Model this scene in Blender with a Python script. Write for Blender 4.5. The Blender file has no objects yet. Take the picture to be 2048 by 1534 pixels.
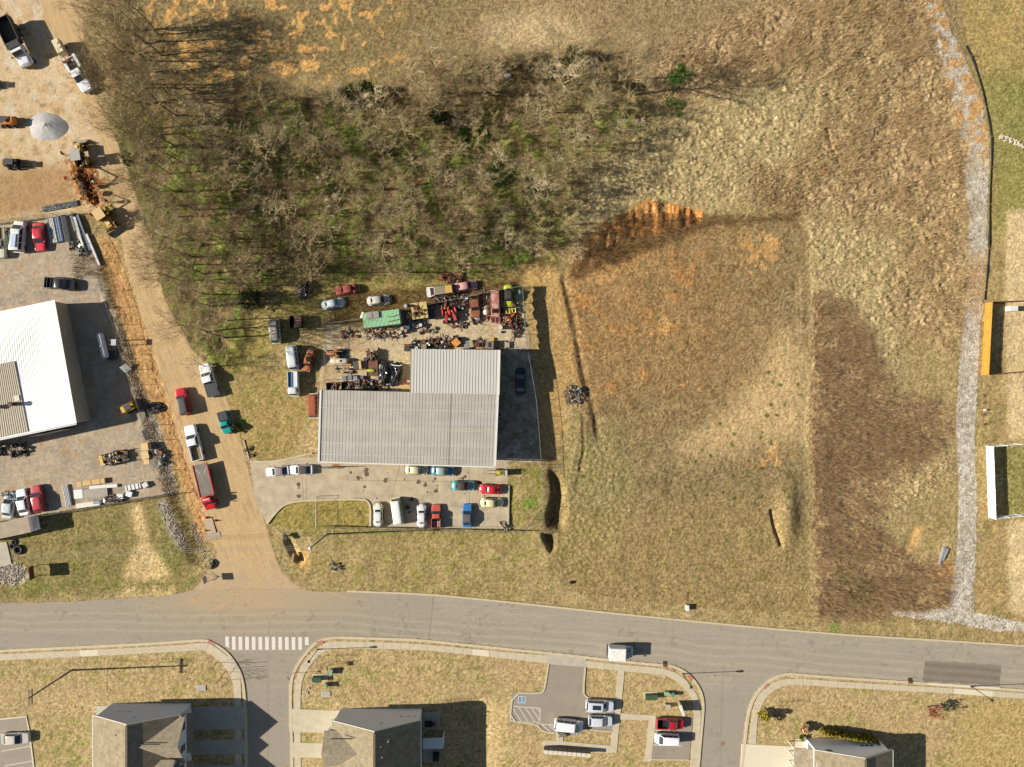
import bpy, math, random
import numpy as np
from mathutils import Vector
# ------------------------------------------------------------ camera, sky, sun, exposure
SC = bpy.context.scene
S = .0845          # metres on the ground per photo pixel (2048 wide)
H = 120.           # flying height
ALB = .60          # observed sunlit colour -> albedo
cam = bpy.data.cameras.new('camera'); co = bpy.data.objects.new('camera', cam)
SC.collection.objects.link(co); co.location = (0, 0, H); co.rotation_euler = (0, 0, 0)
cam.sensor_width = 36; cam.lens = 36 * H / (2048 * S); cam.clip_start = 1; cam.clip_end = 3000
SC.camera = co
SUN_EL = math.radians(29)
wd = bpy.data.worlds.new("World"); SC.world = wd; wd.use_nodes = True
nt = wd.node_tree; bg = nt.nodes['Background']
sky = nt.nodes.new('ShaderNodeTexSky'); sky.sky_type = 'NISHITA'; sky.sun_disc = False
sky.sun_elevation = SUN_EL; sky.sun_rotation = math.radians(268); sky.altitude = 200
nt.links.new(sky.outputs[0], bg.inputs[0]); bg.inputs[1].default_value = .05
sl = bpy.data.lights.new('sun', 'SUN'); sl.energy = 5.0; sl.angle = math.radians(.5); sl.color = (1, .945, .835)
so = bpy.data.objects.new('sun', sl); SC.collection.objects.link(so)
so.rotation_euler = Vector((math.cos(SUN_EL), .035, -math.sin(SUN_EL))).to_track_quat('-Z', 'Y').to_euler()
so.location = (-100, 0, 80)
SC.view_settings.view_transform = 'Standard'; SC.view_settings.look = 'None'
SC.view_settings.exposure = .95; SC.view_settings.gamma = 1
SC.cycles.max_bounces = 5; SC.cycles.diffuse_bounces = 2; SC.cycles.transparent_max_bounces = 6
R = random.Random(11); NR = np.random.RandomState(5)
COL = SC.collection
# ------------------------------------------------------------ helpers
def P(px, py, z=0.):
    k = S * (H - z) / H
    return ((px - 1024) * k, (767 - py) * k)
def PL(pts, z=0.): return [P(a, b, z) for a, b in pts]
def lin(c): return tuple(((v / 255. + .055) / 1.055) ** 2.4 if v > 10 else v / 3300. for v in c)
MATS = {}
def mat(c, rough=.75, metal=0., var=.12, scale=2.5, c2=None, thr=.5, spec=.35, coat=0., alb=ALB, band=None, bump=0.):
    key = (tuple(c), rough, metal, var, scale, c2, thr, spec, coat, alb, band, bump)
    if key in MATS: return MATS[key]
    m = bpy.data.materials.new('mat_%d' % len(MATS)); m.use_nodes = True; MATS[key] = m
    n = m.node_tree; L = n.links.new; b = n.nodes['Principled BSDF']
    b.inputs['Roughness'].default_value = rough; b.inputs['Metallic'].default_value = metal
    b.inputs['Specular IOR Level'].default_value = spec; b.inputs['Coat Weight'].default_value = coat
    base = [v * alb for v in lin(c)]
    tc = n.nodes.new('ShaderNodeTexCoord'); nz = n.nodes.new('ShaderNodeTexNoise')
    nz.inputs['Scale'].default_value = scale; nz.inputs['Detail'].default_value = 6; nz.inputs['Roughness'].default_value = .65
    L(tc.outputs['Object'], nz.inputs['Vector'])
    if c2:
        rp = n.nodes.new('ShaderNodeValToRGB'); e = rp.color_ramp.elements
        e[0].position = max(0, thr - .07); e[1].position = min(1, thr + .07)
        e[0].color = base + [1]; e[1].color = [v * alb for v in lin(c2)] + [1]
        L(nz.outputs['Fac'], rp.inputs[0]); src = rp.outputs[0]
    else:
        rp = n.nodes.new('ShaderNodeValToRGB'); e = rp.color_ramp.elements
        e[0].position = .3; e[1].position = .7
        e[0].color = [v * (1 - var) for v in base] + [1]; e[1].color = [min(1, v * (1 + var)) for v in base] + [1]
        L(nz.outputs['Fac'], rp.inputs[0]); src = rp.outputs[0]
    if band:   # (axis, period, dark): fine panel / shingle courses
        ax, per, dk = band
        sp = n.nodes.new('ShaderNodeSeparateXYZ'); L(tc.outputs['Object'], sp.inputs[0])
        mu = n.nodes.new('ShaderNodeMath'); mu.operation = 'MULTIPLY'; mu.inputs[1].default_value = 1 / per; L(sp.outputs[ax], mu.inputs[0])
        fr = n.nodes.new('ShaderNodeMath'); fr.operation = 'FRACT'; L(mu.outputs[0], fr.inputs[0])
        gt = n.nodes.new('ShaderNodeMath'); gt.operation = 'LESS_THAN'; gt.inputs[1].default_value = .18; L(fr.outputs[0], gt.inputs[0])
        mx = n.nodes.new('ShaderNodeMix'); mx.data_type = 'RGBA'; mx.blend_type = 'MULTIPLY'
        L(gt.outputs[0], mx.inputs[0]); L(src, mx.inputs[6]); mx.inputs[7].default_value = (dk, dk, dk, 1); src = mx.outputs[2]
    L(src, b.inputs['Base Color'])
    if bump:
        bp = n.nodes.new('ShaderNodeBump'); bp.inputs['Strength'].default_value = bump; bp.inputs['Distance'].default_value = .05
        L(nz.outputs['Fac'], bp.inputs['Height']); L(bp.outputs[0], b.inputs['Normal'])
    return m
def attr_mat(name, rough, nsc, lo, hi, bump):
    m = bpy.data.materials.new(name); m.use_nodes = True; n = m.node_tree; L = n.links.new; b = n.nodes['Principled BSDF']
    b.inputs['Roughness'].default_value = rough; b.inputs['Specular IOR Level'].default_value = .15
    at = n.nodes.new('ShaderNodeAttribute'); at.attribute_name = 'Col'
    tc = n.nodes.new('ShaderNodeTexCoord'); nz = n.nodes.new('ShaderNodeTexNoise'); nz.inputs['Scale'].default_value = nsc
    nz.inputs['Detail'].default_value = 4; L(tc.outputs['Object'], nz.inputs['Vector'])
    mr = n.nodes.new('ShaderNodeMapRange'); mr.inputs[1].default_value = .3; mr.inputs[2].default_value = .7
    mr.inputs[3].default_value = lo; mr.inputs[4].default_value = hi; L(nz.outputs['Fac'], mr.inputs[0])
    mx = n.nodes.new('ShaderNodeVectorMath'); mx.operation = 'SCALE'; L(at.outputs['Color'], mx.inputs[0]); L(mr.outputs[0], mx.inputs['Scale'])
    L(mx.outputs[0], b.inputs['Base Color'])
    if bump:
        bp = n.nodes.new('ShaderNodeBump'); bp.inputs['Strength'].default_value = bump; bp.inputs['Distance'].default_value = .08
        L(nz.outputs['Fac'], bp.inputs['Height']); L(bp.outputs[0], b.inputs['Normal'])
    return m
class B:
    """collects shapes into one mesh"""
    def __init__(s): s.v = []; s.f = []; s.m = []; s.k = 0
    def add(s, vs, fs):
        o = len(s.v); s.v += [tuple(v) for v in vs]; s.f += [[i + o for i in f] for f in fs]; s.m += [s.k] * len(fs); return s
    def box(s, c, d, rz=0., tx=1., ty=1., ry=0.):
        x, y, z = [v / 2. for v in d]; pts = []
        for zz, ax, ay in ((-z, 1, 1), (z, tx, ty)):
            for sx, sy in ((-1, -1), (1, -1), (1, 1), (-1, 1)):
                p = [sx * x * ax, sy * y * ay, zz]
                if ry: p = [p[0] * math.cos(ry) + p[2] * math.sin(ry), p[1], -p[0] * math.sin(ry) + p[2] * math.cos(ry)]
                if rz: p = [p[0] * math.cos(rz) - p[1] * math.sin(rz), p[0] * math.sin(rz) + p[1] * math.cos(rz), p[2]]
                pts.append((p[0] + c[0], p[1] + c[1], p[2] + c[2]))
        return s.add(pts, [[3, 2, 1, 0], [4, 5, 6, 7], [0, 1, 5, 4], [1, 2, 6, 5], [2, 3, 7, 6], [3, 0, 4, 7]])
    def tube(s, pts, r, n=6, cap=True):
        pts = [Vector(p) for p in pts]; rr = r if isinstance(r, (list, tuple)) else [r] * len(pts); vs = []; fs = []
        for i, p in enumerate(pts):
            d = (pts[min(i + 1, len(pts) - 1)] - pts[max(i - 1, 0)])
            if d.length < 1e-6: d = Vector((0, 0, 1))
            d.normalize(); a = d.cross(Vector((0, 0, 1)) if abs(d.z) < .9 else Vector((1, 0, 0))).normalized(); b = d.cross(a)
            for j in range(n):
                t = 2 * math.pi * j / n; vs.append(p + (a * math.cos(t) + b * math.sin(t)) * rr[i])
        for i in range(len(pts) - 1):
            for j in range(n): fs.append([i * n + j, i * n + (j + 1) % n, (i + 1) * n + (j + 1) % n, (i + 1) * n + j])
        if cap: fs.append(list(range(n))); fs.append([(len(pts) - 1) * n + j for j in reversed(range(n))])
        return s.add(vs, fs)
    def bar(s, p, q, w=.05):
        return s.tube([p, q], w * .7, 4)
    def ell(s, c, r, nu=12, nv=7, zmin=-1.):
        vs = []; fs = []; a0 = math.asin(max(-1, zmin))
        for i in range(nv + 1):
            a = a0 + (math.pi / 2 - a0) * i / nv
            for j in range(nu):
                t = 2 * math.pi * j / nu; vs.append((c[0] + r[0] * math.cos(a) * math.cos(t), c[1] + r[1] * math.cos(a) * math.sin(t), c[2] + r[2] * math.sin(a)))
        for i in range(nv):
            for j in range(nu): fs.append([i * nu + j, i * nu + (j + 1) % nu, (i + 1) * nu + (j + 1) % nu, (i + 1) * nu + j])
        fs.append(list(reversed(range(nu))))
        return s.add(vs, fs)
    def torus(s, c, Rm, r, ax=2, nu=14, nv=7):
        vs = []; fs = []
        for i in range(nu):
            t = 2 * math.pi * i / nu
            for j in range(nv):
                q = 2 * math.pi * j / nv; p = [(Rm + r * math.cos(q)) * math.cos(t), (Rm + r * math.cos(q)) * math.sin(t), r * math.sin(q)]
                if ax == 1: p = [p[0], p[2], p[1]]
                if ax == 0: p = [p[2], p[0], p[1]]
                vs.append((p[0] + c[0], p[1] + c[1], p[2] + c[2]))
        for i in range(nu):
            for j in range(nv): fs.append([i * nv + j, ((i + 1) % nu) * nv + j, ((i + 1) % nu) * nv + (j + 1) % nv, i * nv + (j + 1) % nv])
        return s.add(vs, fs)
    def prism(s, poly, z0, z1):
        n = len(poly); a = sum(poly[i][0] * poly[(i + 1) % n][1] - poly[(i + 1) % n][0] * poly[i][1] for i in range(n))
        if a < 0: poly = poly[::-1]
        zt = z1 if callable(z1) else (lambda p: z1); zb = z0 if callable(z0) else (lambda p: z0)
        vs = [(p[0], p[1], zb(p)) for p in poly] + [(p[0], p[1], zt(p)) for p in poly]
        return s.add(vs, [list(range(n, 2 * n)), list(reversed(range(n)))] + [[i, (i + 1) % n, n + (i + 1) % n, n + i] for i in range(n)])
    def strip(s, a, b, z0, z1):
        """kerb / walk between two polylines of equal length"""
        n = len(a); vs = [(p[0], p[1], z) for z in (z1, z0) for l in (a, b) for p in l]; fs = []
        for i in range(n - 1):
            fs += [[i, i + 1, n + i + 1, n + i], [i + 1, i, 2 * n + i, 2 * n + i + 1], [n + i, n + i + 1, 3 * n + i + 1, 3 * n + i]]
        fs += [[0, n, 3 * n, 2 * n], [n - 1, 3 * n - 1, 4 * n - 1, 2 * n - 1]]
        return s.add(vs, fs)
    def slab(s, q, t):
        """quad with thickness t along its normal"""
        q = [Vector(p) for p in q]; nn = (q[1] - q[0]).cross(q[3] - q[0]).normalized() * t
        return s.add(q + [p + nn for p in q], [[3, 2, 1, 0], [4, 5, 6, 7], [0, 1, 5, 4], [1, 2, 6, 5], [2, 3, 7, 6], [3, 0, 4, 7]])
    def junk(s, n, ext, rr, h, seed=0):
        """a jumble of bars, plates and lumps"""
        q = random.Random(seed)
        for i in range(n):
            x = (q.random() - .5) * ext[0]; y = (q.random() - .5) * ext[1]; e = max(0, 1 - (2 * x / ext[0]) ** 2) * max(0, 1 - (2 * y / ext[1]) ** 2)
            z = .1 + h * (.3 + .7 * e) * q.random(); t = q.random() * 6.28; l = rr * (.5 + q.random()); s.k = q.choice(s.pal) if hasattr(s, 'pal') else 0
            u = q.random()
            if u < .45: s.bar((x - l * math.cos(t), y - l * math.sin(t), max(.05, z - l * .3 * q.random())), (x + l * math.cos(t), y + l * math.sin(t), z + l * .4 * q.random()), .03 + .05 * q.random())
            elif u < .75: s.box((x, y, z), (l * .9, l * (.3 + .5 * q.random()), .06 + .25 * q.random()), t, ry=q.uniform(-.5, .5))
            elif u < .9: s.ell((x, y, z), (l * .4, l * .35, l * .35), 7, 4)
            else: s.torus((x, y, z), l * .4, .07, q.choice((0, 1, 2)), 9, 5)
        return s
    def obj(s, name, mats, parent=None, smooth=False, loc=None):
        me = bpy.data.meshes.new(name); me.from_pydata(s.v, [], s.f)
        for m in (mats if isinstance(mats, (list, tuple)) else [mats]): me.materials.append(m)
        me.polygons.foreach_set('material_index', s.m)
        if smooth: me.polygons.foreach_set('use_smooth', [True] * len(s.f))
        me.update(); o = bpy.data.objects.new(name, me); COL.objects.link(o)
        if parent: o.parent = parent
        if loc: o.location = loc
        return o
def tag(o, label=None, cat=None, group=None, kind=None):
    if label: o['label'] = label
    if cat: o['category'] = cat
    if group: o['group'] = group
    if kind: o['kind'] = kind
    return o
def thing(name, label, cat, loc=(0, 0, 0), rz=0., group=None):
    o = bpy.data.objects.new(name, None); COL.objects.link(o); o.empty_display_size = .3
    o.location = loc; o.rotation_euler = (0, 0, rz); return tag(o, label, cat, group)
def struct(name, b, m): return tag(b.obj(name, m), kind='structure')
def dup(o, parent=None):
    c = o.copy(); COL.objects.link(c)
    if parent: c.parent = parent
    for ch in list(o.children): dup(ch, c)
    return c
def ang(dx, dy): return math.atan2(-dy, dx)
# ------------------------------------------------------------ ground sheet
ST = .175
def axis_(f):
    far = np.array([1.5, 4, 8, 14, 22, 34, 52, 80, 130, 220, 400, 800.]); m = np.arange(-f, f + .01, ST); return np.concatenate([-f - far[::-1], m, m[-1] + far])
gx = axis_(101.); gy = axis_(79.); NX, NY = len(gx), len(gy)
WX, WY = np.meshgrid(gx, gy); PX = (WX / S + 1024).astype(np.float32); PY = (767 - WY / S).astype(np.float32)
def noise(s, seed, octv=3, rot=0., ax=1., gain=.5):
    c, q = math.cos(rot), math.sin(rot); U = (PX * c + PY * q) / s + 500; V = (-PX * q + PY * c) / (s * ax) + 500
    out = np.zeros_like(PX); a = 1.; tot = 0.; r = np.random.RandomState(seed)
    for o in range(octv):
        T = r.rand(256, 256).astype(np.float32); i = np.floor(U).astype(int); j = np.floor(V).astype(int); f = U - i; g = V - j
        f = f * f * (3 - 2 * f); g = g * g * (3 - 2 * g); i &= 255; j &= 255; i1 = (i + 1) & 255; j1 = (j + 1) & 255
        out += a * ((T[j, i] * (1 - f) + T[j, i1] * f) * (1 - g) + (T[j1, i] * (1 - f) + T[j1, i1] * f) * g); tot += a; a *= gain; U = U * 2.03 + 17; V = V * 2.03 + 31
    return out / tot * 2 - 1
def cells(s, seed, rot=0., ax=1.):
    c, q = math.cos(rot), math.sin(rot); U = (PX * c + PY * q) / s + 300; V = (-PX * q + PY * c) / (s * ax) + 300; i0 = np.floor(U).astype(int); j0 = np.floor(V).astype(int)
    r = np.random.RandomState(seed); A = r.rand(256, 256); Bq = r.rand(256, 256); d = np.full(PX.shape, 9.)
    for a in (-1, 0, 1):
        for b in (-1, 0, 1):
            i = (i0 + a) & 255; j = (j0 + b) & 255
            d = np.minimum(d, (i0 + a + A[j, i] - U) ** 2 + (j0 + b + Bq[j, i] - V) ** 2)
    return np.sqrt(d)
WARPX = noise(26, 1, 4); WARPY = noise(26, 2, 4)
def blur(m, r):
    k = int(round(r * S / ST))
    if k < 1: return m
    for axis in (0, 1):
        for _ in range(2):
            p = np.pad(m, [(k + 1, k) if a == axis else (0, 0) for a in (0, 1)], mode='edge'); cs = np.cumsum(p, axis=axis)
            m = (np.take(cs, range(2 * k + 1, cs.shape[axis]), axis) - np.take(cs, range(0, cs.shape[axis] - 2 * k - 1), axis)) / (2 * k + 1)
    return m
def inp(poly, warp=0., soft=0.):
    X = PX + WARPX * warp if warp else PX; Y = PY + WARPY * warp if warp else PY
    m = np.zeros(PX.shape, bool); n = len(poly)
    for i in range(n):
        x0, y0 = poly[i]; x1, y1 = poly[(i + 1) % n]
        if y0 == y1: continue
        m ^= ((Y > y0) != (Y > y1)) & (X < (x1 - x0) * (Y - y0) / (y1 - y0) + x0)
    m = m.astype(np.float32)
    return blur(m, soft) if soft else m
def line(pts, w, soft=1.):
    d = np.full(PX.shape, 1e9, np.float32)
    for (x0, y0), (x1, y1) in zip(pts, pts[1:]):
        dx, dy = x1 - x0, y1 - y0; t = np.clip(((PX - x0) * dx + (PY - y0) * dy) / (dx * dx + dy * dy), 0, 1)
        d = np.minimum(d, np.hypot(PX - x0 - t * dx, PY - y0 - t * dy))
    return np.clip((w / 2 + soft - d) / (2 * soft), 0, 1)
def sm(a, lo, hi): t = np.clip((a - lo) / (hi - lo), 0, 1); return t * t * (3 - 2 * t)
C = np.empty(PX.shape + (3,), np.float32); Z = np.zeros(PX.shape, np.float32)
def lay(m, c, amt=1.):
    m = (m * amt)[..., None]; C[:] = C * (1 - m) + np.array(c, np.float32) * m
N1 = noise(7, 3, 3); N2 = noise(30, 4, 4); N3 = noise(110, 5, 4); N4 = noise(3.2, 6, 2); N5 = noise(14, 7, 4)
# ---- zones (photo pixels)
ROADL = [(-150, -700), (60, -60), (100, 60), (160, 190), (205, 290), (228, 400), (250, 520), (292, 660), (330, 780), (376, 930), (418, 1060), (434, 1107), (417, 1139), (405, 1160), (383, 1182)]
ROADR = [(30, -700), (200, -60), (165, 60), (190, 190), (250, 320), (300, 480), (330, 600), (385, 700), (432, 745), (455, 800), (478, 860), (490, 920), (512, 990), (535, 1060), (543, 1090), (552, 1117), (563, 1142), (582, 1162), (603, 1178)]
MAINN = [(-900, 1240), (-60, 1212), (0, 1207), (150, 1203), (330, 1192), (383, 1181), (603, 1178), (630, 1183), (694, 1184), (860, 1190), (1000, 1204), (1300, 1236), (1650, 1269), (1857, 1281), (2048, 1293), (2140, 1299), (2900, 1350)]
K_W = [(-900, 1330), (-60, 1303), (0, 1299), (150, 1292), (300, 1285), (395, 1278), (414, 1278), (432, 1286), (455, 1302), (470, 1320), (484, 1345), (490, 1370), (493, 1402), (495, 1470), (496, 1590), (500, 2400)]
K_M = [(580, 2400), (583, 1590), (582, 1500), (580, 1440), (579, 1390), (581, 1360), (587, 1341), (600, 1318), (617, 1297), (633, 1282), (650, 1275), (672, 1272), (740, 1274), (835, 1277), (933, 1287), (1040, 1298), (1094, 1303), (1173, 1312), (1217, 1317), (1312, 1327), (1341, 1328), (1364, 1337), (1382, 1350), (1397, 1369), (1406, 1388), (1409, 1410), (1408, 1431), (1404, 1474), (1399, 1534), (1396, 1590), (1350, 2400)]
K_E = [(1440, 2400), (1479, 1590), (1481, 1534), (1487, 1486), (1492, 1440), (1497, 1416), (1507, 1392), (1524, 1370), (1546, 1353), (1567, 1346), (1583, 1345), (1648, 1351), (1804, 1361), (1941, 1371), (2048, 1378), (2140, 1385), (2900, 1436)]
POLY_MAIN = MAINN + K_E[::-1] + K_M[::-1] + K_W[::-1]
POLY_DIRTROAD = ROADL + ROADR[::-1]
LOT = [(500, 924), (531, 925), (563, 922), (588, 916), (640, 914), (640, 905), (1000, 905), (1015, 928), (1016, 1053), (743, 1053), (743, 1013), (739, 1003), (727, 996), (636, 998), (594, 1000), (567, 1008), (552, 1022), (533, 1046), (520, 1022), (509, 988)]
GRAVELYARD = [(-60, 462), (0, 448), (155, 428), (205, 550), (240, 650), (272, 770), (330, 940), (345, 985), (240, 1003), (0, 1042), (-60, 1050)]
SALV = [(652, 650), (720, 650), (860, 615), (1045, 575), (1050, 640), (1062, 700), (1075, 790), (1080, 925), (995, 925), (995, 700), (820, 700), (820, 785), (640, 785), (640, 740)]
TRACK = [(1838, -40), (1868, -40), (1900, 60), (1935, 130), (1965, 200), (1978, 290), (1975, 400), (1970, 560), (1962, 640), (1955, 760), (1950, 900), (1953, 1000), (1952, 1100), (1947, 1180), (1950, 1225), (2000, 1235), (2048, 1245), (2120, 1255), (2120, 1285), (2048, 1262), (1990, 1262), (1930, 1250), (1870, 1240), (1800, 1232), (1780, 1222), (1850, 1222), (1893, 1215), (1908, 1160), (1916, 1080), (1917, 950), (1913, 850), (1917, 760), (1925, 660), (1934, 560), (1938, 450), (1930, 330), (1905, 200), (1870, 100)]
WOOD = [(215, 20), (330, 60), (390, 180), (480, 205), (620, 185), (760, 195), (850, 120), (1000, 120), (1150, 100), (1290, 160), (1300, 270), (1190, 340), (1160, 420), (1110, 530), (960, 552), (760, 560), (560, 560), (520, 610), (490, 720), (435, 745), (380, 690), (330, 590), (270, 420), (240, 320), (230, 180)]
TUSS = [(1150, 340), (1280, 270), (1470, 190), (1560, 150), (1660, 20), (1690, -40), (1790, -40), (1800, 120), (1740, 250), (1690, 340), (1560, 400), (1420, 410), (1250, 420), (1130, 480)]
TUSS2 = [(1600, 440), (1700, 430), (1840, 440), (1850, 540), (1800, 640), (1800, 800), (1770, 820), (1720, 640), (1640, 600), (1622, 500)]
TUSS3 = [(1780, 860), (1900, 850), (1900, 960), (1760, 1050), (1690, 1080), (1740, 980)]
BRUSH = [(1625, 590), (1700, 620), (1735, 680), (1790, 800), (1850, 800), (1900, 830), (1880, 900), (1770, 960), (1740, 1060), (1800, 1110), (1900, 1140), (1890, 1225), (1640, 1230), (1628, 1000), (1610, 850), (1630, 720)]
BRUSH2 = [(1300, 120), (1500, 30), (1640, -40), (1840, -40), (1900, 120), (1930, 300), (1930, 560), (1900, 700), (1780, 640), (1800, 470), (1640, 420), (1500, 400), (1640, 280), (1640, 160), (1480, 170), (1320, 220)]
FIELD = [(1150, 520), (1240, 480), (1440, 442), (1590, 436), (1618, 470), (1625, 700), (1605, 860), (1622, 1000), (1630, 1225), (1450, 1220), (1150, 1185), (1090, 1140), (1140, 960), (1165, 830), (1140, 690), (1128, 590)]
GULLY = [(1180, 480), (1230, 440), (1290, 402), (1330, 408), (1405, 425), (1405, 445), (1340, 462), (1250, 480), (1215, 500)]
YARDNW = [(-60, -60), (170, -60), (150, 60), (170, 180), (215, 280), (205, 420), (160, 425), (0, 446), (-60, 460)]
m_main = inp(POLY_MAIN); m_dr = inp(POLY_DIRTROAD, .35); m_lot = inp(LOT); m_gy = inp(GRAVELYARD); m_salv = inp(SALV, .3)
m_tr = sm(inp(TRACK, .9, 3) + .35 * N1 + .2 * noise(3, 71, 2), .4, .6); m_wood = inp(WOOD, 1.6, 10); m_field = inp(FIELD, .2)
C[:] = (160, 136, 86)
# overall tonal variation of dry grass
lay(sm(N3, -.2, .6), (150, 128, 74), .6); lay(sm(N2, .05, .6), (188, 158, 108), .55); lay(sm(N5, .15, .6), (140, 125, 66), .35)
# north field
mN = sm(190 - PY + N2 * 60, -40, 60) * sm(PX, 180, 330)
lay(mN, (142, 118, 74)); lay(mN * sm(N5, .0, .5), (120, 100, 60), .6); lay(mN * sm(PX, 800, 1000), (158, 132, 90), .6); lay(inp([(960, 40), (1100, 20), (1180, 60), (1150, 110), (980, 100)], 1., 14), (196, 168, 120), .7)
mO = mN * sm(950 - PX + N3 * 200, 0, 200)
lay(mO * sm(N5 + N2 * .5, .14, .3), (212, 158, 84)); lay(mO * sm(-N5, .1, .4), (130, 112, 64), .5)
# wood floor
lay(m_wood, (140, 114, 72)); wg = sm(PY + N3 * 60, 190, 300); lay(m_wood * sm(N5 + N2 * .6, -.35, .1) * wg, (110, 112, 46), .85); lay(m_wood * sm(N2 * .8 + N5, .0, .4) * wg, (122, 140, 46), .9)
lay(m_wood * sm(-N5, .25, .5), (112, 92, 58), .6)
tw = inp([(640, 560), (1000, 545), (1120, 540), (1060, 590), (880, 610), (700, 640), (620, 640), (500, 740), (470, 760), (440, 740), (560, 590)], .6, 14)
lay(tw, (152, 132, 66), .8); lay(tw * sm(N5, 0, .4), (120, 122, 48), .6)
lay(inp([(1000, 545), (1100, 520), (1150, 600), (1160, 700), (1110, 930), (1085, 930), (1070, 700), (1050, 580)], .4, 6), (182, 142, 82), .8)
# tall grass north-east
for q, c in ((TUSS, (196, 172, 120)), (TUSS2, (192, 168, 118)), (TUSS3, (190, 162, 112))): lay(inp(q, 1.6, 16), c)
mB2 = inp(BRUSH2, 1.8, 18); lay(mB2, (182, 150, 104), .8); lay(mB2 * sm(N5 + N2 * .6, .1, .55), (146, 112, 78), .65)
mB1 = inp(BRUSH, 1.5, 12); mB1 = np.where(PX < 1680, np.maximum(mB1, inp(BRUSH, .15, 3) * sm(1680 - PX, 0, 40)), mB1) * sm(PX + WARPX * 3, 1616, 1634); lay(mB1, (182, 148, 100), .9); lay(mB1 * sm(N5 + N2, .0, .5), (124, 94, 68), .7); lay(mB1 * sm(-N2, .1, .5), (196, 166, 112), .5)
lay(inp([(1500, 330), (1560, 350), (1620, 400), (1600, 430), (1500, 410)], .8, 8), (120, 90, 58), .8)
m_tuss = np.clip(inp(TUSS, 1.6, 14) + inp(TUSS2, 1.6, 14) + inp(TUSS3, 1.6, 14) + .55 * mB2 * sm(N2, -.1, .2) + .5 * mB1 * sm(N2, .1, .4), 0, 1)
# field
lay(m_field, (156, 130, 84)); lay(m_field * sm(N5, .0, .4), (136, 112, 68), .6); lay(m_field * sm(-N2, .1, .5), (168, 138, 90), .5)
upper = m_field * sm(820 - PY + N2 * 80, -60, 120)
lay(upper * sm(1500 - PX, -120, 200), (172, 130, 76), .75)
lay(upper * sm(N5 + N2 * .5, -.1, .4), (148, 114, 68), .5)
lay(upper * sm(N2 + N1 * .5 - ((PX - 1200) ** 2 + (PY - 540) ** 2) / 250000., .1, .5), (206, 138, 66), .7)
for cx, cy, r in ((1525, 490, 48), (1330, 650, 34), (1500, 520, 30), (1180, 540, 60), (1290, 510, 30), (1400, 770, 24), (1550, 905, 34), (1510, 930, 22), (1160, 800, 22), (1130, 855, 18)):
    lay(sm(1 - np.hypot(PX - cx, (PY - cy) * 1.4) / r + N5 * 1.5 + N1 * .7 - .25, .0, .35), (214, 160, 88), .75)
straw = inp([(1560, 640), (1618, 700), (1612, 900), (1590, 880), (1480, 900), (1380, 920), (1340, 900), (1440, 830), (1520, 730)], 1., 22)
lay(straw, (220, 182, 122), .85)
for cx, cy in NR.rand(70, 2) * (420, 260) + (1200, 740): lay(sm(4.5 - np.hypot(PX - cx, PY - cy) + N4 * 2, 0, 1.5) * sm(cx + (cy - 800) * .8, 1380, 1500), (92, 98, 40), .8)
grn = inp([(1150, 880), (1230, 850), (1270, 960), (1260, 1080), (1200, 1150), (1110, 1130), (1140, 980)], .9, 18)
lay(grn, (158, 142, 82), .6); lay(grn * sm(cells(9, 31), .55, .2), (180, 160, 104), .4); lay(grn * sm(N5, .1, .5), (128, 130, 60), .6)
lowf = m_field * sm(PY, 960, 1060); lay(lowf, (174, 144, 86), .6); lay(lowf * sm(N5, .1, .5), (150, 134, 68), .5)
for q in (line([(1617, 480), (1622, 700), (1606, 870), (1616, 1000), (1626, 1220)], 10, 5), line([(1600, 560), (1604, 720), (1590, 880), (1600, 1000)], 3, 2), line([(1592, 560), (1596, 720), (1582, 880)], 3, 2)): lay(q, (196, 168, 112), .6)
for rr in (60, 72, 84, 96, 130, 142, 170): lay(sm(2.4 - np.abs(np.hypot((PX - 1310) * .9, PY - 610) - rr * 1.1 - N2 * 6), 0, 2) * upper * sm(1330 - PX + N2 * 60, 0, 80), (196, 150, 88), .6)
# drainage line at the field's west side
ditch = [(1128, 560), (1150, 650), (1165, 740), (1190, 830), (1196, 870)]
lay(line(ditch, 14, 9) * sm(N1, -.4, .3), (122, 92, 56), .7); lay(line([(1118, 560), (1138, 650), (1150, 740), (1160, 830)], 8, 6) * sm(N5, -.2, .3), (208, 150, 80), .8)
lay(line([(1165, 830), (1168, 900), (1160, 940), (1146, 980)], 4, 3), (104, 84, 50), .7)
# erosion gully face
m_gul = inp(GULLY, .5, 3); lay(m_gul, (214, 138, 62)); lay(m_gul * sm(noise(12, 41, 3, 0, 4), .1, .5), (176, 104, 44), .6)
lay(inp([(1150, 500), (1215, 450), (1290, 470), (1230, 520), (1180, 545), (1145, 560)], .7, 8), (190, 136, 82), .7)
for q in ([(1645, 260), (1655, 300), (1672, 335)], [(1630, 310), (1645, 350)]): lay(line(q, 9, 5) * sm(N1, -.5, .2), (196, 126, 58), .9)
lay(inp([(1828, 1055), (1850, 1055), (1836, 1095), (1812, 1115), (1808, 1108)], .2, 2), (208, 162, 96)); lay(sm(28 - np.hypot(PX - 1890, (PY - 1150) * .7) + N1 * 16, 0, 10), (200, 146, 80), .8)
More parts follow.
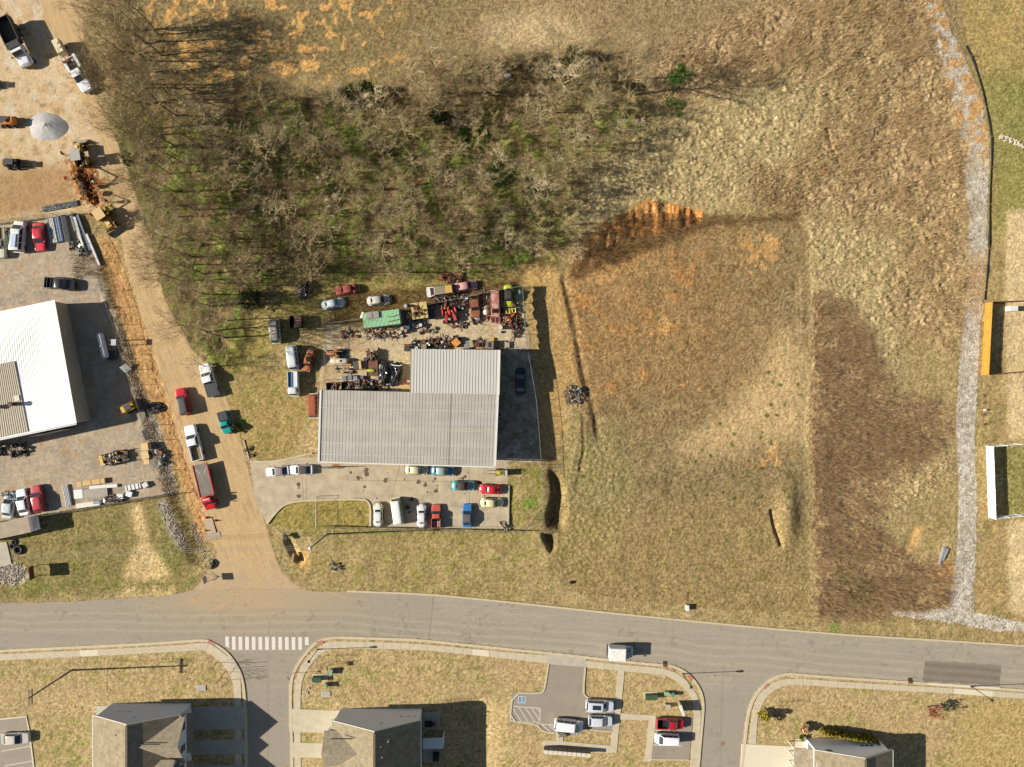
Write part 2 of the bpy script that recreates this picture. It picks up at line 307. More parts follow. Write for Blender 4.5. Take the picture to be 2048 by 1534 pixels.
# east lots
mE = inp([(1985, 260), (2140, 260), (2140, 1300), (1955, 1240), (1950, 900), (1965, 640)], .3, 6)
lay(mE, (166, 138, 86)); lay(mE * sm(N5, .0, .5), (142, 126, 68), .6)
lay(inp([(1920, -60), (2140, -60), (2140, 480), (1990, 480), (1985, 260), (1960, 160), (1930, 90)], .5, 8), (172, 146, 82), .9)
lay(inp([(1960, 150), (2048, 140), (2140, 200), (2140, 420), (1985, 470), (1988, 280)], .8, 14), (134, 128, 62), .75)
lay(inp([(2012, 420), (2140, 410), (2140, 870), (2016, 880), (2010, 640)], .25, 4), (206, 176, 124)); lay(inp([(2014, 1040), (2140, 1040), (2140, 1235), (2020, 1225)], .3, 5), (208, 178, 126))
lay(inp([(2000, 890), (2140, 880), (2140, 1030), (2005, 1035)], .3, 4), (140, 130, 66), .8)
# west
m_nw = inp(YARDNW, .6, 6); lay(m_nw, (200, 170, 126)); lay(m_nw * sm(N5, .0, .4), (210, 186, 148), .6); lay(m_nw * sm(N2 - .1, .1, .5), (190, 148, 94), .6); lay(m_nw * sm(noise(40, 70, 3, math.radians(60), .25), .15, .5), (200, 190, 172), .6); lay(m_nw * sm(-N5 + N1 * .4, .2, .6), (150, 118, 74), .6)
lay(inp([(0, 340), (140, 330), (150, 400), (60, 430), (-40, 440), (-40, 350)], .6, 8), (166, 126, 78), .8)
sh = inp([(196, 470), (232, 480), (262, 580), (300, 680), (345, 800), (395, 960), (428, 1090), (400, 1080), (350, 930), (285, 760), (232, 610)], .3, 5)
rag = inp([(205, 520), (240, 640), (280, 770), (330, 930), (350, 990), (380, 1060), (400, 1130), (370, 1120), (340, 1020), (300, 900), (262, 780), (232, 660), (196, 540)], .5, 4)
lay(rag, (146, 118, 74)); lay(rag * sm(N5, 0, .4), (110, 106, 50), .7)
lay(sh, (200, 150, 90)); lay(sh * sm(noise(14, 44, 4, math.radians(72), .15), .0, .4), (160, 112, 64), .8)
swl = inp([(-60, 1040), (345, 990), (400, 1100), (380, 1175), (-60, 1205)], .3, 5); lay(swl, (138, 120, 68)); lay(swl * sm(N5 + N2, .0, .5), (122, 118, 52), .7)
st = inp([(255, 1010), (285, 1010), (300, 1090), (340, 1140), (350, 1190), (240, 1195), (250, 1140), (275, 1080)], .6, 4); lay(st, (218, 184, 124), .9); lay(st * sm(N1, .1, .5), (172, 140, 88), .5)
lay(line([(0, 1185), (180, 1178), (330, 1170), (390, 1160)], 22, 8) * sm(N5, -.3, .3), (112, 112, 48), .7)
for q in ([(330, 1010), (350, 1060), (365, 1085)], [(300, 850), (325, 920), (338, 975)], [(290, 830), (310, 860)]): lay(line(q, 24, 7), (176, 166, 152), .85)
lay(sm(36 - np.hypot(PX - 22, (PY - 1148) * 1.5) + N1 * 12, 0, 6), (184, 172, 156), .9)
isl = inp([(440, 790), (470, 760), (560, 740), (640, 800), (640, 905), (590, 912), (530, 920), (495, 915)], .2, 4); lay(isl, (160, 134, 76)); lay(isl * sm(N5, .1, .5), (128, 124, 54), .55); lay(inp([(600, 870), (642, 800), (642, 912), (590, 914)], .8, 10), (188, 160, 114), .7)
isl2 = inp([(533, 1046), (552, 1022), (594, 1000), (727, 996), (743, 1013), (743, 1060), (600, 1062)], 0, 1); lay(isl2, (156, 134, 66)); lay(isl2 * sm(N5, .0, .5), (128, 122, 50), .6)
sl2 = inp([(560, 1065), (1070, 1075), (1110, 1180), (700, 1178), (590, 1160)], .6, 10); lay(sl2 * sm(N5 + N2 * .6, .0, .5), (140, 130, 58), .6)
lay(line([(600, 1060), (760, 1066), (1060, 1074)], 16, 8), (142, 132, 62), .5)
lay(sm(22 - np.hypot(PX - 606, (PY - 1118) * .8) + N1 * 16, 0, 8), (214, 164, 92), .8); lay(inp([(1017, 940), (1085, 930), (1085, 1040), (1017, 1050)], .3, 4) * sm(N5, -.3, .2), (128, 126, 48), .7)
# green weeds
for cx, cy, r in ((1715, 1180, 24), (1690, 1160, 20), (1345, 165, 22), (1350, 215, 16), (1060, 1010, 16), (480, 850, 14), (1670, 1255, 14)): lay(sm(r - np.hypot(PX - cx, PY - cy) + N5 * r, 0, 10), (112, 138, 48), .7)
# south lawns
m_s = np.clip(inp(K_W + [(-900, 2400)]) + inp(K_M) + inp(K_E + [(2900, 2400)]), 0, 1)
lay(m_s, (178, 150, 100), .9); lay(m_s * sm(N5 * .7 + N1 * .6, .1, .6), (192, 164, 114), .6); lay(m_s * sm(-N1 + N2 * .8, .25, .6), (146, 136, 68), .7)
lay(inp([(70, 1440), (180, 1440), (180, 1540), (80, 1560)], .8, 12) * sm(N5, -.3, .3), (130, 128, 56), .65); lay(inp([(1930, 1395), (2140, 1400), (2140, 1590), (1900, 1590)], .8, 8), (176, 150, 86), .8)
# dirt & gravel surfaces
lay(m_dr, (216, 178, 124)); lay(m_dr * sm(noise(26, 45, 4, math.radians(70), .08), -.05, .35), (192, 158, 112), .85); lay(m_dr * sm(noise(18, 46, 3, math.radians(72), .1), .15, .5), (232, 184, 112), .7)
lay(m_dr * sm(PY, 1090, 1180), (200, 172, 134), .75); lay(m_dr * line([(470, 1010), (487, 1060), (500, 1110), (520, 1170)], 12, 10), (222, 178, 110), .5)
lay(m_gy, (190, 168, 140)); lay(m_gy * sm(N2, .0, .4), (168, 152, 132), .7); lay(m_gy * sm(N5 + N1 * .3, .1, .5), (208, 184, 152), .6); lay(m_gy * sm(noise(22, 47, 3, math.radians(-8), .15), .2, .5), (212, 186, 150), .6); lay(m_gy * sm(-N5, .25, .5), (196, 150, 98), .5)
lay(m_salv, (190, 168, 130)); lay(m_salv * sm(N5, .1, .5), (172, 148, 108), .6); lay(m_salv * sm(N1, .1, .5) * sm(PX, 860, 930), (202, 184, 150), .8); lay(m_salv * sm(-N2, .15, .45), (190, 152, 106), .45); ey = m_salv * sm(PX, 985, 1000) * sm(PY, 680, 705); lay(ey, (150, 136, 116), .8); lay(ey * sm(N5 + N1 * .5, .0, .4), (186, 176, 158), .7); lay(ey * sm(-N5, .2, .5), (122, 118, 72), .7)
lay(m_tr, (186, 172, 150)); lay(m_tr * sm(N1 + N4 * .6, .1, .6), (208, 196, 176), .7); lay(m_tr * sm(-N1, .15, .5), (148, 130, 104), .6); lay(m_tr * sm(N2, .2, .6), (170, 148, 112), .5); lay(m_tr * sm(330 - PY, -40, 60) * sm(N5, -.3, .2), (196, 140, 72), .85); lay(m_tr * sm(PY, 600, 700) * sm(N1 + N5 * .5, -.2, .3), (216, 208, 194), .6); lay(m_tr * sm(620 - PY, -30, 30) * sm(PY, 480, 540), (176, 136, 84), .8)
# main road: grey asphalt dusted with clay
lay(m_main, (178, 164, 142)); lay(m_main * sm(noise(60, 48, 4, math.radians(3), .08), .0, .5), (190, 174, 148), .6); lay(m_main * sm(noise(30, 49, 3, math.radians(4), .07), .2, .5), (164, 151, 132), .5)
lay(m_main * sm(860 - PX, -4, 4) * sm(PY, 1150, 1190), (168, 152, 130), .35)
inter = m_main * np.exp(-((PX - 500) / 190) ** 2) * sm(1290 - PY, 0, 90); lay(inter, (206, 172, 126), .75)
for cx, cy, r, s in ((330, 1090, 190, 1), (330, 1080, 165, 1), (760, 1010, 240, -1), (780, 1000, 215, -1), (320, 1100, 140, 1)):
    lay(m_main * sm(4 - np.abs(np.hypot(PX - cx, (PY - cy) * 1.25) - r + N2 * 4), 0, 4) * (PY > cy) * (sm((PX - cx) * s, 20, 80)), (216, 172, 108), .6)
for yy in (1228, 1246, 1262): lay(m_main * sm(3.5 - np.abs(PY - yy - N3 * 8 - np.maximum(0, (PX - 700) * .085)), 0, 3), (196, 178, 148), .5)
lay(inp([(1850, 1321), (2003, 1330), (1999, 1371), (1845, 1362)]), (136, 124, 108)); lay(m_main * line([(868, 1186), (858, 1280)], 2, 1.5), (140, 126, 106), .7)
lay(m_main * sm(PY, 1372, 1400), (170, 157, 138), .6)
cr = np.abs(noise(70, 72, 4, .05, .5)); lay(m_main * sm(.012 - cr, 0, .008) * sm(N3, 0, .4), (136, 122, 102), .6)
for o_ in (1222, 1238, 1254, 1272): lay(m_main * sm(7 - np.abs(PY - o_ - N3 * 5 - np.maximum(0, (PX - 700) * .085)), 0, 6), (170, 156, 134), .4)
lay(m_main * sm(N1 + N2, .5, .9), (150, 136, 116), .5); lay(m_main * line([(536, 1290), (536, 1534)], 2, 1.5), (150, 136, 116), .6); lay(m_main * line([(1446, 1330), (1440, 1534)], 2, 1.5), (150, 136, 116), .6)
# trench spoil, fire ring, spots
lay(sm(1 - np.hypot((PX - 172 - (PY - 365) * .33) / 34, (PY - 365) / 62) + N1 * .5, 0, .3), (158, 98, 50)); lay(sm(1 - np.hypot((PX - 172 - (PY - 365) * .33) / 20, (PY - 360) / 45) + N1 * .9, .2, .4), (104, 62, 34), .8)
lay(sm(22 - np.hypot(PX - 1147, PY - 790) + N1 * 8, 0, 5), (112, 96, 76), .9); lay(line([(1100, 930), (1108, 1000), (1102, 1080)], 26, 10), (92, 76, 50), .7)  # last dark strip paints shade along the ditch under the steep bank
C *= 1 + (.10 * (1 - m_main) * (1 - m_dr) * (1 - m_gy))[..., None]
LUM = (C * np.array((.3, .59, .11))).sum(-1, keepdims=True); C = C * .87 + LUM * .13
C *= (1 - .10 * m_field - .04 * mN)[..., None]
GR = (N4 * 8 + noise(2.0, 50, 1) * 44 + noise(5, 51, 2) * 10) * (1 - .88 * m_main) * (1 - .8 * m_dr) * (1 - .6 * m_gy) * (1 - .3 * m_salv) * (1 - .55 * m_nw) * (1 + .35 * (mB1 + mB2))
C += GR[..., None] * np.array((1, .95, .75))
# ---- relief
soft = np.clip(1 - blur(np.clip(m_main + m_dr * .9 + m_gy * .8 + m_lot + m_tr * .6 + m_salv * .7, 0, 1), 3), 0, 1)
c1 = cells(10, 60, .3, .8); c2 = cells(6.5, 61)
Z += m_tuss * (.2 * sm(c1, .72, .12) * (.35 + .65 * sm(N5, -.3, .3)) + .14 * sm(c2, .6, .1) + .15 * N5)
Z += soft * (1 - .6 * m_nw) * (.03 * noise(2.6, 62, 2) + .03 * N1 + .13 * N2 * (1 - m_s)) + .008 * noise(2.2, 63, 2) * (1 - m_main)
Z += soft * m_field * .05 * N4 + soft * (mB1 + mB2) * (.16 * N1 + .2 * N5 + .16 * noise(4.5, 66, 2)) + m_gy * .02 * N1 + grn * .07 * sm(cells(9, 31), .15, .6)
Z += .45 * m_wood * N2
bank = sm(inp([(900, 560), (1140, 520), (1230, 470), (1420, 436), (1620, 430), (2300, 430), (2300, -300), (700, -300)], .3, 34), .15, .85) * sm(PX, 980, 1230) * sm(1900 - PX, 0, 330)
Z += bank * .9 + m_gul * (.75 * noise(13, 64, 3, 0, 5.)) * sm(blur(m_gul, 8), .2, .8) + .35 * noise(12, 67, 3, .35, 4.) * inp([(1140, 540), (1160, 480), (1240, 430), (1300, 460), (1230, 520)], .5, 8)
Z += -.5 * line(ditch, 5, 7) - .25 * line([(1165, 830), (1168, 900), (1160, 940)], 3, 4)
Z -= 1.6 * inp([(1100, 938), (1112, 948), (1122, 962), (1127, 990), (1130, 1018), (1125, 1045), (1120, 1058), (1108, 1050), (1100, 1055), (1096, 1030), (1106, 1000), (1109, 975)], .35, 3.5) + 1.2 * inp([(1084, 1068), (1110, 1070), (1108, 1096), (1102, 1106), (1096, 1094)], .35, 3)
Z -= .9 * line([(1543, 1022), (1550, 1055), (1562, 1090)], 4, 4) - 1.0 * np.exp(-((PX - 1575) / 22) ** 2 - ((PY - 1030) / 60) ** 2)
Z -= .9 * line([(578, 1082), (588, 1105), (600, 1120)], 10, 7); Z -= 1.2 * line([(1648, 262), (1658, 300), (1674, 335)], 4, 4)
Z += .5 * sm(1 - np.hypot((PX - 172 - (PY - 365) * .33) / 34, (PY - 365) / 62), 0, .8) * (.4 + N1 + .8 * N4)
Z -= 1.3 * line([(166, 345), (178, 375), (192, 402)], 7, 6) + 1.3 * np.exp(-((PX - 945) / 42) ** 2) * sm(PY, 1385, 1420)  # second dip is added so the middle townhouse casts a longer shadow
Z += .35 * line([(196, 560), (240, 680), (280, 800), (330, 940)], 20, 16) * N5 + .1 * sh * noise(6, 65, 3, math.radians(72), .2)
m_pad = np.clip(sum(inp(q) for q in ([(1086, 1320), (1180, 1328), (1172, 1384), (1240, 1392), (1236, 1466), (1160, 1475), (1080, 1468), (1012, 1450), (1018, 1378), (1080, 1378)], [(1296, 1424), (1394, 1428), (1390, 1524), (1284, 1526)], [(-60, 1430), (60, 1424), (90, 1600), (-60, 1600)], [(380, 1405), (500, 1405), (500, 1600), (380, 1600)], [(574, 1410), (700, 1414), (700, 1600), (574, 1600)], [(1470, 1478), (1640, 1470), (1660, 1600), (1470, 1600)], [(-40, 1084), (16, 1082), (28, 1132), (-40, 1146)], [(1080, 1474), (1240, 1486), (1238, 1508), (1080, 1508)])), 0, 1)
pav = blur(np.clip(m_main + m_lot + m_pad, 0, 1), 1.5); Z = Z * (1 - np.clip(pav * 1.4, 0, 1))
Z += .07 * blur(m_s, 1) * (1 - np.clip(m_main * 5, 0, 1))
Z[m_lot > 0] = np.minimum(Z[m_lot > 0], -.02); Z -= .05 * (m_main > 0)
def zat(x, y):
    i = min(NX - 1, int(np.searchsorted(gx, x))); j = min(NY - 1, int(np.searchsorted(gy, y))); return float(Z[j, i])
GROUNDM = attr_mat('ground_soil', .95, 7., .80, 1.18, .2); ROADM = attr_mat('worn_surface', .85, 5., .93, 1.07, .1)
CL = np.clip(C, 4, 250) / 255.; CL = np.where(CL > .04, ((CL + .055) / 1.055) ** 2.4, CL / 12.92) * ALB
def gridmesh(name, m, mask=None, dz=0., smooth=True):
    X, Y = WX.copy(), WY.copy(); idx = np.arange(NX * NY).reshape(NY, NX)
    q = np.stack([idx[:-1, :-1], idx[:-1, 1:], idx[1:, 1:], idx[1:, :-1]], -1).reshape(-1, 4)
    if mask is None:
        used = np.arange(NX * NY); zz = Z.ravel()
    else:
        k = (mask[:-1, :-1] + mask[:-1, 1:] + mask[1:, 1:] + mask[1:, :-1]).ravel() > 1.5; q = q[k]; used, q = np.unique(q, return_inverse=True); q = q.reshape(-1, 4); zz = Z.ravel()[used] + dz
    me = bpy.data.meshes.new(name); n = len(used); me.vertices.add(n); me.loops.add(q.size); me.polygons.add(len(q))
    me.vertices.foreach_set('co', np.stack([X.ravel()[used], Y.ravel()[used], zz], -1).astype(np.float32).ravel())
    me.loops.foreach_set('vertex_index', q.astype(np.int32).ravel()); me.polygons.foreach_set('loop_start', np.arange(0, q.size, 4, dtype=np.int32))
    me.update(calc_edges=True); me.polygons.foreach_set('use_smooth', np.ones(len(q), bool))
    a = me.color_attributes.new('Col', 'FLOAT_COLOR', 'POINT'); cc = np.ones((n, 4), np.float32); cc[:, :3] = CL.reshape(-1, 3)[used]; a.data.foreach_set('color', cc.ravel())
    me.materials.append(m); o = bpy.data.objects.new(name, me); COL.objects.link(o); return tag(o, kind='structure')
gridmesh('ground', GROUNDM)
gridmesh('main_road', ROADM, m_main, .06)
gridmesh('dirt_road', ROADM, (m_dr > 0) * (m_main < .5) * 1., .012)
gridmesh('gravel_lot', GROUNDM, m_gy, .012); gridmesh('salvage_lot', GROUNDM, m_salv * (m_lot < .5), .012); gridmesh('gravel_track', GROUNDM, m_tr, .012)
def colmesh(name, vs, fs, cs, m):
    """numpy triangles with a colour per vertex (ground cover)"""
    me = bpy.data.meshes.new(name); me.vertices.add(len(vs)); me.loops.add(fs.size); me.polygons.add(len(fs))
    me.vertices.foreach_set('co', vs.astype(np.float32).ravel()); me.loops.foreach_set('vertex_index', fs.astype(np.int32).ravel())
    me.polygons.foreach_set('loop_start', np.arange(0, fs.size, fs.shape[1], dtype=np.int32)); me.update(calc_edges=True)
    a = me.color_attributes.new('Col', 'FLOAT_COLOR', 'POINT'); cc = np.ones((len(vs), 4), np.float32); cc[:, :3] = cs; a.data.foreach_set('color', cc.ravel())
    me.materials.append(m); o = bpy.data.objects.new(name, me); COL.objects.link(o); return o
STEMM = attr_mat('stem', .9, 6, .85, 1.15, 0)
def linc(c): return np.array(lin(c)) * ALB
def scatter(w, n):
    p = (w * (np.abs(WX) < 101) * (np.abs(WY) < 79)).ravel().astype(np.float64); p /= p.sum(); k = NR.choice(p.size, n, p=p)
    return np.stack([WX.ravel()[k] + NR.uniform(-.1, .1, n), WY.ravel()[k] + NR.uniform(-.1, .1, n), Z.ravel()[k]], -1)
def stems(name, w, n, l0, l1, lean, wd_, pal, per=4, label=None):
    b = np.repeat(scatter(w, n), per, 0); N = len(b); th = NR.uniform(0, 6.283, N); le = NR.uniform(l0, l1, N); tl = NR.uniform(lean * .4, lean, N)
    b[:, :2] += NR.normal(0, .12, (N, 2)); d = np.stack([np.cos(th) * np.sin(tl), np.sin(th) * np.sin(tl), np.cos(tl)], -1); tip = b + d * le[:, None]
    pr = np.stack([-np.sin(th), np.cos(th), 0 * th], -1) * wd_; vs = np.stack([b - pr - (0, 0, .05), b + pr - (0, 0, .05), tip], 1).reshape(-1, 3)
    pk = np.array([linc(c) for c in pal])[NR.randint(0, len(pal), N)] * NR.uniform(.75, 1.25, (N, 1)); o = colmesh(name, vs, np.arange(3 * N).reshape(-1, 3), np.repeat(pk, 3, 0), STEMM)
    return tag(o, kind='stuff', label=label)
free = (1 - np.clip(m_main + m_dr + m_lot + m_gy + m_tr + m_salv + m_field, 0, 1))
bw = np.clip(mB1 * (.12 + sm(N2 + N5, -.1, .35)), 0, 2) * free
stems('dry_reed_grass', mB2 * (.3 + sm(N2, -.1, .3)) * free, 16000, .4, 1.2, 1.2, .022, [(226, 190, 136), (188, 150, 102), (240, 208, 156), (150, 114, 76)], 4)
stems('dry_brush', bw + .25 * mB1 * free, 30000, .35, 1.5, 1.25, .018, [(204, 168, 124), (146, 114, 82), (226, 194, 146), (112, 86, 64), (184, 146, 106)], 4)
stems('dry_tussock_grass', m_tuss * free, 26000, .3, .7, 1.2, .03, [(226, 204, 150), (210, 184, 128), (190, 164, 104)], 4)
wl = m_wood * free * (.5 + sm(N2, -.2, .3))
stems('undergrowth', wl, 22000, .4, 1.3, 1.2, .018, [(156, 134, 98), (128, 104, 68), (112, 112, 48), (96, 76, 50)], 4)
wy = (inp([(660, 590), (860, 575), (1040, 560), (1045, 572), (860, 612), (720, 648), (660, 645)], .4, 4) + inp([(1150, 480), (1240, 430), (1420, 436), (1590, 430), (1600, 438), (1420, 450), (1200, 540), (1140, 560)], .4, 5) + .5 * inp([(140, 510), (205, 515), (212, 550), (150, 560)], .3, 4) + rag * .6)
stems('dead_weeds', wy * (1 - m_main), 9000, .3, .9, 1.2, .022, [(176, 142, 94), (140, 104, 66), (120, 88, 56)], 4)
gw = np.clip(sum(sm(r - np.hypot(PX - cx, PY - cy) + N5 * r, 0, 10) for cx, cy, r in ((1715, 1180, 24), (1345, 160, 24), (1350, 215, 18), (1340, 235, 12), (1000, 350, 30), (950, 270, 30))), 0, 1)
stems('green_weeds', gw, 2600, .3, .7, 1.3, .06, [(92, 132, 46), (70, 108, 36)], 4)
def stones(name, w, n, r0, r1, pal):
    p = scatter(w, n); OV = np.array([(1, 0, 0), (-1, 0, 0), (0, 1, 0), (0, -1, 0), (0, 0, 1), (0, 0, -1)], float); OF = np.array([(0, 2, 4), (2, 1, 4), (1, 3, 4), (3, 0, 4), (2, 0, 5), (1, 2, 5), (3, 1, 5), (0, 3, 5)])
    r = NR.uniform(r0, r1, (n, 1, 1)); v = OV[None] * r * NR.uniform(.55, 1.2, (n, 6, 3)); t = NR.uniform(0, 6.28, n); cx, sx = np.cos(t)[:, None], np.sin(t)[:, None]
    v = np.stack([v[..., 0] * cx - v[..., 1] * sx, v[..., 0] * sx + v[..., 1] * cx, v[..., 2] * .8], -1) + p[:, None] + (0, 0, .03); f = (OF[None] + 6 * np.arange(n)[:, None, None]).reshape(-1, 3)
    pk = np.array([linc(c) for c in pal])[NR.randint(0, len(pal), n)] * NR.uniform(.8, 1.15, (n, 1)); return tag(colmesh(name, v.reshape(-1, 3), f, np.repeat(pk, 6, 0), STEMM), kind='stuff')
rip = sum(line(q, w_, 5) for q, w_ in (([(330, 1012), (350, 1060), (366, 1088)], 16), ([(300, 850), (325, 920), (340, 978)], 22), ([(240, 660), (262, 740), (290, 820)], 12), ([(385, 1050), (402, 1090), (415, 1125)], 8))) + sm(34 - np.hypot(PX - 20, (PY - 1148) * 1.5), 0, 6)
stones('riprap_gravel', blur(rip, 3) + .25 * rip * sm(N1, -.2, .3), 3000, .05, .17, [(198, 188, 172), (222, 214, 202), (168, 154, 136), (186, 166, 136)])
stones('track_gravel', m_tr * sm(PY, 560, 680) + .25 * m_tr, 6500, .05, .13, [(204, 192, 174), (224, 214, 198), (158, 144, 124)])
stones('straw_litter', st + .3 * line([(560, 1120), (640, 1150), (700, 1160)], 10, 8), 1500, .02, .07, [(226, 196, 140), (206, 172, 112)])
# ------------------------------------------------------------ paved slabs, kerbs, walks
CONC = mat((214, 198, 168), .85, var=.10, scale=.9); CONC2 = mat((198, 186, 164), .85, var=.12, scale=.7); CONCN = mat((236, 222, 194), .85, var=.05)
KERBM = mat((216, 198, 164), .85, var=.12, scale=1.5); ASPH = mat((166, 152, 134), .9, var=.10, scale=.5); ASPH2 = mat((170, 156, 138), .9, var=.08, scale=.6)
LOTM = mat((200, 181, 151), .85, var=.24, scale=.55); WHITE = mat((238, 230, 214), .8, var=.2, scale=5); STAIN = mat((112, 92, 72), .9, var=.3, scale=2)
def offs(pts, d):
    out = []
    for i, p in enumerate(pts):
        a = pts[max(i - 1, 0)]; b = pts[min(i + 1, len(pts) - 1)]; dx, dy = b[0] - a[0], b[1] - a[1]; l = math.hypot(dx, dy) or 1
        out.append((p[0] - dy / l * d, p[1] + dx / l * d))
    return out
def smooth(pts, n=2):
    for _ in range(n):
        q = [pts[0]]
        for a, b in zip(pts, pts[1:]): q += [(a[0] * .75 + b[0] * .25, a[1] * .75 + b[1] * .25), (a[0] * .25 + b[0] * .75, a[1] * .25 + b[1] * .75)]
        pts = q + [pts[-1]]
    return pts
def kerb(pts, w=.42, z1=.15, z0=-.4, name='kerb', m=None, sm_=1):
    p = smooth(PL(pts), sm_); return struct(name, B().strip(p, offs(p, w), z0, z1), m or KERBM)
def slab(name, pts, m, z1=.13, z0=-.3): return struct(name, B().prism(PL(pts), z0, z1), m)
for q, w in ((K_W, -.42), (K_M, -.42), (K_E, -.42)): kerb(q, w)
kerb([(694, 1184), (860, 1190), (1000, 1204), (1300, 1236), (1650, 1269), (1857, 1281), (2048, 1293), (2140, 1299), (2900, 1350)], .3, .12)
def walk(name, a, b, m=CONC, z=.135):
    """pavement of single flags between two edges"""
    a, b = smooth(PL(a)), smooth(PL(b)); bb = B().strip(a, b, -.3, z); struct(name, bb, m)
    j = B(); acc = 0.
    for i in range(len(a) - 1):
        l = math.hypot(a[i + 1][0] - a[i][0], a[i + 1][1] - a[i][1]); t = 1.5 - acc; 
        while t < l:
            f = t / l; pa = [a[i][k] + (a[i + 1][k] - a[i][k]) * f for k in (0, 1)]; pb = [b[i][k] + (b[i + 1][k] - b[i][k]) * f for k in (0, 1)]
            j.slab([(pa[0] - .02, pa[1], z + .002), (pa[0] + .02, pa[1] + .02, z + .002), (pb[0] + .02, pb[1] + .02, z + .002), (pb[0] - .02, pb[1], z + .002)], .004); t += 1.5
        acc = (acc + l) % 1.5
    tag(j.obj('pavement_joint_line', mat((150, 134, 108), .9)), kind='structure')
walk('sidewalk', [(-60, 1310), (0, 1308), (156, 1300.5), (293, 1293.7), (381, 1288), (412, 1284), (430, 1292), (457, 1312), (475, 1332), (482, 1355), (483, 1402), (484, 1534), (484, 1590)], [(-60, 1323), (0, 1320.5), (195, 1311), (332, 1304), (395, 1300), (409, 1300.5), (418, 1305), (440, 1322), (456, 1340), (466, 1360), (470, 1402), (471, 1534), (471, 1590)])
walk('sidewalk', [(590, 1590), (589, 1534), (588.5, 1398), (591, 1363), (598, 1340), (614, 1316), (634, 1296), (653, 1284), (675, 1281.5), (831, 1286), (945, 1297), (1040, 1306), (1092, 1310)], [(603, 1590), (602, 1534), (601, 1402), (603, 1370), (609, 1347), (624, 1326), (641, 1307), (661, 1297), (676, 1295.7), (830, 1298), (945, 1309), (1040, 1319.7), (1092, 1326)])
walk('sidewalk', [(1173, 1321), (1234, 1328), (1320, 1335), (1344, 1341), (1362, 1351), (1378, 1365), (1391, 1384), (1400, 1405), (1402, 1432), (1398, 1480), (1393, 1590)], [(1173, 1334), (1234, 1340.5), (1312, 1348), (1336, 1352), (1348, 1359), (1361, 1370), (1379, 1388), (1387, 1408), (1388, 1435), (1384, 1480), (1376, 1590)])
walk('sidewalk', [(1497, 1486), (1501, 1450), (1505, 1422), (1513, 1396), (1527, 1378), (1550, 1362), (1579, 1355.5), (1648, 1360), (1700, 1364), (1908, 1376), (2048, 1385.5), (2140, 1392)], [(1512, 1488), (1513, 1450), (1517, 1427), (1527, 1400), (1542, 1385), (1563, 1372), (1585, 1367.5), (1648, 1372.5), (1700, 1375.7), (1908, 1386.5), (2048, 1397), (2140, 1404)])
slab('driveway_apron', [(1092, 1303.5), (1173, 1312.5), (1173, 1334), (1092, 1327)], CONC2, .14)
for q in ([(160, 1300.6), (196, 1298.8), (198, 1310.6), (162, 1312.6)], [(945, 1297.6), (978, 1300.5), (978, 1313), (945, 1309.3)], [(1908, 1376.2), (1985, 1381.4), (1985, 1392.6), (1908, 1386.8)]): slab('sidewalk', q, CONCN, .143)
slab('kerb', [(1855, 1364.5), (2000, 1374), (1999, 1377.6), (1855, 1368.5)], CONCN, .155)
slab('driveway', [(386, 1413), (494, 1411), (496, 1457), (386, 1459)], CONC2, .14); slab('driveway', [(386, 1479), (496, 1478), (497, 1508), (386, 1508)], CONC2, .14); slab('driveway', [(386, 1530), (497, 1530), (497, 1590), (386, 1590)], CONC2, .14)
slab('driveway', [(579, 1417), (690, 1421), (690, 1466), (579, 1463)], CONC, .14); slab('driveway', [(581, 1484), (680, 1487), (680, 1515), (582, 1514)], CONC, .14); slab('driveway', [(582, 1535), (680, 1537), (680, 1590), (582, 1590)], CONC, .14)
slab('driveway', [(1483, 1487), (1590, 1492.5), (1591, 1478), (1612, 1476), (1640, 1590), (1478, 1590)], CONCN, .14)
for i, q in enumerate(([(1236, 1339), (1249, 1340.5), (1241, 1426), (1233, 1504.6), (1085, 1503.7), (1086, 1479), (1112, 1481), (1112, 1466), (1126, 1467), (1126, 1482), (1221, 1490.5), (1228, 1427)], [(1240, 1425.5), (1312, 1430.4), (1302, 1523), (1289, 1522), (1298, 1440), (1239, 1438)])): slab('footpath', q, CONC, .14)
PARK = [(1095.5, 1327), (1172, 1334), (1168, 1384), (1172, 1391), (1179, 1394.5), (1231, 1397.5), (1228, 1427), (1225, 1461), (1164, 1456), (1157, 1470), (1086, 1464.6), (1071, 1447), (1018, 1444), (1024.4, 1383.5), (1080, 1384.5), (1086, 1380.6), (1089, 1370)]
slab('parking_lot', PARK, ASPH, .115)
slab('parking_lot', [(1312, 1432), (1386, 1435), (1378, 1518), (1302, 1517)], ASPH, .115)
slab('parking_lot', [(-60, 1440), (0, 1436.5), (54, 1431), (61, 1462), (70, 1534), (80, 1590), (-60, 1590)], ASPH2, .115)
kerb([(1095.5, 1327), (1089, 1370), (1086, 1380.6), (1080, 1384.5), (1024.4, 1383.5), (1018, 1444), (1071, 1447), (1086, 1465), (1116, 1467)], .26, .2, m=CONC)
kerb([(1172, 1334), (1168, 1384), (1172, 1391), (1179, 1394.5), (1231, 1397.5)], -.28, .2, m=CONC); kerb([(1225, 1461), (1160, 1456)], .25, .2, m=CONC); kerb([(1302, 1517), (1378, 1518)], -.2, .17, m=CONC)
kerb([(-60, 1440), (0, 1436.5), (54, 1431), (61, 1462), (70, 1534), (80, 1590)], -.22, .17, m=CONCN, sm_=0)
slab('concrete_lot', LOT, LOTM, .03)
kerb([(533, 1046), (552, 1022), (567, 1008), (594, 1000), (636, 998), (727, 996), (738, 1002), (743, 1013), (742.6, 1053)], -.3, .2); kerb([(500, 924), (531, 925), (563, 922), (588, 916), (625, 908)], .25, .14)
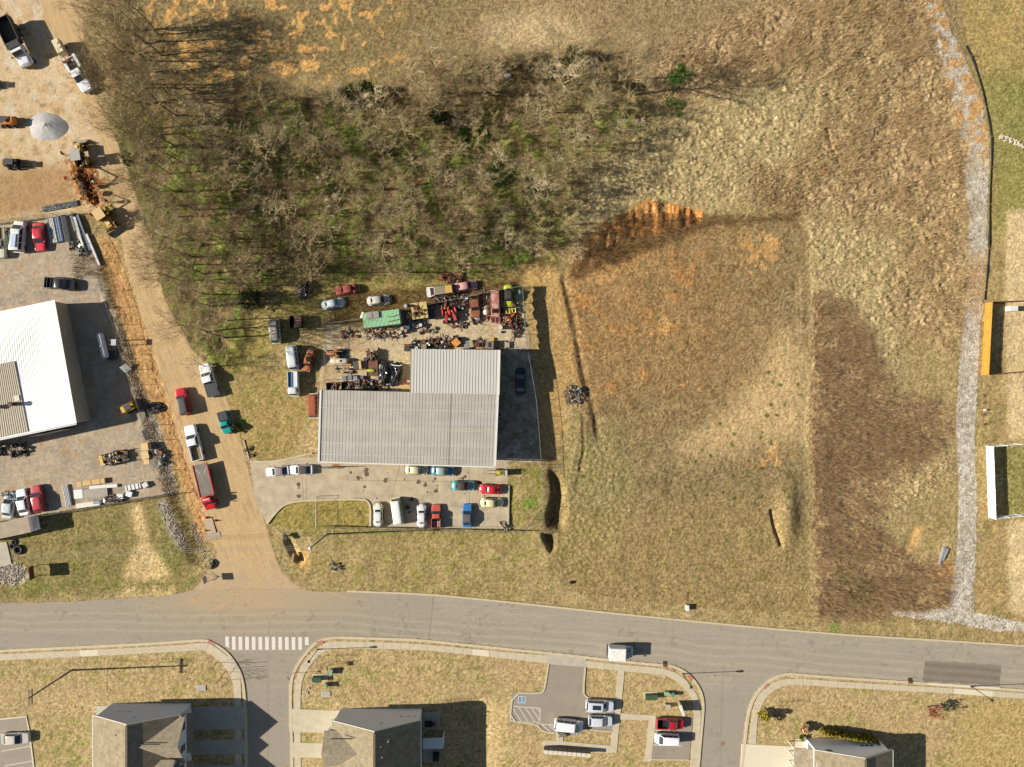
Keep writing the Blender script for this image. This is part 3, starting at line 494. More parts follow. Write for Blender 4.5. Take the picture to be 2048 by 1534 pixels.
kerb([(1014.6, 1053), (1016, 971)], -.28, .28, -.8, m=CONC2); kerb([(486, 880), (497, 917)], .2, .16); kerb([(743, 1054), (1015, 1054)], -.2, .1, m=CONC2)
jb = B()
for (a, b) in (((604, 952), (607, 1000)), ((612, 952), (613, 1000)), ((800, 930), (782, 1000)), ((938, 934), (940, 1052)), ((880, 1012), (1014, 1014)), ((700, 960), (1014, 964))):
    (x0, y0), (x1, y1) = P(*a), P(*b); d = Vector((x1 - x0, y1 - y0)).normalized() * .03
    jb.slab([(x0 - d.y, y0 + d.x, .032), (x0 + d.y, y0 - d.x, .032), (x1 + d.y, y1 - d.x, .032), (x1 - d.y, y1 + d.x, .032)], .003)
tag(jb.obj('pavement_joint_line', mat((138, 116, 88), .9)), kind='structure')
sb = B()
for i in range(54):
    px, py = (R.uniform(690, 985), R.uniform(938, 1045)) if i < 38 else R.choice(((598, R.uniform(965, 995)), (733, R.uniform(935, 955)), (R.uniform(850, 880), R.uniform(955, 985))))
    x, y = P(px, py); r = R.choice((.12, .18, .3, .45)); sb.prism([(x + r * R.uniform(.5, 1.2) * math.cos(t * .7), y + r * R.uniform(.5, 1.2) * math.sin(t * .7)) for t in range(9)], .031, .0345 + i * 1e-5)
tag(sb.obj('oil_dirt', STAIN), kind='stuff')
# markings
mk = B()
for i in range(13):
    x = 450.6 + 13.27 * i; y1 = 1290 if i == 12 else 1299.6
    mk.prism(PL([(x, 1273 + i * .1), (x + 7.2, 1273 + i * .1), (x + 7.6, y1 if i else 1296), (x + .3, y1 if i else 1292)]), .014, .018)
tag(mk.obj('crosswalk_marking_line', WHITE), kind='structure')
pm = B()
def ln(a, b, w=.1, z=.118):
    (x0, y0), (x1, y1) = P(*a), P(*b); d = Vector((x1 - x0, y1 - y0)).normalized() * w / 2
    pm.slab([(x0 - d.y, y0 + d.x, z), (x0 + d.y, y0 - d.x, z), (x1 + d.y, y1 - d.x, z), (x1 - d.y, y1 + d.x, z)][::-1], .004)
for a, b in (((1025, 1412), (1081, 1416)), ((1081, 1416), (1079, 1444)), ((1024, 1412), (1020, 1441)), ((1021, 1441), (1078, 1444.5)), ((1024, 1414), (1043, 1443)), ((1037, 1413), (1057, 1444)), ((1050, 1414), (1071, 1445)), ((1063, 1415), (1079, 1440)), ((1074, 1416), (1081, 1425)), ((1021, 1428), (1030, 1441)), ((1072, 1447), (1105, 1449)), ((1072, 1447), (1086, 1463)), ((1086, 1463), (1116, 1465)), ((1083, 1448), (1101, 1464)), ((1096, 1448), (1114, 1464)), ((1104, 1449), (1117, 1463)), ((1170, 1423), (1228, 1428)), ((1309, 1460), (1367, 1463)), ((1305, 1489), (1363, 1491)), ((0, 1469), (60, 1462)), ((4, 1502), (64, 1491)), ((10, 1531), (68, 1521))): ln(a, b)
tag(pm.obj('parking_marking_line', WHITE), kind='structure')
ac = B(); BLUEM = mat((96, 150, 190), .8, var=.05); ac.k = 0
def rect(bb, px, py, w, h, z0, z1, a): bb.box((*P(px, py), (z0 + z1) / 2), (w, h, z1 - z0), a)
rect(ac, 1043.5, 1399, 1.25, 1.1, .116, .121, -.06); ac.k = 1; rect(ac, 1043.5, 1399, 1.08, .94, .121, .124, -.06)
ac.k = 0; cx, cy = P(1043.5, 1399)
for i in range(11):
    a0 = -2.6 + i * .36; ac.box((cx - .06 + .26 * math.cos(a0), cy - .1 + .26 * math.sin(a0), .127), (.11, .06, .005), a0 + 1.57)
ac.box((cx - .06, cy + .1, .127), (.07, .42, .005)); ac.box((cx + .1, cy + .02, .127), (.3, .07, .005)); ac.box((cx + .26, cy - .14, .127), (.07, .34, .005), .3); ac.box((cx - .06, cy + .37, .127), (.13, .12, .005))
tag(ac.obj('accessible_bay_marking_line', [WHITE, BLUEM]), kind='structure')
RAMP = mat((196, 132, 110), .85, var=.1)
for q in ([(415, 1283.5), (419, 1279.6), (432, 1288), (429, 1293)], [(636.5, 1290), (633.5, 1283), (645, 1279.5), (649, 1285.5)], [(1373.5, 1352), (1379, 1347.5), (1387, 1356), (1382, 1361.5)], [(1526, 1374), (1530.5, 1378), (1538, 1369.5), (1534, 1365)]): slab('kerb_ramp_surface', q, RAMP, .16)
slab('terrace_slab', PL and [(846, 1424), (880, 1424), (880, 1458), (846, 1458)], CONC2, .16); slab('terrace_slab', [(846, 1498), (881, 1498), (881, 1524), (846, 1523)], CONC2, .16); slab('terrace_slab', [(194, 1411), (218, 1411.5), (218, 1434), (194, 1434)], CONC2, .16)
slab('concrete_pad_surface', [(-40, 1086), (14, 1084), (24, 1128), (0, 1134), (-40, 1142)], CONC2, .12)
# ------------------------------------------------------------ buildings
def V3(px, py, z): return Vector((*P(px, py, z), z))
def metal_roof(q, n, m, parent, name='roof', th=.14, rib=(.07, .035)):
    """sheet metal roof with raised seams; q = TL, TR, BR, BL"""
    q = [Vector(p) for p in q]; b = B(); b.slab([q[3], q[2], q[1], q[0]], th); nn = (q[2] - q[3]).cross(q[0] - q[3]).normalized(); b.k = 1
    for i in range(n + 1):
        f = (i + .02) / (n + .04); a = q[0].lerp(q[1], f) + nn * (th + rib[1] / 2 - .01); c = q[3].lerp(q[2], f) + nn * (th + rib[1] / 2 - .01)
        d = (q[1] - q[0]).normalized() * rib[0] / 2; h = nn * rib[1] / 2; b.add([a - d - h, a + d - h, a + d + h, a - d + h, c - d - h, c + d - h, c + d + h, c - d + h], [[0, 1, 2, 3], [7, 6, 5, 4], [3, 2, 6, 7], [0, 3, 7, 4], [2, 1, 5, 6]])
    return b.obj(name, m, parent)
sh1 = thing('workshop', 'grey ribbed metal roofed workshop with white rear block, between the parked cars and scrapyard', 'building')
RG = mat((198, 191, 177), .55, .1, var=.13, scale=.35, band=(1, 3.4, 1.06)); RGd = mat((192, 186, 172), .6, .1, var=.06); RW = mat((226, 220, 208), .5, .1, var=.04, scale=.4); RWd = mat((214, 208, 196), .5, .1)
WALLT = mat((190, 180, 162), .7, band=(0, .3, .9)); TRIM = mat((240, 236, 226), .5, var=.03)
A = [V3(642, 780, 4.4), V3(996, 788, 4.4), V3(990, 932, 5.4), V3(638, 922, 5.4)]
metal_roof(A, 54, [RG, RGd], sh1); Wq = [V3(822, 698, 4.5), V3(999, 700, 4.5), V3(997, 789, 4.75), V3(820.5, 786, 4.75)]
metal_roof(Wq, 30, [RW, RWd], sh1, rib=(.05, .05))
b = B(); iw = lambda q, d: [(p[0] + (d if p[0] < -10 else -d), p[1] + (d if p[1] < -5 else -d), p[2]) for p in q]
b.prism([(p[0] + .2, p[1] * .985) for p in A[:1]] + [(A[1].x - .25, A[1].y - .2), (A[2].x - .25, A[2].y + .5), (A[3].x + .2, A[3].y + .5)], 0, lambda p: 4.3 + (A[0].y - p[1]) * .078); b.obj('wall', WALLT, sh1)
b = B(); b.prism([(Wq[0].x + .15, Wq[0].y - .2), (Wq[1].x - .2, Wq[1].y - .2), (Wq[2].x - .2, Wq[2].y - .1), (Wq[3].x + .15, Wq[3].y - .1)], 0, 4.4); b.obj('wall', mat((214, 206, 190), .7, band=(0, .3, .92)), sh1)
def rail(b, p, q, w, h):
    d = (Vector(q) - Vector(p)); a = d.normalized().cross(Vector((0, 0, 1))).normalized() * w / 2; u = Vector((0, 0, h)); p, q = Vector(p), Vector(q)
    b.add([p - a, p + a, p + a + u, p - a + u, q - a, q + a, q + a + u, q - a + u], [[3, 2, 1, 0], [4, 5, 6, 7], [0, 1, 5, 4], [1, 2, 6, 5], [2, 3, 7, 6], [3, 0, 4, 7]])
up = Vector((0, 0, .1))
for p, q in ((A[0], A[3]), (A[1], A[2]), (Wq[1], Wq[2])):
    b = B(); rail(b, Vector(p) + up, Vector(q) + up, .32, .16); b.obj('rake_trim', TRIM, sh1)
SEAM = mat((212, 200, 174), .6, .1, var=.15, scale=3)
for f, i0, i1 in ((.25, 0, 1), (.5, 0, 1), (.53, 0, 1), (.74, 0, 1), (.9, 0, 1)):
    b = B(); p, q_ = A[0].lerp(A[3], f), A[1].lerp(A[2], f); nn_ = Vector((0, 0, .15)); rail(b, p + nn_, q_ + nn_, .12, .012); b.obj('lap_seam', SEAM, sh1)
b = B(); p, q_ = A[0].lerp(A[1], .735), A[3].lerp(A[2], .735); rail(b, p + Vector((0, 0, .15)), q_ + Vector((0, 0, .15)), .1, .02); b.obj('lap_seam', mat((150, 140, 120), .7), sh1)
b = B(); rail(b, A[3] + Vector((0, -.16, -.05)), A[2] + Vector((0, -.16, -.05)), .2, .16); b.obj('gutter', TRIM, sh1)
for t in (.1, .3, .52, .72, .9):
    b = B(); p = A[3].lerp(A[2], t); b.box((p.x, p.y + .47, 1.75), (3.4, .06, 3.4)); b.obj('garage_door', mat((226, 222, 212), .6, band=(2, .6, .85)), sh1)
# white warehouse, west
wh = thing('warehouse', 'big white ribbed metal warehouse beside the gravel lot with the red and white cars', 'building')
q = [V3(-120, 648, 4.3), V3(110, 600, 3.6), V3(154, 846, 4.2), V3(-120, 903, 4.9)]
WR = mat((252, 249, 240), .45, .0, var=.06, scale=.3, alb=.78); WRd = mat((248, 244, 232), .5, alb=.8)
metal_roof(q, 52, [WR, WRd], wh, rib=(.05, .018)); nn = (q[2] - q[3]).cross(q[0] - q[3]).normalized()
def onroof(px, py, up_=0.):
    z = 4.2
    for _ in range(4): x, y = P(px, py, z); z = q[0].z + ((q[0] - Vector((x, y, 0))).xy.dot(nn.xy)) / nn.z
    return Vector((x, y, z + .14 + up_))
qb = [onroof(-120, 752, .02), onroof(30, 722, .02), onroof(58, 863, .02), onroof(-120, 900, .02)]
metal_roof(qb, 40, [mat((214, 198, 170), .6, var=.06), mat((176, 158, 128), .6)], wh, 'roof_panel', .05, (.07, .05))
qp = [onroof(29, 792, .1), onroof(40, 790, .1), onroof(42, 801, .1), onroof(31, 803, .1)]; b = B(); b.slab(qp[::-1], .08); b.obj('roof_patch', mat((232, 224, 204), .6), wh)
b = B(); b.prism([(p.x - .25, p.y + (-.2 if i < 2 else .25)) for i, p in enumerate(q)], 0, lambda p: q[0].z - .02 + ((q[0].x - p[0]) * nn.x + (q[0].y - p[1]) * nn.y) / nn.z); b.obj('wall', mat((196, 186, 166), .7, band=(1, .3, .88)), wh)
for p0 in (onroof(31, 808), onroof(-11, 814)):
    b = B(); b.tube([p0 - Vector((0, 0, .2)), p0 + Vector((0, 0, 1.1))], .3, 14); b.tube([p0 + Vector((0, 0, 1.1)), p0 + Vector((0, 0, 1.25))], [.4, .38], 14); b.obj('roof_vent', mat((98, 74, 56), .7, .3, c2=(70, 54, 44)), wh)
b = B(); b.slab([(P(133, 662)[0], P(133, 661)[1], 2.35), (P(133, 662)[0], P(133, 674)[1], 2.35), (P(148, 674)[0], P(148, 674)[1], 2.1), (P(148, 661)[0], P(148, 661)[1], 2.1)], -.06); b.obj('door_canopy', mat((238, 232, 218), .5), wh)
b = B(); a0, a1 = V3(153.5, 846.5, 4.1), V3(-120, 903, 4.8); rail(b, a1 - Vector((0, .12, .05)), a0 - Vector((0, .12, .05)), .18, .16); b.obj('gutter', TRIM, wh)
for px in (95, 130):
    x, y = P(px, 888 - px * .215 + 7); b = B(); b.box((x, y + .55, 1.5), (2.6, .06, 3), .2); b.obj('garage_door', mat((226, 222, 210), .6), wh)
# houses
SHG = mat((190, 170, 138), .95, var=.28, scale=1.4, band=(1, .28, .9)); SHG2 = mat((172, 156, 130), .95, var=.3, scale=1.6, band=(0, .28, .9)); SIDE = mat((206, 214, 228), .7, var=.03, band=(2, .22, .95), alb=.7); SIDEW = mat((252, 252, 254), .6, var=.02, band=(2, .2, .97), alb=.88)
GLASS = mat((70, 84, 92), .12, .0, var=.1, spec=.8); DARKTRIM = mat((52, 54, 62), .6)
def window(parent, c, w, h, axis, s):
    """framed sash window on a wall; axis 0: faces +-x, 1: faces +-y"""
    f = B(); d = (.1, w, h) if axis == 0 else (w, .1, h); f.box((0, 0, 0), d); fo = f.obj('window', TRIM, parent, loc=c)
    for k in (-1, 1):
        g = B(); e = (.04, w * .82, h * .4) if axis == 0 else (w * .82, .04, h * .4); o = (s * .055, 0, k * h * .235) if axis == 0 else (0, s * .055, k * h * .235); g.box(o, e); g.obj('pane', GLASS, fo)
def gable(b, x0, x1, y0, y1, ze, zr, xr, oh=.35, th=.18):
    """main ridge along y at x=xr"""
    for sx in (-1, 1):
        xe = (x0 - oh) if sx < 0 else (x1 + oh); zz = ze - oh * (zr - ze) / abs(xr - (x0 if sx < 0 else x1))
        pts = [(xr, y1, zr), (xr, y0, zr), (xe, y0, zz), (xe, y1, zz)]
        b.slab(pts if sx > 0 else pts[::-1], -th)
def cross(b, xa, xb, yc, hw, zlow, zr, s, oh=.3, th=.16):
    """cross gable: ridge along x from xa (inside) to xb (front), s = facing"""
    for sy in (-1, 1):
        p = [(xa, yc, zr), (xb + s * oh, yc, zr), (xb + s * oh, yc + sy * (hw + .3), zlow), (xa + (xb - xa) * .42, yc + sy * (hw + .3), zlow)]
        b.slab(p if (sy * s) < 0 else p[::-1], th)
def house(name, label, x0, x1, yN, yS, ze, zr, xr, face, units, side, roofm, ground=0.):
    h = thing(name, label, 'house'); b = B(); b.prism([(x0, yS), (x1, yS), (x1, yN), (x0, yN)], ground, ze)
    b.add([(x0, yN, ze), (x1, yN, ze), (xr, yN, zr - .1), (x0, yS, ze), (x1, yS, ze), (xr, yS, zr - .1)], [[0, 1, 2], [5, 4, 3], [0, 2, 5, 3], [1, 4, 5, 2]]); b.obj('wall', side, h)
    r = B(); gable(r, x0, x1, yS, yN + .25, ze, zr, xr); ro = r.obj('roof', roofm, h)
    rc = B(); rc.box((xr, (yN + yS) / 2, zr + .05), (.34, yN - yS, .1)); rc.obj('ridge_cap', mat((120, 106, 86), .95), ro)
    for sx, xe in ((-1, x0), (1, x1)):
        rail_ = B(); zz = ze - .35 * (zr - ze) / abs(xr - xe); p0 = (xr, yN + .3, zr - .28); p1 = (xe + sx * .35, yN + .3, zz - .28); rail(rail_, p0, p1, .08, .3); rail_.obj('bargeboard', TRIM, h)
        rail_ = B(); rail(rail_, (xe + sx * .42, yN + .2, zz - .16), (xe + sx * .42, yS, zz - .16), .14, .14); rail_.obj('gutter', TRIM, h)
    return h
SHB = mat((160, 144, 116), .95, var=.3, scale=1.3, band=(1, .28, .9))
# west townhouse
h1 = house('townhouse', 'blue grey gabled townhouse with tan shingle roof and dormer, beside the small car park', -67.5, -54.2, -54.0, -78, 5.2, 8.2, -60.7, 1, 2, SIDE, SHB)
for yc in (-57.7, -65.6):
    b = B(); cross(b, -60.0, -53.3, yc, 3.4, 5.0, 7.5, 1); b.obj('front_gable_roof', SHG2, h1)
    b = B(); b.add([(-53.7, yc - 3.2, 2.9), (-53.7, yc + 3.2, 2.9), (-53.7, yc + 3.2, 5.1), (-53.7, yc, 7.4), (-53.7, yc - 3.2, 5.1)], [[0, 1, 2, 3, 4]]); b.add([(-54.3, yc - 3.2, 2.9), (-54.3, yc + 3.2, 2.9), (-54.3, yc + 3.2, 5.1), (-54.3, yc, 7.4), (-54.3, yc - 3.2, 5.1)], [[4, 3, 2, 1, 0]]); b.obj('front_gable_wall', SIDE, h1)
    for o in (1.75, -1.75): window(h1, (-53.66, yc + o, 4.3), 1.5, 1.6, 0, 1)
    b = B(); b.slab([(-53.7, yc + 3.3, 2.8), (-53.7, yc - 3.3, 2.8), (-52.7, yc - 3.3, 2.5), (-52.7, yc + 3.3, 2.5)], .1); b.obj('porch_roof', SHG2, h1)
    for o in (1.7, -1.7):
        b = B(); b.box((-54.16, yc + o, 1.15), (.1, 2.6, 2.3)); b.obj('garage_door', mat((236, 234, 228), .5, band=(2, .55, .9)), h1)
    # wall dormer between the two front gables
yd = -61.6
b = B(); b.box((-55.2, yd, 5.7), (1.9, 1.7, 1.6)); b.obj('dormer_wall', SIDE, h1); b = B(); cross(b, -57.6, -54.2, yd, 1.05, 6.3, 7.2, 1, .2, .1); b.obj('dormer_roof', SHG2, h1); window(h1, (-54.22, yd, 5.75), 1.1, 1.1, 0, 1)
b = B()
for i, (px, py) in enumerate(((226, 1418), (240, 1418), (252, 1418), (273, 1432))):
    x, _ = P(px, py, 4.2); z = 2.9 if i < 3 else 5.0; o = B().box((0, 0, 0), (.5, .12, .35)); o.obj('wall_vent', TRIM, h1, loc=(x, -53.95, z))
for px, py in ((234, 1468), (236, 1493), (236, 1507)):
    x, y = P(px, py, 6.9); b = B(); b.tube([(x, y, 6.0), (x, y, 7.35)], .09, 7); b.obj('vent_pipe', DARKTRIM, h1)
b = B(); b.box((*P(302, 1487, 7.3), 7.55), (3.2, .12, .14)); b.obj('ridge_vent', DARKTRIM, h1)
# middle townhouse
h2 = house('townhouse', 'pale grey gabled townhouse with tan shingle roof and rear patios, beside the wide driveways', -28.9, -15.2, -54.9, -78, 5.1, 8.6, -21.6, -1, 2, mat((232, 234, 236), .7, var=.03, band=(2, .22, .95), alb=.75), SHB, -1.2)  # ridge set higher than measured to lengthen its shadow
for yc in (-58.9, -67.5):
    b = B(); cross(b, -23.8, -30.0, yc, 2.6, 5.4, 7.2, -1); b.obj('front_gable_roof', SHG2, h2); b = B(); b.box((-29.4, yc, 2.7), (1.1, 4.9, 5.4)); b.obj('front_gable_wall', SIDE, h2)
    b = B(); b.box((-29.97, yc, 1.15), (.1, 3.6, 2.3)); b.obj('garage_door', mat((236, 234, 228), .5), h2); window(h2, (-29.98, yc, 3.9), 1.6, 1.5, 0, -1)
for i, (px, py) in enumerate(((803, 1431), (816, 1431), (830, 1432), (762.5, 1444.5))):
    z = 2.9 if i < 3 else 5.2; x, _ = P(px, py, z); o = B().box((0, 0, 0), (.45, .12, .3)); o.obj('wall_vent', TRIM, h2, loc=(x, -54.85, z))
for px, py in ((762, 1491), (764.5, 1512), (777, 1481)):
    x, y = P(px, py, 7.8); b = B(); b.tube([(x, y, 6.8), (x, y, 8.3)], .09, 7); b.obj('vent_pipe', mat((210, 200, 186), .5), h2)
b = B(); b.box((*P(684, 1477, 7.2), 7.27), (3.4, .12, .12)); b.obj('ridge_vent', DARKTRIM, h2)
for yc in (-56.5, -65.8): window(h2, (-15.16, yc, 3.8), 1.6, 1.5, 0, 1)
b = B(); x0, y0 = P(846, 1487, 2.6); b.slab([(x0, y0 + .9, 2.6), (x0, y0 - .9, 2.6), (x0 + 3.3, y0 - .9, 2.4), (x0 + 3.3, y0 + .9, 2.4)], .1); b.box((x0 + 3.25, y0, 1.2), (.1, 1.9, 2.4)); b.obj('patio_privacy_screen', mat((238, 236, 230), .5), h2)
# east house
h3 = house('townhouse', 'white sided gabled townhouse with clipped evergreen row, at the corner of the eastern street', 49.6, 61.6, -59.9, -80, 4.6, 7.1, 56.2, -1, 1, SIDEW, SHB)
for yc, zr in ((-66.2, 5.9),):
    b = B(); cross(b, 53.5, 48.6, yc, 2.6, 4.3, zr, -1); b.obj('front_gable_roof', SHG2, h3); b = B(); b.box((49.2, yc, 2.2), (1., 4.6, 4.4)); b.obj('front_gable_wall', SIDEW, h3)
    for o in (-.9, .9): window(h3, (48.68, yc + o, 3.4), .8, 1.4, 0, -1)
b = B(); b.slab([(46.6, -63.8, 2.7), (46.6, -60.2, 2.7), (49.7, -60.2, 3.3), (49.7, -63.8, 3.3)][::-1], -.12); b.obj('porch_roof', SHG2, h3)
for yy in (-60.4, -62.0, -63.6):
    b = B(); b.box((46.7, yy, 1.35), (.16, .16, 2.7)); b.obj('porch_post', TRIM, h3)
b = B(); b.box((49.55, -62, 1.05), (.1, 1.0, 2.1)); b.obj('door', mat((150, 84, 66), .6), h3)
window(h3, (49.58, -62, 4.0), .8, 1.3, 0, -1); b = B(); b.box((49.55, -75.5, 1.15), (.1, 4.6, 2.3)); b.obj('garage_door', mat((238, 238, 236), .5), h3)
for i, (px, py) in enumerate(((1724, 1484), (1733.5, 1484.5), (1743, 1485), (1658.5, 1491))):
    z = 2.6 if i < 3 else 4.3; x, _ = P(px, py, z); o = B().box((0, 0, 0), (.45, .12, .28) if i < 3 else (.9, .12, .8)); o.obj('wall_vent', DARKTRIM if i < 3 else mat((150, 140, 110), .8), h3, loc=(x, -59.86, z))
# ------------------------------------------------------------ fences
GALV = mat((176, 176, 168), .5, .5, var=.1); GALVD = mat((126, 128, 118), .6, .3, var=.1); GREENSCR = mat((86, 122, 102), .85, var=.2)
def chainlink(label, pts, h=2.1, posts=True, sp=3., name='chain_link_fence', screen=None, wire=GALVD, group=None):
    t = thing(name, label, 'fence', group=group); pts = PL(pts); w = B(); rl = B()
    for (x0, y0), (x1, y1) in zip(pts, pts[1:]):
        L = math.hypot(x1 - x0, y1 - y0); n = max(1, round(L / sp)); ux, uy = (x1 - x0) / L, (y1 - y0) / L
        for i in range(n):
            px, py = x0 + ux * L * i / n, y0 + uy * L * i / n; z = zat(px, py); b = B(); b.tube([(0, 0, -.3), (0, 0, h + .05)], .035, 6); b.ell((0, 0, h + .05), (.05, .05, .04), 6, 3); b.obj('post', GALV, t, loc=(px, py, z))
        k = int(L / .13)
        for i in range(k):
            for sgn in (1, -1):
                a = i * .13; e = a + sgn * h * .8; lo, hi = 0., 1.
                if e > L: hi = (L - a) / (e - a)
                if e < 0: hi = a / (a - e)
                X0, Y0 = x0 + ux * a, y0 + uy * a; e2 = a + (e - a) * hi; X1, Y1 = x0 + ux * e2, y0 + uy * e2; z0, z1 = zat(X0, Y0), zat(X1, Y1)
                w.tube([(X0, Y0, z0 + .05), (X1, Y1, z1 + .05 + (h - .1) * hi)], .0034, 3, False)
        m = max(2, int(L / 2)); rp = [(x0 + (x1 - x0) * i / m, y0 + (y1 - y0) * i / m) for i in range(m + 1)]
        rl.tube([(a, c, zat(a, c) + h) for a, c in rp], .028, 5)
    b = B(); x, y = pts[-1]; b.tube([(0, 0, -.3), (0, 0, h + .05)], .035, 6); b.obj('post', GALV, t, loc=(x, y, zat(x, y))); w.obj('wire_mesh', wire, t); rl.obj('top_rail', GALV, t)
    if screen:
        for (px0, py0), (px1, py1), za, zb in screen:
            (x0, y0), (x1, y1) = P(px0, py0), P(px1, py1); s = B(); n = 10; v = []
            for i in range(n + 1):
                x, y = x0 + (x1 - x0) * i / n + .06 * math.sin(i * 1.3), y0 + (y1 - y0) * i / n; z = zat(x, y); v += [(x + .05, y, z + za + .12 * math.sin(i * 2.1)), (x + .05, y, z + zb), (x + .08, y, z + za + .12 * math.sin(i * 2.1)), (x + .08, y, z + zb)]
            f = []
            for i in range(n): f += [[4 * i, 4 * i + 4, 4 * i + 5, 4 * i + 1], [4 * i + 2, 4 * i + 3, 4 * i + 7, 4 * i + 6]]
            s.add(v, f).obj('privacy_screen', GREENSCR, t)
    return t
chainlink('grey chain link fence between the gravel lot and the orange clay road edge', [(155, 428), (205, 548), (238, 650), (272, 770), (300, 850), (330, 940), (346, 986)])
chainlink('grey chain link fence along the grass verge behind the white panel piles', [(346, 986), (240, 1003), (120, 1024), (0, 1043), (-40, 1050)])
chainlink('chain link fence behind the white ladder rack van and red sedan', [(-40, 452), (0, 447), (80, 437), (155, 428)])
chainlink('chain link fence with green screen east of the workshop and scrapyard', [(1045, 574), (1048, 640), (1055, 700), (1062, 740), (1072, 800), (1078, 870), (1082, 930), (1085, 1017), (1048, 1062)], 2.2, screen=[((1045, 575), (1048, 640), .9, 2.15), ((1048, 640), (1056, 705), 1.1, 2.15), ((1056, 705), (1066, 760), 1.2, 2.15)])
chainlink('chain link fence running through dead weeds behind the scrapped vehicles', [(662, 648), (720, 640), (800, 622), (860, 611), (960, 590), (1045, 574)], 1.9)
chainlink('chain link fence along the lawn in front of the parked beetles', [(1048, 1062), (950, 1060), (850, 1057), (742, 1055), (637, 1052)], 1.9)
chainlink('short chain link fence across the mown grass island beside the driveway', [(637, 1052), (637, 992)], 1.9)
chainlink('chain link fence and gate at the west side of the scrapyard', [(655, 648), (655, 705), (654, 760), (650, 785)], 2.0)
g = thing('steel_gate', 'open steel tube gate with rusty patch against the workshop front', 'gate', (*P(672, 934), 0)); b = B()
for z in (.2, 1.1, 1.9): b.tube([(-2.6, 0, z), (1.6, 0, z)], .035, 6)
b.obj('gate_frame', GALVD, g)
for x in (-2.6, -.9, .8, 1.6): b = B(); b.tube([(x, 0, 0), (x, 0, 2.)], .04, 6); b.obj('gate_post', GALVD, g)
b = B(); b.box((0, .25, .02), (1.2, .5, .03)); b.obj('rust_plate', mat((176, 118, 66), .9), g)
# silt fence, wood and vinyl fences in the east
sf = thing('silt_fence', 'black fabric silt fence curving beside the gravel track', 'fence'); b = B()
pts = smooth(PL([(1930, 92), (1945, 120), (1962, 170), (1975, 230), (1982, 290), (1981, 350), (1978, 430), (1975, 520), (1969, 600)]), 1); v = []; f = []
for i, (x, y) in enumerate(pts): z = zat(x, y); v += [(x, y, z - .1), (x + .1 * math.sin(i), y, z + .27)]
for i in range(len(pts) - 1): f.append([2 * i, 2 * i + 2, 2 * i + 3, 2 * i + 1])
b.add(v, f).obj('fabric', mat((40, 42, 40), .8), sf)
for x, y in pts[::2]: b = B(); b.box((0, 0, .3), (.06, .06, .8)); b.obj('stake', mat((170, 140, 96), .8), sf, loc=(x, y, zat(x, y)))
def boardfence(name, label, segs, h, m, cap=None, post=2.4, openw=False):
    t = thing(name, label, 'fence')
    for (a, c) in segs:
        (x0, y0), (x1, y1) = P(*a), P(*c); L = math.hypot(x1 - x0, y1 - y0); an = math.atan2(y1 - y0, x1 - x0); b = B(); n = int(L / .16)
        for i in range(n): b.box((x0 + (x1 - x0) * (i + .5) / n, y0 + (y1 - y0) * (i + .5) / n, h / 2 + .03 * (i % 2)), (.15, .03, h), an)
        b.obj('board_panel', m, t); b = B()
        for z in (.35, h - .3): rail(b, (x0, y0, z), (x1, y1, z), .09, .09)
        b.obj('rail', cap or m, t); k = max(1, round(L / post))
        for i in range(k + 1): b = B(); b.box((0, 0, h / 2 + .04), (.12, .12, h + .1), an); b.obj('post', cap or m, t, loc=(x0 + (x1 - x0) * i / k, y0 + (y1 - y0) * i / k, 0))
    return t
boardfence('wooden_fence', 'new orange brown wooden board fence on the dirt beside the gravel track', [((1970.5, 606), (1963, 750))], 1.85, mat((226, 158, 62), .75, var=.18, scale=1.2), mat((206, 140, 60), .8))
boardfence('wooden_fence', 'thin brown wooden fence line behind the white air unit, meeting the orange boards', [((1970.5, 606), (2110, 600))], 1.7, mat((120, 92, 62), .85), None); boardfence('wooden_fence', 'thin brown wooden fence line between two bare tan yards', [((1963, 750), (2110, 737))], 1.7, mat((124, 96, 66), .85), None)
boardfence('vinyl_fence', 'bright white vinyl fence panel beside the gravel track', [((1972, 892), (1977, 1034))], 1.9, mat((252, 250, 246), .4, alb=.8, var=.02)); boardfence('vinyl_fence', 'white vinyl fence edge at the grassy yard, nearest to the wooden fence', [((1972, 892), (2110, 880))], 1.8, mat((250, 248, 244), .4, alb=.8)); boardfence('vinyl_fence', 'white vinyl fence edge at the grassy yard, nearest to the main road', [((1977, 1034), (2110, 1020))], 1.8, mat((251, 249, 245), .4, alb=.8))
# ------------------------------------------------------------ poles, lamps, wires
WOODP = mat((150, 130, 108), .9, var=.25, scale=3); BLK = mat((38, 38, 42), .5, .3)
p1 = thing('utility_pole', 'tall wooden utility pole with double crossarm on the lawn west of the crosswalk', 'utility pole', (*P(144, 1340), 0.1))
B().tube([(0, 0, -.5), (0, 0, 10.8)], [.17, .11], 9).obj('pole', WOODP, p1)
for z, d in ((10.4, -.16), (10.1, .16)): b = B(); b.box((d, 0, z), (.11, 2.4, .13)); b.obj('crossarm', mat((150, 140, 130), .8), p1)
for y in (-1.1, 0., 1.1):
    for d in (-.16, .16): b = B(); b.tube([(d, y, 10.45), (d, y, 10.62)], [.05, .03], 6); b.ell((d, y, 10.66), (.07, .07, .07), 6, 3); b.obj('insulator', mat((176, 170, 168), .3), p1)
B().tube([(0, 0, 6.6), (0, .9, 6.2), (.3, 2.4, 0)], .012, 4).obj('guy_wire', GALVD, p1)
p2 = thing('utility_pole', 'pale wooden utility pole with white top beside the culvert and chain link fence', 'utility pole', (*P(655, 1068), 0)); B().tube([(0, 0, -.5), (0, 0, 10.2)], [.16, .11], 9).obj('pole', mat((150, 150, 146), .9, var=.2), p2)
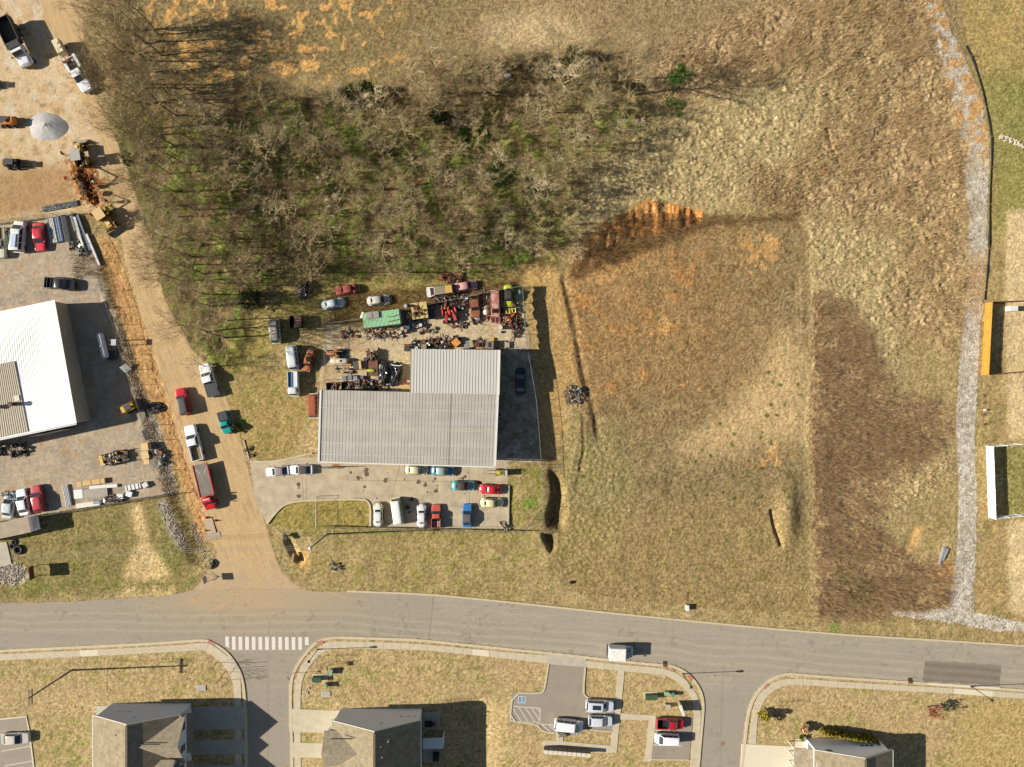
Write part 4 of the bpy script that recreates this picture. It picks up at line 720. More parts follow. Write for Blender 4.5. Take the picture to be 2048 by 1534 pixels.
b = B(); b.ell((0, 0, 10.3), (.3, .3, .35), 9, 5); b.obj('pole_cap', mat((240, 240, 238), .4), p2); b = B(); b.box((0, .0, 10.05), (.1, 1.3, .1)); b.obj('crossarm', mat((200, 198, 190), .7), p2)
wp = thing('power_line', 'three thin power wires sagging across the clay road from the pale pole', 'power line')
for k in range(3):
    x0, y0 = P(655, 1068); x1, y1 = P(-160, 1098); y0 += (k - 1) * .3; y1 += (k - 1) * .3; b = B(); b.tube([(x0 + (x1 - x0) * t / 16, y0 + (y1 - y0) * t / 16, 10.1 - 5.5 * (t / 16) * (1 - t / 16) - .3 * t / 16) for t in range(17)], .018, 4); b.obj('wire', mat((170, 168, 160), .5), wp)
wp = thing('power_line', 'three thin power wires running west from the double crossarm pole', 'power line')
for k in (-1.1, 0, 1.1):
    x0, y0 = P(144, 1340); b = B(); b.tube([(x0 - t * 3., y0 + k - t * .1, 10.7 - .18 * t + .012 * t * t) for t in range(13)], .014, 4); b.obj('wire', mat((180, 176, 166), .5), wp)
def lamp(px, py, label, h=5.4):
    t = thing('street_lamp', label, 'street lamp', (*P(px, py), .12), group='black post lamps along the pavements'); b = B(); b.tube([(0, 0, 0), (0, 0, .5), (0, 0, .55), (0, 0, h - .6)], [.13, .11, .06, .05], 8); b.obj('pole', BLK, t)
    b = B(); b.tube([(0, 0, h - .6), (0, 0, h - .45), (0, 0, h - .05)], [.07, .14, .2], 8); b.obj('lantern', mat((60, 60, 62), .3), t); b = B(); b.tube([(0, 0, h - .05), (0, 0, h + .12), (0, 0, h + .22)], [.26, .16, .02], 8); b.obj('lantern_cap', BLK, t)
lamp(636, 1298, 'black post lamp at the corner beside the crosswalk'); lamp(1366, 1347, 'black post lamp at the corner beside the storm drain and small white wall'); lamp(1941, 1372, 'black post lamp beside the dark asphalt patch')
def post_sign(px, py, label, h, w, hh, c, an, name='street_sign', c2=(70, 70, 74)):
    t = thing(name, label, 'sign', (*P(px, py), .05), an); b = B(); b.tube([(0, 0, 0), (0, 0, h)], .035, 5); b.obj('post', mat(c2, .6), t); b = B(); b.box((.04, 0, h - hh / 2), (.02, w, hh)); b.obj('sign_panel', mat(c, .5), t)
post_sign(586, 1345, 'thin street name sign post on the verge beside the crosswalk street', 2.6, .6, .25, (150, 160, 158), .9); post_sign(1516, 1430, 'pale blue post sign beside the yellow green shrub', 2.4, .5, .35, (150, 190, 208), .6); post_sign(472, 1335, 'thin sign post on the curved verge near the bare saplings', 2.7, .05, .5, (120, 110, 104), .1)
post_sign(478, 1326, 'thin marker post on the verge nearest to the crosswalk', 2.6, .06, .3, (140, 120, 112), .1); post_sign(660, 1328, 'small square sign on a post on the lawn by the utility boxes', 2.2, .7, .5, (90, 86, 80), .1)
t = thing('road_sign', 'white temporary road sign on spread legs at the clay road mouth', 'sign', (*P(419, 1154), 0), .2); b = B()
for sx in (-1, 1): b.bar((0, 0, .9), (sx * .55, .75, 0), .05); b.bar((0, 0, .9), (sx * .55, -.75, 0), .05)
b.bar((0, 0, .3), (0, 0, 1.3), .05); b.obj('stand', mat((200, 196, 190), .6), t); b = B(); b.box((-.05, 0, 1.75), (.03, 1.15, 1.15), ry=-.12); b.obj('sign_panel', mat((196, 190, 186), .5), t)
t = thing('billboard', 'dark brown panel billboard on posts standing in the western grass verge', 'billboard', (*P(78, 1140), 0), .12); b = B(); b.box((0, 0, 1.9), (.14, 2.1, 1.7), ry=.25); b.obj('panel', mat((104, 62, 44), .8, band=(1, .5, .7)), t)
for y in (-.9, .9): b = B(); b.tube([(0.05, y, 0), (0, y, 2.)], .06, 6); b.obj('post', mat((96, 64, 46), .8), t)
def box_on(name, label, cat, px, py, d, c, an=0., pad=None, roof=True, group=None, c2=None):
    t = thing(name, label, cat, (*P(px, py), .08), an, group)
    if pad: b = B(); b.box((pad[2], pad[3], .04), (pad[0], pad[1], .12)); b.obj('concrete_pad', CONC, t)
    b = B(); b.box((0, 0, d[2] / 2 + .1), d, tx=.97, ty=.95); b.obj('cabinet_body', mat(c, .5, .1), t)
    if roof: b = B(); b.box((0, 0, d[2] + .13), (d[0] * 1.05, d[1] * 1.08, .07)); b.obj('lid', mat(c2 or c, .45, .1, var=.2), t)
box_on('transformer_box', 'green transformer box on a pale pad beside the crosswalk street', 'utility box', 636, 1355, (1.45, .75, .85), (70, 98, 78), -.03, (2.6, 1.05, .4, .12)); box_on('utility_pedestal', 'pale green tilted utility box on the lawn, nearest to the corner lamp', 'utility box', 664, 1341, (.5, .95, .75), (150, 188, 158), -.25)
box_on('utility_pedestal', 'narrow pale green utility box above the concrete hatch on the lawn', 'utility box', 654, 1368, (.35, .75, .85), (158, 194, 164), -.1); box_on('transformer_box', 'green transformer box on a pale pad near the small white wall', 'utility box', 1301, 1390, (1.9, .75, .8), (76, 104, 72), .03, (2.5, 1.05, 0, .1))
box_on('utility_pedestal', 'mint green utility box beside a darker one near the small white wall', 'utility box', 1332, 1384, (.7, .55, .6), (158, 204, 168), 0); box_on('utility_pedestal', 'tilted blue green utility box near the curved pavement and small white wall', 'utility box', 1344, 1386, (.55, .5, .75), (110, 164, 138), .4)
box_on('utility_pedestal', 'grey green control cabinet standing just before the small white wall', 'utility box', 1334, 1409, (.75, .7, .7), (136, 138, 112), 0, None, True, None, (206, 196, 168))
t = thing('notice_wall', 'small white freestanding wall beside the curved pavement', 'wall', (*P(1359, 1411), .08), -1.25); b = B(); b.box((0, 0, .9), (1.75, .3, 1.8)); b.obj('wall_body', mat((224, 212, 184), .7), t); b = B(); b.box((0, 0, 1.83), (1.85, .4, .08)); b.obj('coping', TRIM, t)
def hatch(px, py, label): t = thing('concrete_hatch', label, 'hatch', (*P(px, py), .09)); b = B(); b.box((0, 0, .04), (1.55, .9, .1)); b.obj('hatch_frame', mat((212, 204, 186), .8), t); b = B(); b.box((0, 0, .1), (1.3, .68, .03)); b.obj('hatch_cover', mat((184, 180, 170), .7), t)
hatch(403, 1374.5, 'grey concrete hatch in the lawn near the bare saplings'); hatch(652, 1387.5, 'grey concrete hatch in the lawn below the green utility boxes')
for px, py, lb in ((617, 1375.5, 'round white cleanout cover on the lawn, with dark centre'), (614, 1385.5, 'smaller pale cleanout cover on the lawn beside the pavement')):
    t = thing('cleanout_cover', lb, 'cover', (*P(px, py), .1)); b = B(); b.torus((0, 0, .05), .2, .08); b.obj('ring', mat((224, 214, 190), .7), t); b = B(); b.tube([(0, 0, 0), (0, 0, .06)], .16, 10); b.obj('cap', mat((150, 110, 76), .8), t)
for px, py, lb in ((1330, 1325, 'rusty storm drain grate in the gutter near the corner lamp'), (1820, 1358.5, 'rusty storm drain grate in the gutter beside the dark asphalt patch')):
    t = thing('storm_drain', lb, 'drain', (*P(px, py), .02), -.05); b = B(); b.box((0, 0, .02), (.7, .5, .04)); b.k = 1
    for i in range(6): b.box((-.28 + i * .112, 0, .05), (.05, .46, .03))
    b.obj('grate', [mat((58, 34, 24), .8), mat((110, 66, 46), .8)], t); b = B(); b.box((0, -.45, .11), (.7, .42, .12)); b.obj('hood', mat((136, 80, 58), .85, c2=(96, 58, 44)), t)
t = thing('manhole_cover', 'round brown manhole cover in the eastern side street', 'manhole cover', (*P(1445.6, 1487.5), .01)); b = B(); b.tube([(0, 0, 0), (0, 0, .012)], .36, 18); b.torus((0, 0, .008), .3, .012); b.obj('lid', mat((150, 126, 100), .8), t)
# ------------------------------------------------------------ vehicles
TYRE = mat((40, 40, 42), .9, var=.2); RIM = mat((176, 178, 180), .35, .7); CHROME = mat((214, 214, 212), .18, .9, var=.03); GL = mat((52, 62, 70), .08, .0, var=.1, spec=.9); LAMPW = mat((236, 236, 230), .15, var=.02); LAMPR = mat((170, 40, 34), .25); PLAST = mat((52, 52, 54), .6)
def paint(c, rough=.28, var=.04): return mat(c, rough, .0, var=var, spec=.55, coat=.35, alb=.68)
def rust(c, c2, thr=.5): return mat(c, .85, .1, scale=1.6, c2=c2, thr=thr, var=.3)
def wheel(t, x, y, r=.33, w=.22):
    b = B(); b.tube([(0, -w / 2, 0), (0, -w / 2 + .03, 0), (0, w / 2 - .03, 0), (0, w / 2, 0)], [r * .9, r, r, r * .9], 14); o = b.obj('wheel', TYRE, t, True, (x, y, r)); h = B(); s = 1 if y > 0 else -1; h.tube([(0, s * (w / 2 - .01), 0), (0, s * (w / 2 + .02), 0)], [r * .62, r * .5], 10); h.obj('rim', RIM, o)
def loft(b, st, n=5):
    """stations (x, half width, z bottom, z top, roundness)"""
    vs = []; fs = []; k = 0
    for x, w, z0, z1, rd in st:
        h = z1 - z0; half = [(w * .88, z0), (w, z0 + h * .22), (w, z1 - h * (.25 + .2 * rd)), (w * (.97 - .08 * rd), z1 - h * .1), (w * (.86 - .2 * rd), z1 - .02 * h), (w * .4, z1)]
        row = [(x, y, z) for y, z in half] + [(x, -y, z) for y, z in reversed(half)]; k = len(row); vs += row
    for i in range(len(st) - 1):
        for j in range(k): a = i * k + j; c = i * k + (j + 1) % k; fs.append([a, a + k, c + k, c])
    fs.append(list(range(k))); fs.append([(len(st) - 1) * k + j for j in reversed(range(k))])
    return b.add(vs, fs)
def pane(t, name, q, m=None, u=(.07, .93), v=(.1, .92), d=.012):
    """inset glass on quad b0,b1,t1,t0"""
    q = [Vector(p) for p in q]; f = lambda a, c: (q[0].lerp(q[1], a)).lerp(q[3].lerp(q[2], a), c); p = [f(u[0], v[0]), f(u[1], v[0]), f(u[1], v[1]), f(u[0], v[1])]; nn = (p[1] - p[0]).cross(p[3] - p[0]).normalized(); b = B(); b.slab([x + nn * d for x in p], .012); return b.obj(name, m or GL, t)
KND = {'sedan': (.10, .24, .57, .74, .62, .66), 'coupe': (.08, .26, .56, .72, .6, .64), 'hatch': (.02, .11, .57, .74, .64, .8), 'suv': (.01, .06, .60, .74, .66, .85), 'van': (.01, .04, .70, .87, .62, .9), 'pickup': (.40, .43, .61, .73, .62, .4), 'short': (.42, .46, .64, .76, .62, .4)}
def car(kind, label, px, py, dx, dy, L=4.6, W=1.82, Hh=1.48, col=(200, 200, 200), roof=None, cat='car', group=None, glass=True, bed=None, sun=False, m=None, lights=True, name=None, z=None, hoodm=None):
    xb0, xt0, xt1, xb1, zh, zt = KND[kind]; pk = kind in ('pickup', 'short'); x, y = P(px, py, Hh * .7); t = thing(name or {'pickup': 'pickup_truck', 'short': 'pickup_truck', 'suv': 'suv_car', 'van': 'van'}.get(kind, 'car'), label, cat, (x, y, zat(x, y) if z is None else z), ang(dx, dy), group)
    pm = m or paint(col); rm = pm if roof is None else (roof if not isinstance(roof, tuple) else paint(roof, .5)); X = lambda f: (f - .5) * L; hw = W / 2; belt = Hh * .63; b = B(); z0 = .26
    st = []
    for f, w in ((0, .8), (.015, .9), (.06, .97), (.14, 1), (.28, 1), (.42, 1), (.55, 1), (.68, 1), (.8, 1), (.9, .97), (.965, .9), (.99, .8), (1., .66)):
        if pk and f < .40: continue
        zz = belt if xb0 <= f <= xb1 else (Hh * zt if f < xb0 else Hh * zh - (f - xb1) / (1 - xb1) * Hh * .07)
        if kind == 'suv' or kind == 'van' or kind == 'hatch': zz = max(zz, belt) if f < xb0 else zz
        if f in (0, 1.): zz = min(zz, Hh * .5)
        st.append((X(f), hw * w, z0, zz, .25))
    if pk: st.insert(0, (X(.4), hw, z0, belt, .25))
    loft(b, st); wb, wt = hw * .93, hw * .76; B0, B1, T0, T1 = X(xb0), X(xb1), X(xt0), X(xt1); zb = belt - .03; zr = Hh - .05
    bl = [(B0, wb, zb), (B0, -wb, zb), (B1, -wb, zb), (B1, wb, zb)]; tl = [(T0, wt, zr), (T0, -wt, zr), (T1, -wt, zr), (T1, wt, zr)]
    b.add(bl + tl, [[0, 1, 5, 4], [1, 2, 6, 5], [2, 3, 7, 6], [3, 0, 4, 7]]); b.obj('body', [pm], t)
    r = B(); rings = [(tl[i][0], tl[i][1], zr) for i in range(4)] + [(T0 + .1, wt - .09, zr + .04), (T0 + .1, -wt + .09, zr + .04), (T1 - .12, -wt + .09, zr + .04), (T1 - .12, wt - .09, zr + .04)] + [(T0 + .3, wt - .3, Hh), (T0 + .3, -wt + .3, Hh), (T1 - .3, -wt + .3, Hh), (T1 - .3, wt - .3, Hh)]
    r.add(rings, [[0, 1, 5, 4], [1, 2, 6, 5], [2, 3, 7, 6], [3, 0, 4, 7], [4, 5, 9, 8], [5, 6, 10, 9], [6, 7, 11, 10], [7, 4, 8, 11], [8, 9, 10, 11]]); r.obj('roof', rm, t, True)
    gm = GL if glass else mat((30, 26, 24), .9)  # without glass, near-black panes paint the dark inside of open windows
    pane(t, 'windshield', [bl[2], bl[3], tl[3], tl[2]], gm, d=.015); pane(t, 'rear_window', [bl[0], bl[1], tl[1], tl[0]], gm)
    n = 2 if pk or kind in ('coupe',) else 3
    for s in (0, 1):
        a, c, e, f = ((bl[1], bl[2], tl[2], tl[1]), (bl[3], bl[0], tl[0], tl[3]))[s]
        for i in range(n): pane(t, 'side_window', [a, c, e, f], gm, (.06 + .88 * i / n + .015, .06 + .88 * (i + 1) / n - .015), (.16, .86))
    if pk:
        q = B(); bm = 1 if bed not in (None, 'paint') else 0; bl_ = X(.40) - X(0)
        q.k = 0; q.box((X(.2), hw - .06, .72), (bl_, .1, .78)); q.box((X(.2), -hw + .06, .72), (bl_, .1, .78)); q.box((X(0) + .05, 0, .72), (.1, W * .9, .74)); q.k = 1; q.box((X(.2), 0, .5), (bl_ - .04, W - .24, .1)); q.box((X(.4) - .04, 0, .85), (.06, W - .24, .5)); q.obj('bed', [pm, mat((36, 36, 38), .8) if bed != 'tan' else mat((150, 128, 96), .9)], t)
        if bed == 'cover':
            q = B(); q.box((X(.2), 0, 1.12), (bl_ - .02, W - .1, .05)); q.obj('tonneau_cover', mat((62, 62, 66), .6), t); q = B()
            for i in range(4): q.box((X(.2), -W * .36 + i * W * .24, 1.155), (bl_ - .1, .04, .03))
            q.obj('cover_rail', mat((92, 92, 96), .5), t)
        if bed == 'rack':
            q = B()
            for s in (-1, 1): q.bar((X(.02), s * hw * .93, 1.55), (X(.41), s * hw * .93, 1.55), .03); q.bar((X(.02), s * hw * .93, .9), (X(.02), s * hw * .93, 1.55), .03); q.bar((X(.4), s * hw * .93, .9), (X(.4), s * hw * .93, 1.55), .03)
            for i in range(4): q.bar((X(.03 + i * .12), -hw * .93, 1.55), (X(.03 + i * .12), hw * .93, 1.55), .03)
            q.obj('ladder_rack', mat((224, 222, 214), .4, .4), t)
    if sun: pane(t, 'sunroof', [(T0 + L * .12, wt * .62, Hh + .005), (T0 + L * .12, -wt * .62, Hh + .005), (T1 - .22, -wt * .62, Hh + .005), (T1 - .22, wt * .62, Hh + .005)][::1], GL)
    for f in (.18, .81):
        for s in (1, -1): wheel(t, X(f), s * (hw - .08), .33 if Hh < 1.7 else .38)
    if lights:
        for s in (1, -1):
            q = B(); q.box((X(.972), s * hw * .62, Hh * .46), (.16, .3, .13), s * -.35); q.obj('headlight', LAMPW, t); q = B(); q.box((X(.008), s * hw * .74, Hh * .5), (.08, .22, .2)); q.obj('taillight', LAMPR, t)
            q = B(); q.ell((B1 - .25, s * (hw + .1), belt + .05), (.07, .12, .08), 7, 4); q.obj('mirror', PLAST if pk else pm, t)
        q = B(); q.box((X(.985), 0, .42), (.2, W * .8, .2)); q.obj('front_bumper', CHROME if pk else pm, t); q = B(); q.box((X(.005), 0, .42), (.16, W * .9, .2)); q.obj('rear_bumper', CHROME if pk else pm, t)
    return t
def beetle(label, px, py, dx, dy, col, roof=None, top=None, m=None, group=None, hollow=False, name='beetle_car', cat='car', fc=None):
    Hh = 1.5; x, y = P(px, py, .9); t = thing(name, label, cat, (x, y, max(.03, zat(x, y))), ang(dx, dy), group); pm = m or paint(col); b = B()
    loft(b, [(-2.0, .28, .42, .62, .8), (-1.9, .48, .32, .82, .8), (-1.6, .62, .28, 1.02, .8), (-1.15, .7, .26, 1.2, .6), (-.9, .74, .26, .98, .4), (-.3, .76, .26, .96, .4), (.4, .76, .26, .97, .4), (.78, .72, .26, .98, .6), (1.2, .6, .28, .93, .8), (1.65, .46, .3, .82, .8), (1.92, .3, .36, .64, .8), (2.0, .16, .42, .54, .8)]); b.obj('body', pm, t, True)
    gm = mat((26, 24, 22), .9) if hollow else GL; q = B(); rm = pm if top is None else mat(top, .85)  # hollow shells get near-black panes that paint the shaded interior
    loft(q, [(-1.25, .3, .95, 1.0, .8), (-1.1, .5, .9, 1.2, .8), (-.75, .62, .9, 1.42, .7), (-.3, .64, .9, 1.5, .6), (.2, .63, .9, 1.47, .6), (.45, .6, .9, 1.36, .6), (.82, .58, .9, 1.0, .5)]); q.obj('roof', rm if roof is None else paint(roof), t, True)
    pane(t, 'windshield', [(.9, -.62, 1.0), (.9, .62, 1.0), (.56, .5, 1.42), (.56, -.5, 1.42)], gm, d=.04); pane(t, 'rear_window', [(-1.3, .36, 1.08), (-1.3, -.36, 1.08), (-1.0, -.34, 1.4), (-1.0, .34, 1.4)], gm, d=.0)
    for s in (1, -1):
        for a, c in ((-.85, -.12), (-.05, .62)): w = [(a, s * .70, 1.03), (c, s * .70, 1.03), (c - .05, s * .60, 1.36), (a + .06, s * .60, 1.36)]; pane(t, 'side_window', w if s < 0 else [w[1], w[0], w[3], w[2]], gm)
        for xx in (-1.28, 1.22):
            q = B(); q.ell((xx, s * .6, .42), (.58 if xx < 0 else .55, .26, .42), 12, 6, -.1); q.obj('fender', paint(fc) if fc else pm, t, True); wheel(t, xx, s * .66, .32, .16)
        q = B(); q.box((0, s * .78, .28), (1.5, .16, .06)); q.obj('running_board', PLAST, t); q = B(); q.ell((1.72, s * .56, .6), (.1, .13, .13), 8, 5); q.obj('headlight', LAMPW, t); q = B(); q.ell((-1.84, s * .58, .56), (.07, .08, .1), 7, 4); q.obj('taillight', LAMPR, t)
    for xx in (2.06, -2.08): q = B(); q.tube([(xx * .93, -.75, .45), (xx, -.55, .45), (xx, .55, .45), (xx * .93, .75, .45)], .05, 6); q.obj('bumper', CHROME, t)
    return t
def bus(label, px, py, dx, dy, col, roof=None, side=None, L=3.98, Hh=1.85, W=1.66, bedcar=None, m=None, rm=None, name='camper_bus', cat='bus'):
    x, y = P(px, py, 1.4); t = thing(name, label, cat, (x, y, zat(x, y)), ang(dx, dy)); pm = m or paint(side or col); b = B(); h = L / 2
    loft(b, [(-h, .62, .35, 1.0, .3), (-h + .06, .78, .28, 1.12, .3), (-h + .3, .86, .26, 1.14, .2), (h - .5, .86, .26, 1.14, .2), (h - .15, .8, .26, 1.12, .4), (h - .02, .66, .3, 1.0, .5), (h, .5, .4, .9, .5)]); b.obj('body', pm, t, True)
    x0 = -h + .08 if not bedcar else h - 1.5; u = B(); loft(u, [(x0, .6, 1.0, Hh - .35, .5), (x0 + .1, .74, 1.0, Hh - .12, .6), (x0 + .4, .77, 1.0, Hh, .6), (h - .9, .77, 1.0, Hh, .6), (h - .45, .74, 1.0, Hh - .1, .6), (h - .2, .66, 1.0, Hh - .5, .5), (h - .08, .58, 1.0, 1.12, .4)]); u.obj('roof', rm or paint(roof or col), t, True)
    for s in (1, -1):
        pane(t, 'windshield', [(h - .1, s * .04 if s > 0 else -.66, 1.08), (h - .1, .66 if s > 0 else -.04, 1.08), (h - .4, .58 if s > 0 else -.04, 1.7), (h - .4, .04 if s > 0 else -.58, 1.7)], GL, (.02, .98), d=.05)
        n = 4 if not bedcar else 1; xa, xc = (x0 + .25, h - .62)
        for i in range(n):
            a = xa + (xc - xa) * i / n; c = xa + (xc - xa) * (i + 1) / n; q = [(a, s * .82, 1.18), (c, s * .82, 1.18), (c, s * .74, 1.68), (a, s * .74, 1.68)]; pane(t, 'side_window', q if s < 0 else [q[1], q[0], q[3], q[2]], GL, (.1, .9), d=.01)
        for xx in (-h + .9, h - 1.0): wheel(t, xx, s * .72, .33, .18)
        q = B(); q.ell((h - .02, s * .52, .72), (.05, .1, .1), 7, 4); q.obj('headlight', LAMPW, t)
    pane(t, 'rear_window', [(x0 + .02, .55, 1.15), (x0 + .02, -.55, 1.15), (x0 + .14, -.5, 1.66), (x0 + .14, .5, 1.66)], GL)
    for s in (-1, 1): q = B(); q.box((s * (h + .05), 0, .42), (.1, 1.5, .16)); q.obj('bumper', paint((226, 224, 216)), t)
    return t, h
# -- front lot
LG = 'vintage cars parked on the concrete lot'
car('coupe', 'white convertible with open tan interior, nearest to the clay road on the concrete lot', 554, 943, -45, 4, 3.9, 1.6, 1.28, (232, 232, 230), roof=(150, 130, 112), group=LG)
car('coupe', 'white convertible with dark fabric top beside the workshop corner', 601, 940, -45, 1, 3.9, 1.6, 1.3, (236, 236, 234), roof=mat((92, 84, 80), .9), group=LG)
beetle('pale yellow beetle car nosed toward the blue beetle under the workshop eave', 833, 940, 46, 2, (216, 206, 160), group=LG)
beetle('blue beetle car with pale roof panel under the workshop eave', 885, 942, 46, 2, (82, 140, 166), roof=(150, 176, 168), group=LG)
beetle('turquoise beetle convertible with brown black fabric top', 926, 972, 46, 1, (70, 178, 180), top=(82, 66, 58), group=LG)
beetle('bright red beetle car behind the turquoise convertible', 981, 979, -46, -2, (212, 40, 44), group=LG)
beetle('cream yellow beetle car next to the red beetle by the lot edge', 984, 1006, 46, 1, (228, 216, 158), group=LG)
beetle('white beetle car with yellow sides beside the grass island kerb', 756, 1030, 0, -46, (236, 234, 224), fc=(214, 204, 120), group=LG)
beetle('white beetle car between the yellow sided bus and the orange red jeep', 843, 1032, 0, -46, (234, 232, 228), group=LG)
bus('white roofed camper bus with yellow sides parked between two white beetles', 793, 1024, -7, -48, (240, 240, 238), roof=(244, 243, 238), side=(206, 192, 84), L=4.4)
car('coupe', 'blue convertible car with grey fabric top standing alone by the front fence', 934, 1032, 0, -45, 3.9, 1.62, 1.35, (64, 124, 184), roof=mat((104, 100, 96), .9), group=LG)
t = car('pickup', 'orange red open topped off road car with ribbed floor next to a white beetle', 872, 1033, 0, -45, 3.9, 1.6, 1.3, (206, 92, 66), bed='paint', group=LG, name='utility_car', m=mat((204, 88, 64), .6, var=.15)); q = B()
for i in range(5): q.box((-1.4, -.5 + i * .25, .6), (1.2, .12, .06))
q.obj('floor_rib', mat((220, 190, 176), .6), t)
# -- road
car('pickup', 'white pickup truck with black tonneau cover pulled onto the grass edge', 415, 760, -18, -62, 5.6, 1.95, 1.85, (240, 240, 240), bed='cover', cat='pickup truck')
car('suv', 'bright red car with black panoramic roof on the clay road', 364, 803, -12, -52, 4.5, 1.8, 1.6, (206, 24, 40), roof=(38, 38, 44))
car('short', 'teal green small car with dark rear deck half on the grass', 448, 845, 12, 42, 3.75, 1.6, 1.6, (30, 158, 150), cat='car', name='car', bed='cover')
car('pickup', 'white crew cab pickup truck with open empty bed on the clay road', 385, 886, -17, -68, 6.1, 1.98, 1.9, (242, 242, 242), bed='tan', cat='pickup truck')
def flatbed():
    x, y = P(410, 973, 1.2); t = thing('flatbed_truck', 'long red flatbed truck with worn grey deck on the clay road', 'truck', (x, y, 0), ang(22, 92)); RD = paint((206, 34, 40)); b = B(); b.box((-1.15, 0, 1.12), (5.4, 2.3, .14)); b.obj('deck', mat((134, 124, 112), .7, .2, var=.2, scale=1), t)
    for s in (1, -1):
        b = B(); b.box((-1.15, s * 1.2, 1.16), (5.5, .12, .24)); b.obj('side_rail', RD, t); b = B(); b.slab([(-3.2, s * .95, 1.195), (-3.1, s * .95, 1.195), (-2.1, s * .3, 1.195), (-2.2, s * .3, 1.195)][::s], .01); b.obj('deck_stripe', mat((232, 226, 214), .6), t)
    b = B(); b.box((1.58, 0, 1.5), (.12, 2.3, .9)); b.obj('headboard', RD, t); b = B(); b.box((0, 0, .7), (7., .8, .3)); b.obj('chassis', PLAST, t)
    b = B(); loft(b, [(1.75, 1.0, .5, 1.3, .2), (2.9, 1.02, .5, 1.3, .2), (3.2, 1., .5, 1.24, .3), (3.8, .9, .5, 1.15, .4), (3.95, .75, .55, 1.0, .4)]); b.add([(1.8, .92, 1.28), (1.8, -.92, 1.28), (3.0, -.92, 1.28), (3.0, .92, 1.28), (1.9, .78, 2.0), (1.9, -.78, 2.0), (2.6, -.78, 2.0), (2.6, .78, 2.0)], [[0, 1, 5, 4], [1, 2, 6, 5], [2, 3, 7, 6], [3, 0, 4, 7], [4, 5, 6, 7]]); b.obj('cab', RD, t)
    pane(t, 'windshield', [(3.0, -.92, 1.28), (3.0, .92, 1.28), (2.6, .78, 2.0), (2.6, -.78, 2.0)], GL, d=.02); b = B(); b.box((2.1, 0, 2.06), (.25, 1.2, .12)); b.obj('light_bar', mat((240, 200, 180), .3), t)
    for s in (1, -1):
        pane(t, 'side_window', [(1.8, -.92, 1.28), (3.0, -.92, 1.28), (2.6, -.78, 2.0), (1.9, -.78, 2.0)] if s < 0 else [(3.0, .92, 1.28), (1.8, .92, 1.28), (1.9, .78, 2.0), (2.6, .78, 2.0)], GL)
        for xx in (3.0, -1.2, -2.3): wheel(t, xx, s * .95, .45, .3)
        b = B(); b.box((3.9, s * .6, .85), (.1, .28, .16)); b.obj('headlight', LAMPW, t); b = B(); b.box((3.1, s * 1.25, 1.5), (.1, .3, .3)); b.obj('mirror', PLAST, t)
flatbed()
# -- east street and car parks
def boxvan(label, px, py, dx, dy, name='box_truck'):
    x, y = P(px, py, 1.8); t = thing(name, label, 'truck', (x, y, .01), ang(dx, dy)); W_ = paint((226, 230, 234)); b = B(); b.box((-.55, 0, 1.6), (2.7, 2.05, 1.9)); b.obj('cargo_box', W_, t); b = B(); b.box((-.55, 0, 2.57), (2.6, 1.95, .05)); b.obj('roof_panel', mat((236, 232, 222), .4, .0, var=.22, scale=3, alb=.7), t)
    b = B(); loft(b, [(.82, .95, .4, 1.3, .2), (1.6, .95, .4, 1.28, .2), (2.05, .9, .4, 1.15, .3), (2.2, .7, .5, 1.0, .4)]); b.add([(.82, .9, 1.25), (.82, -.9, 1.25), (1.7, -.9, 1.25), (1.7, .9, 1.25), (.82, .8, 1.95), (.82, -.8, 1.95), (1.3, -.8, 1.95), (1.3, .8, 1.95)], [[1, 2, 6, 5], [2, 3, 7, 6], [3, 0, 4, 7], [4, 5, 6, 7]]); b.obj('cab', paint((196, 214, 224)), t); pane(t, 'windshield', [(1.7, -.9, 1.25), (1.7, .9, 1.25), (1.3, .8, 1.95), (1.3, -.8, 1.95)], GL, d=.02)
    for s in (1, -1):
        for xx in (1.5, -1.2): wheel(t, xx, s * .88, .36, .25)
        b = B(); b.box((1.75, s * 1.1, 1.5), (.08, .2, .3)); b.obj('mirror', PLAST, t); b = B(); b.box((2.17, s * .55, .8), (.08, .25, .15)); b.obj('headlight', LAMPW, t)
        pane(t, 'side_window', [(.9, -.9, 1.25), (1.7, -.9, 1.25), (1.3, -.8, 1.95), (.9, -.8, 1.95)] if s < 0 else [(1.7, .9, 1.25), (.9, .9, 1.25), (.9, .8, 1.95), (1.3, .8, 1.95)], GL)
    b = B(); b.box((-2.0, 0, .45), (.2, 1.9, .12)); b.obj('step_bumper', PLAST, t)
boxvan('white box truck with silver roof parked at the main road kerb', 1241, 1307, 48, 2)
KZ = .115
car('suv', 'pale silver car with dark glass sunroof in the car park, beside the lawn kerb', 1200, 1413, 55, 3, 4.6, 1.85, 1.65, (214, 220, 226), sun=True, z=KZ); car('hatch', 'pale silver car parked between the sunroof car and the white van', 1201, 1443, 46, 1, 3.95, 1.75, 1.5, (214, 218, 222), z=KZ)
car('van', 'white passenger van parked askew on the hatched bay', 1138, 1453, 53, 6, 4.7, 1.9, 1.85, (246, 246, 246), cat='van', z=KZ); car('short', 'small red pickup truck with black bed in the eastern car park', 1341, 1449, 53, 2, 4.5, 1.7, 1.6, (190, 28, 42), cat='pickup truck', bed='black', z=KZ)
car('van', 'small white van with three side windows beside the red pickup', 1335, 1480, -46, -2, 3.95, 1.72, 1.8, (246, 246, 246), cat='van', z=KZ); car('sedan', 'dusty silver white car in the small western car park', 29, 1478, 50, -2, 4.5, 1.8, 1.45, (214, 208, 194), z=KZ)
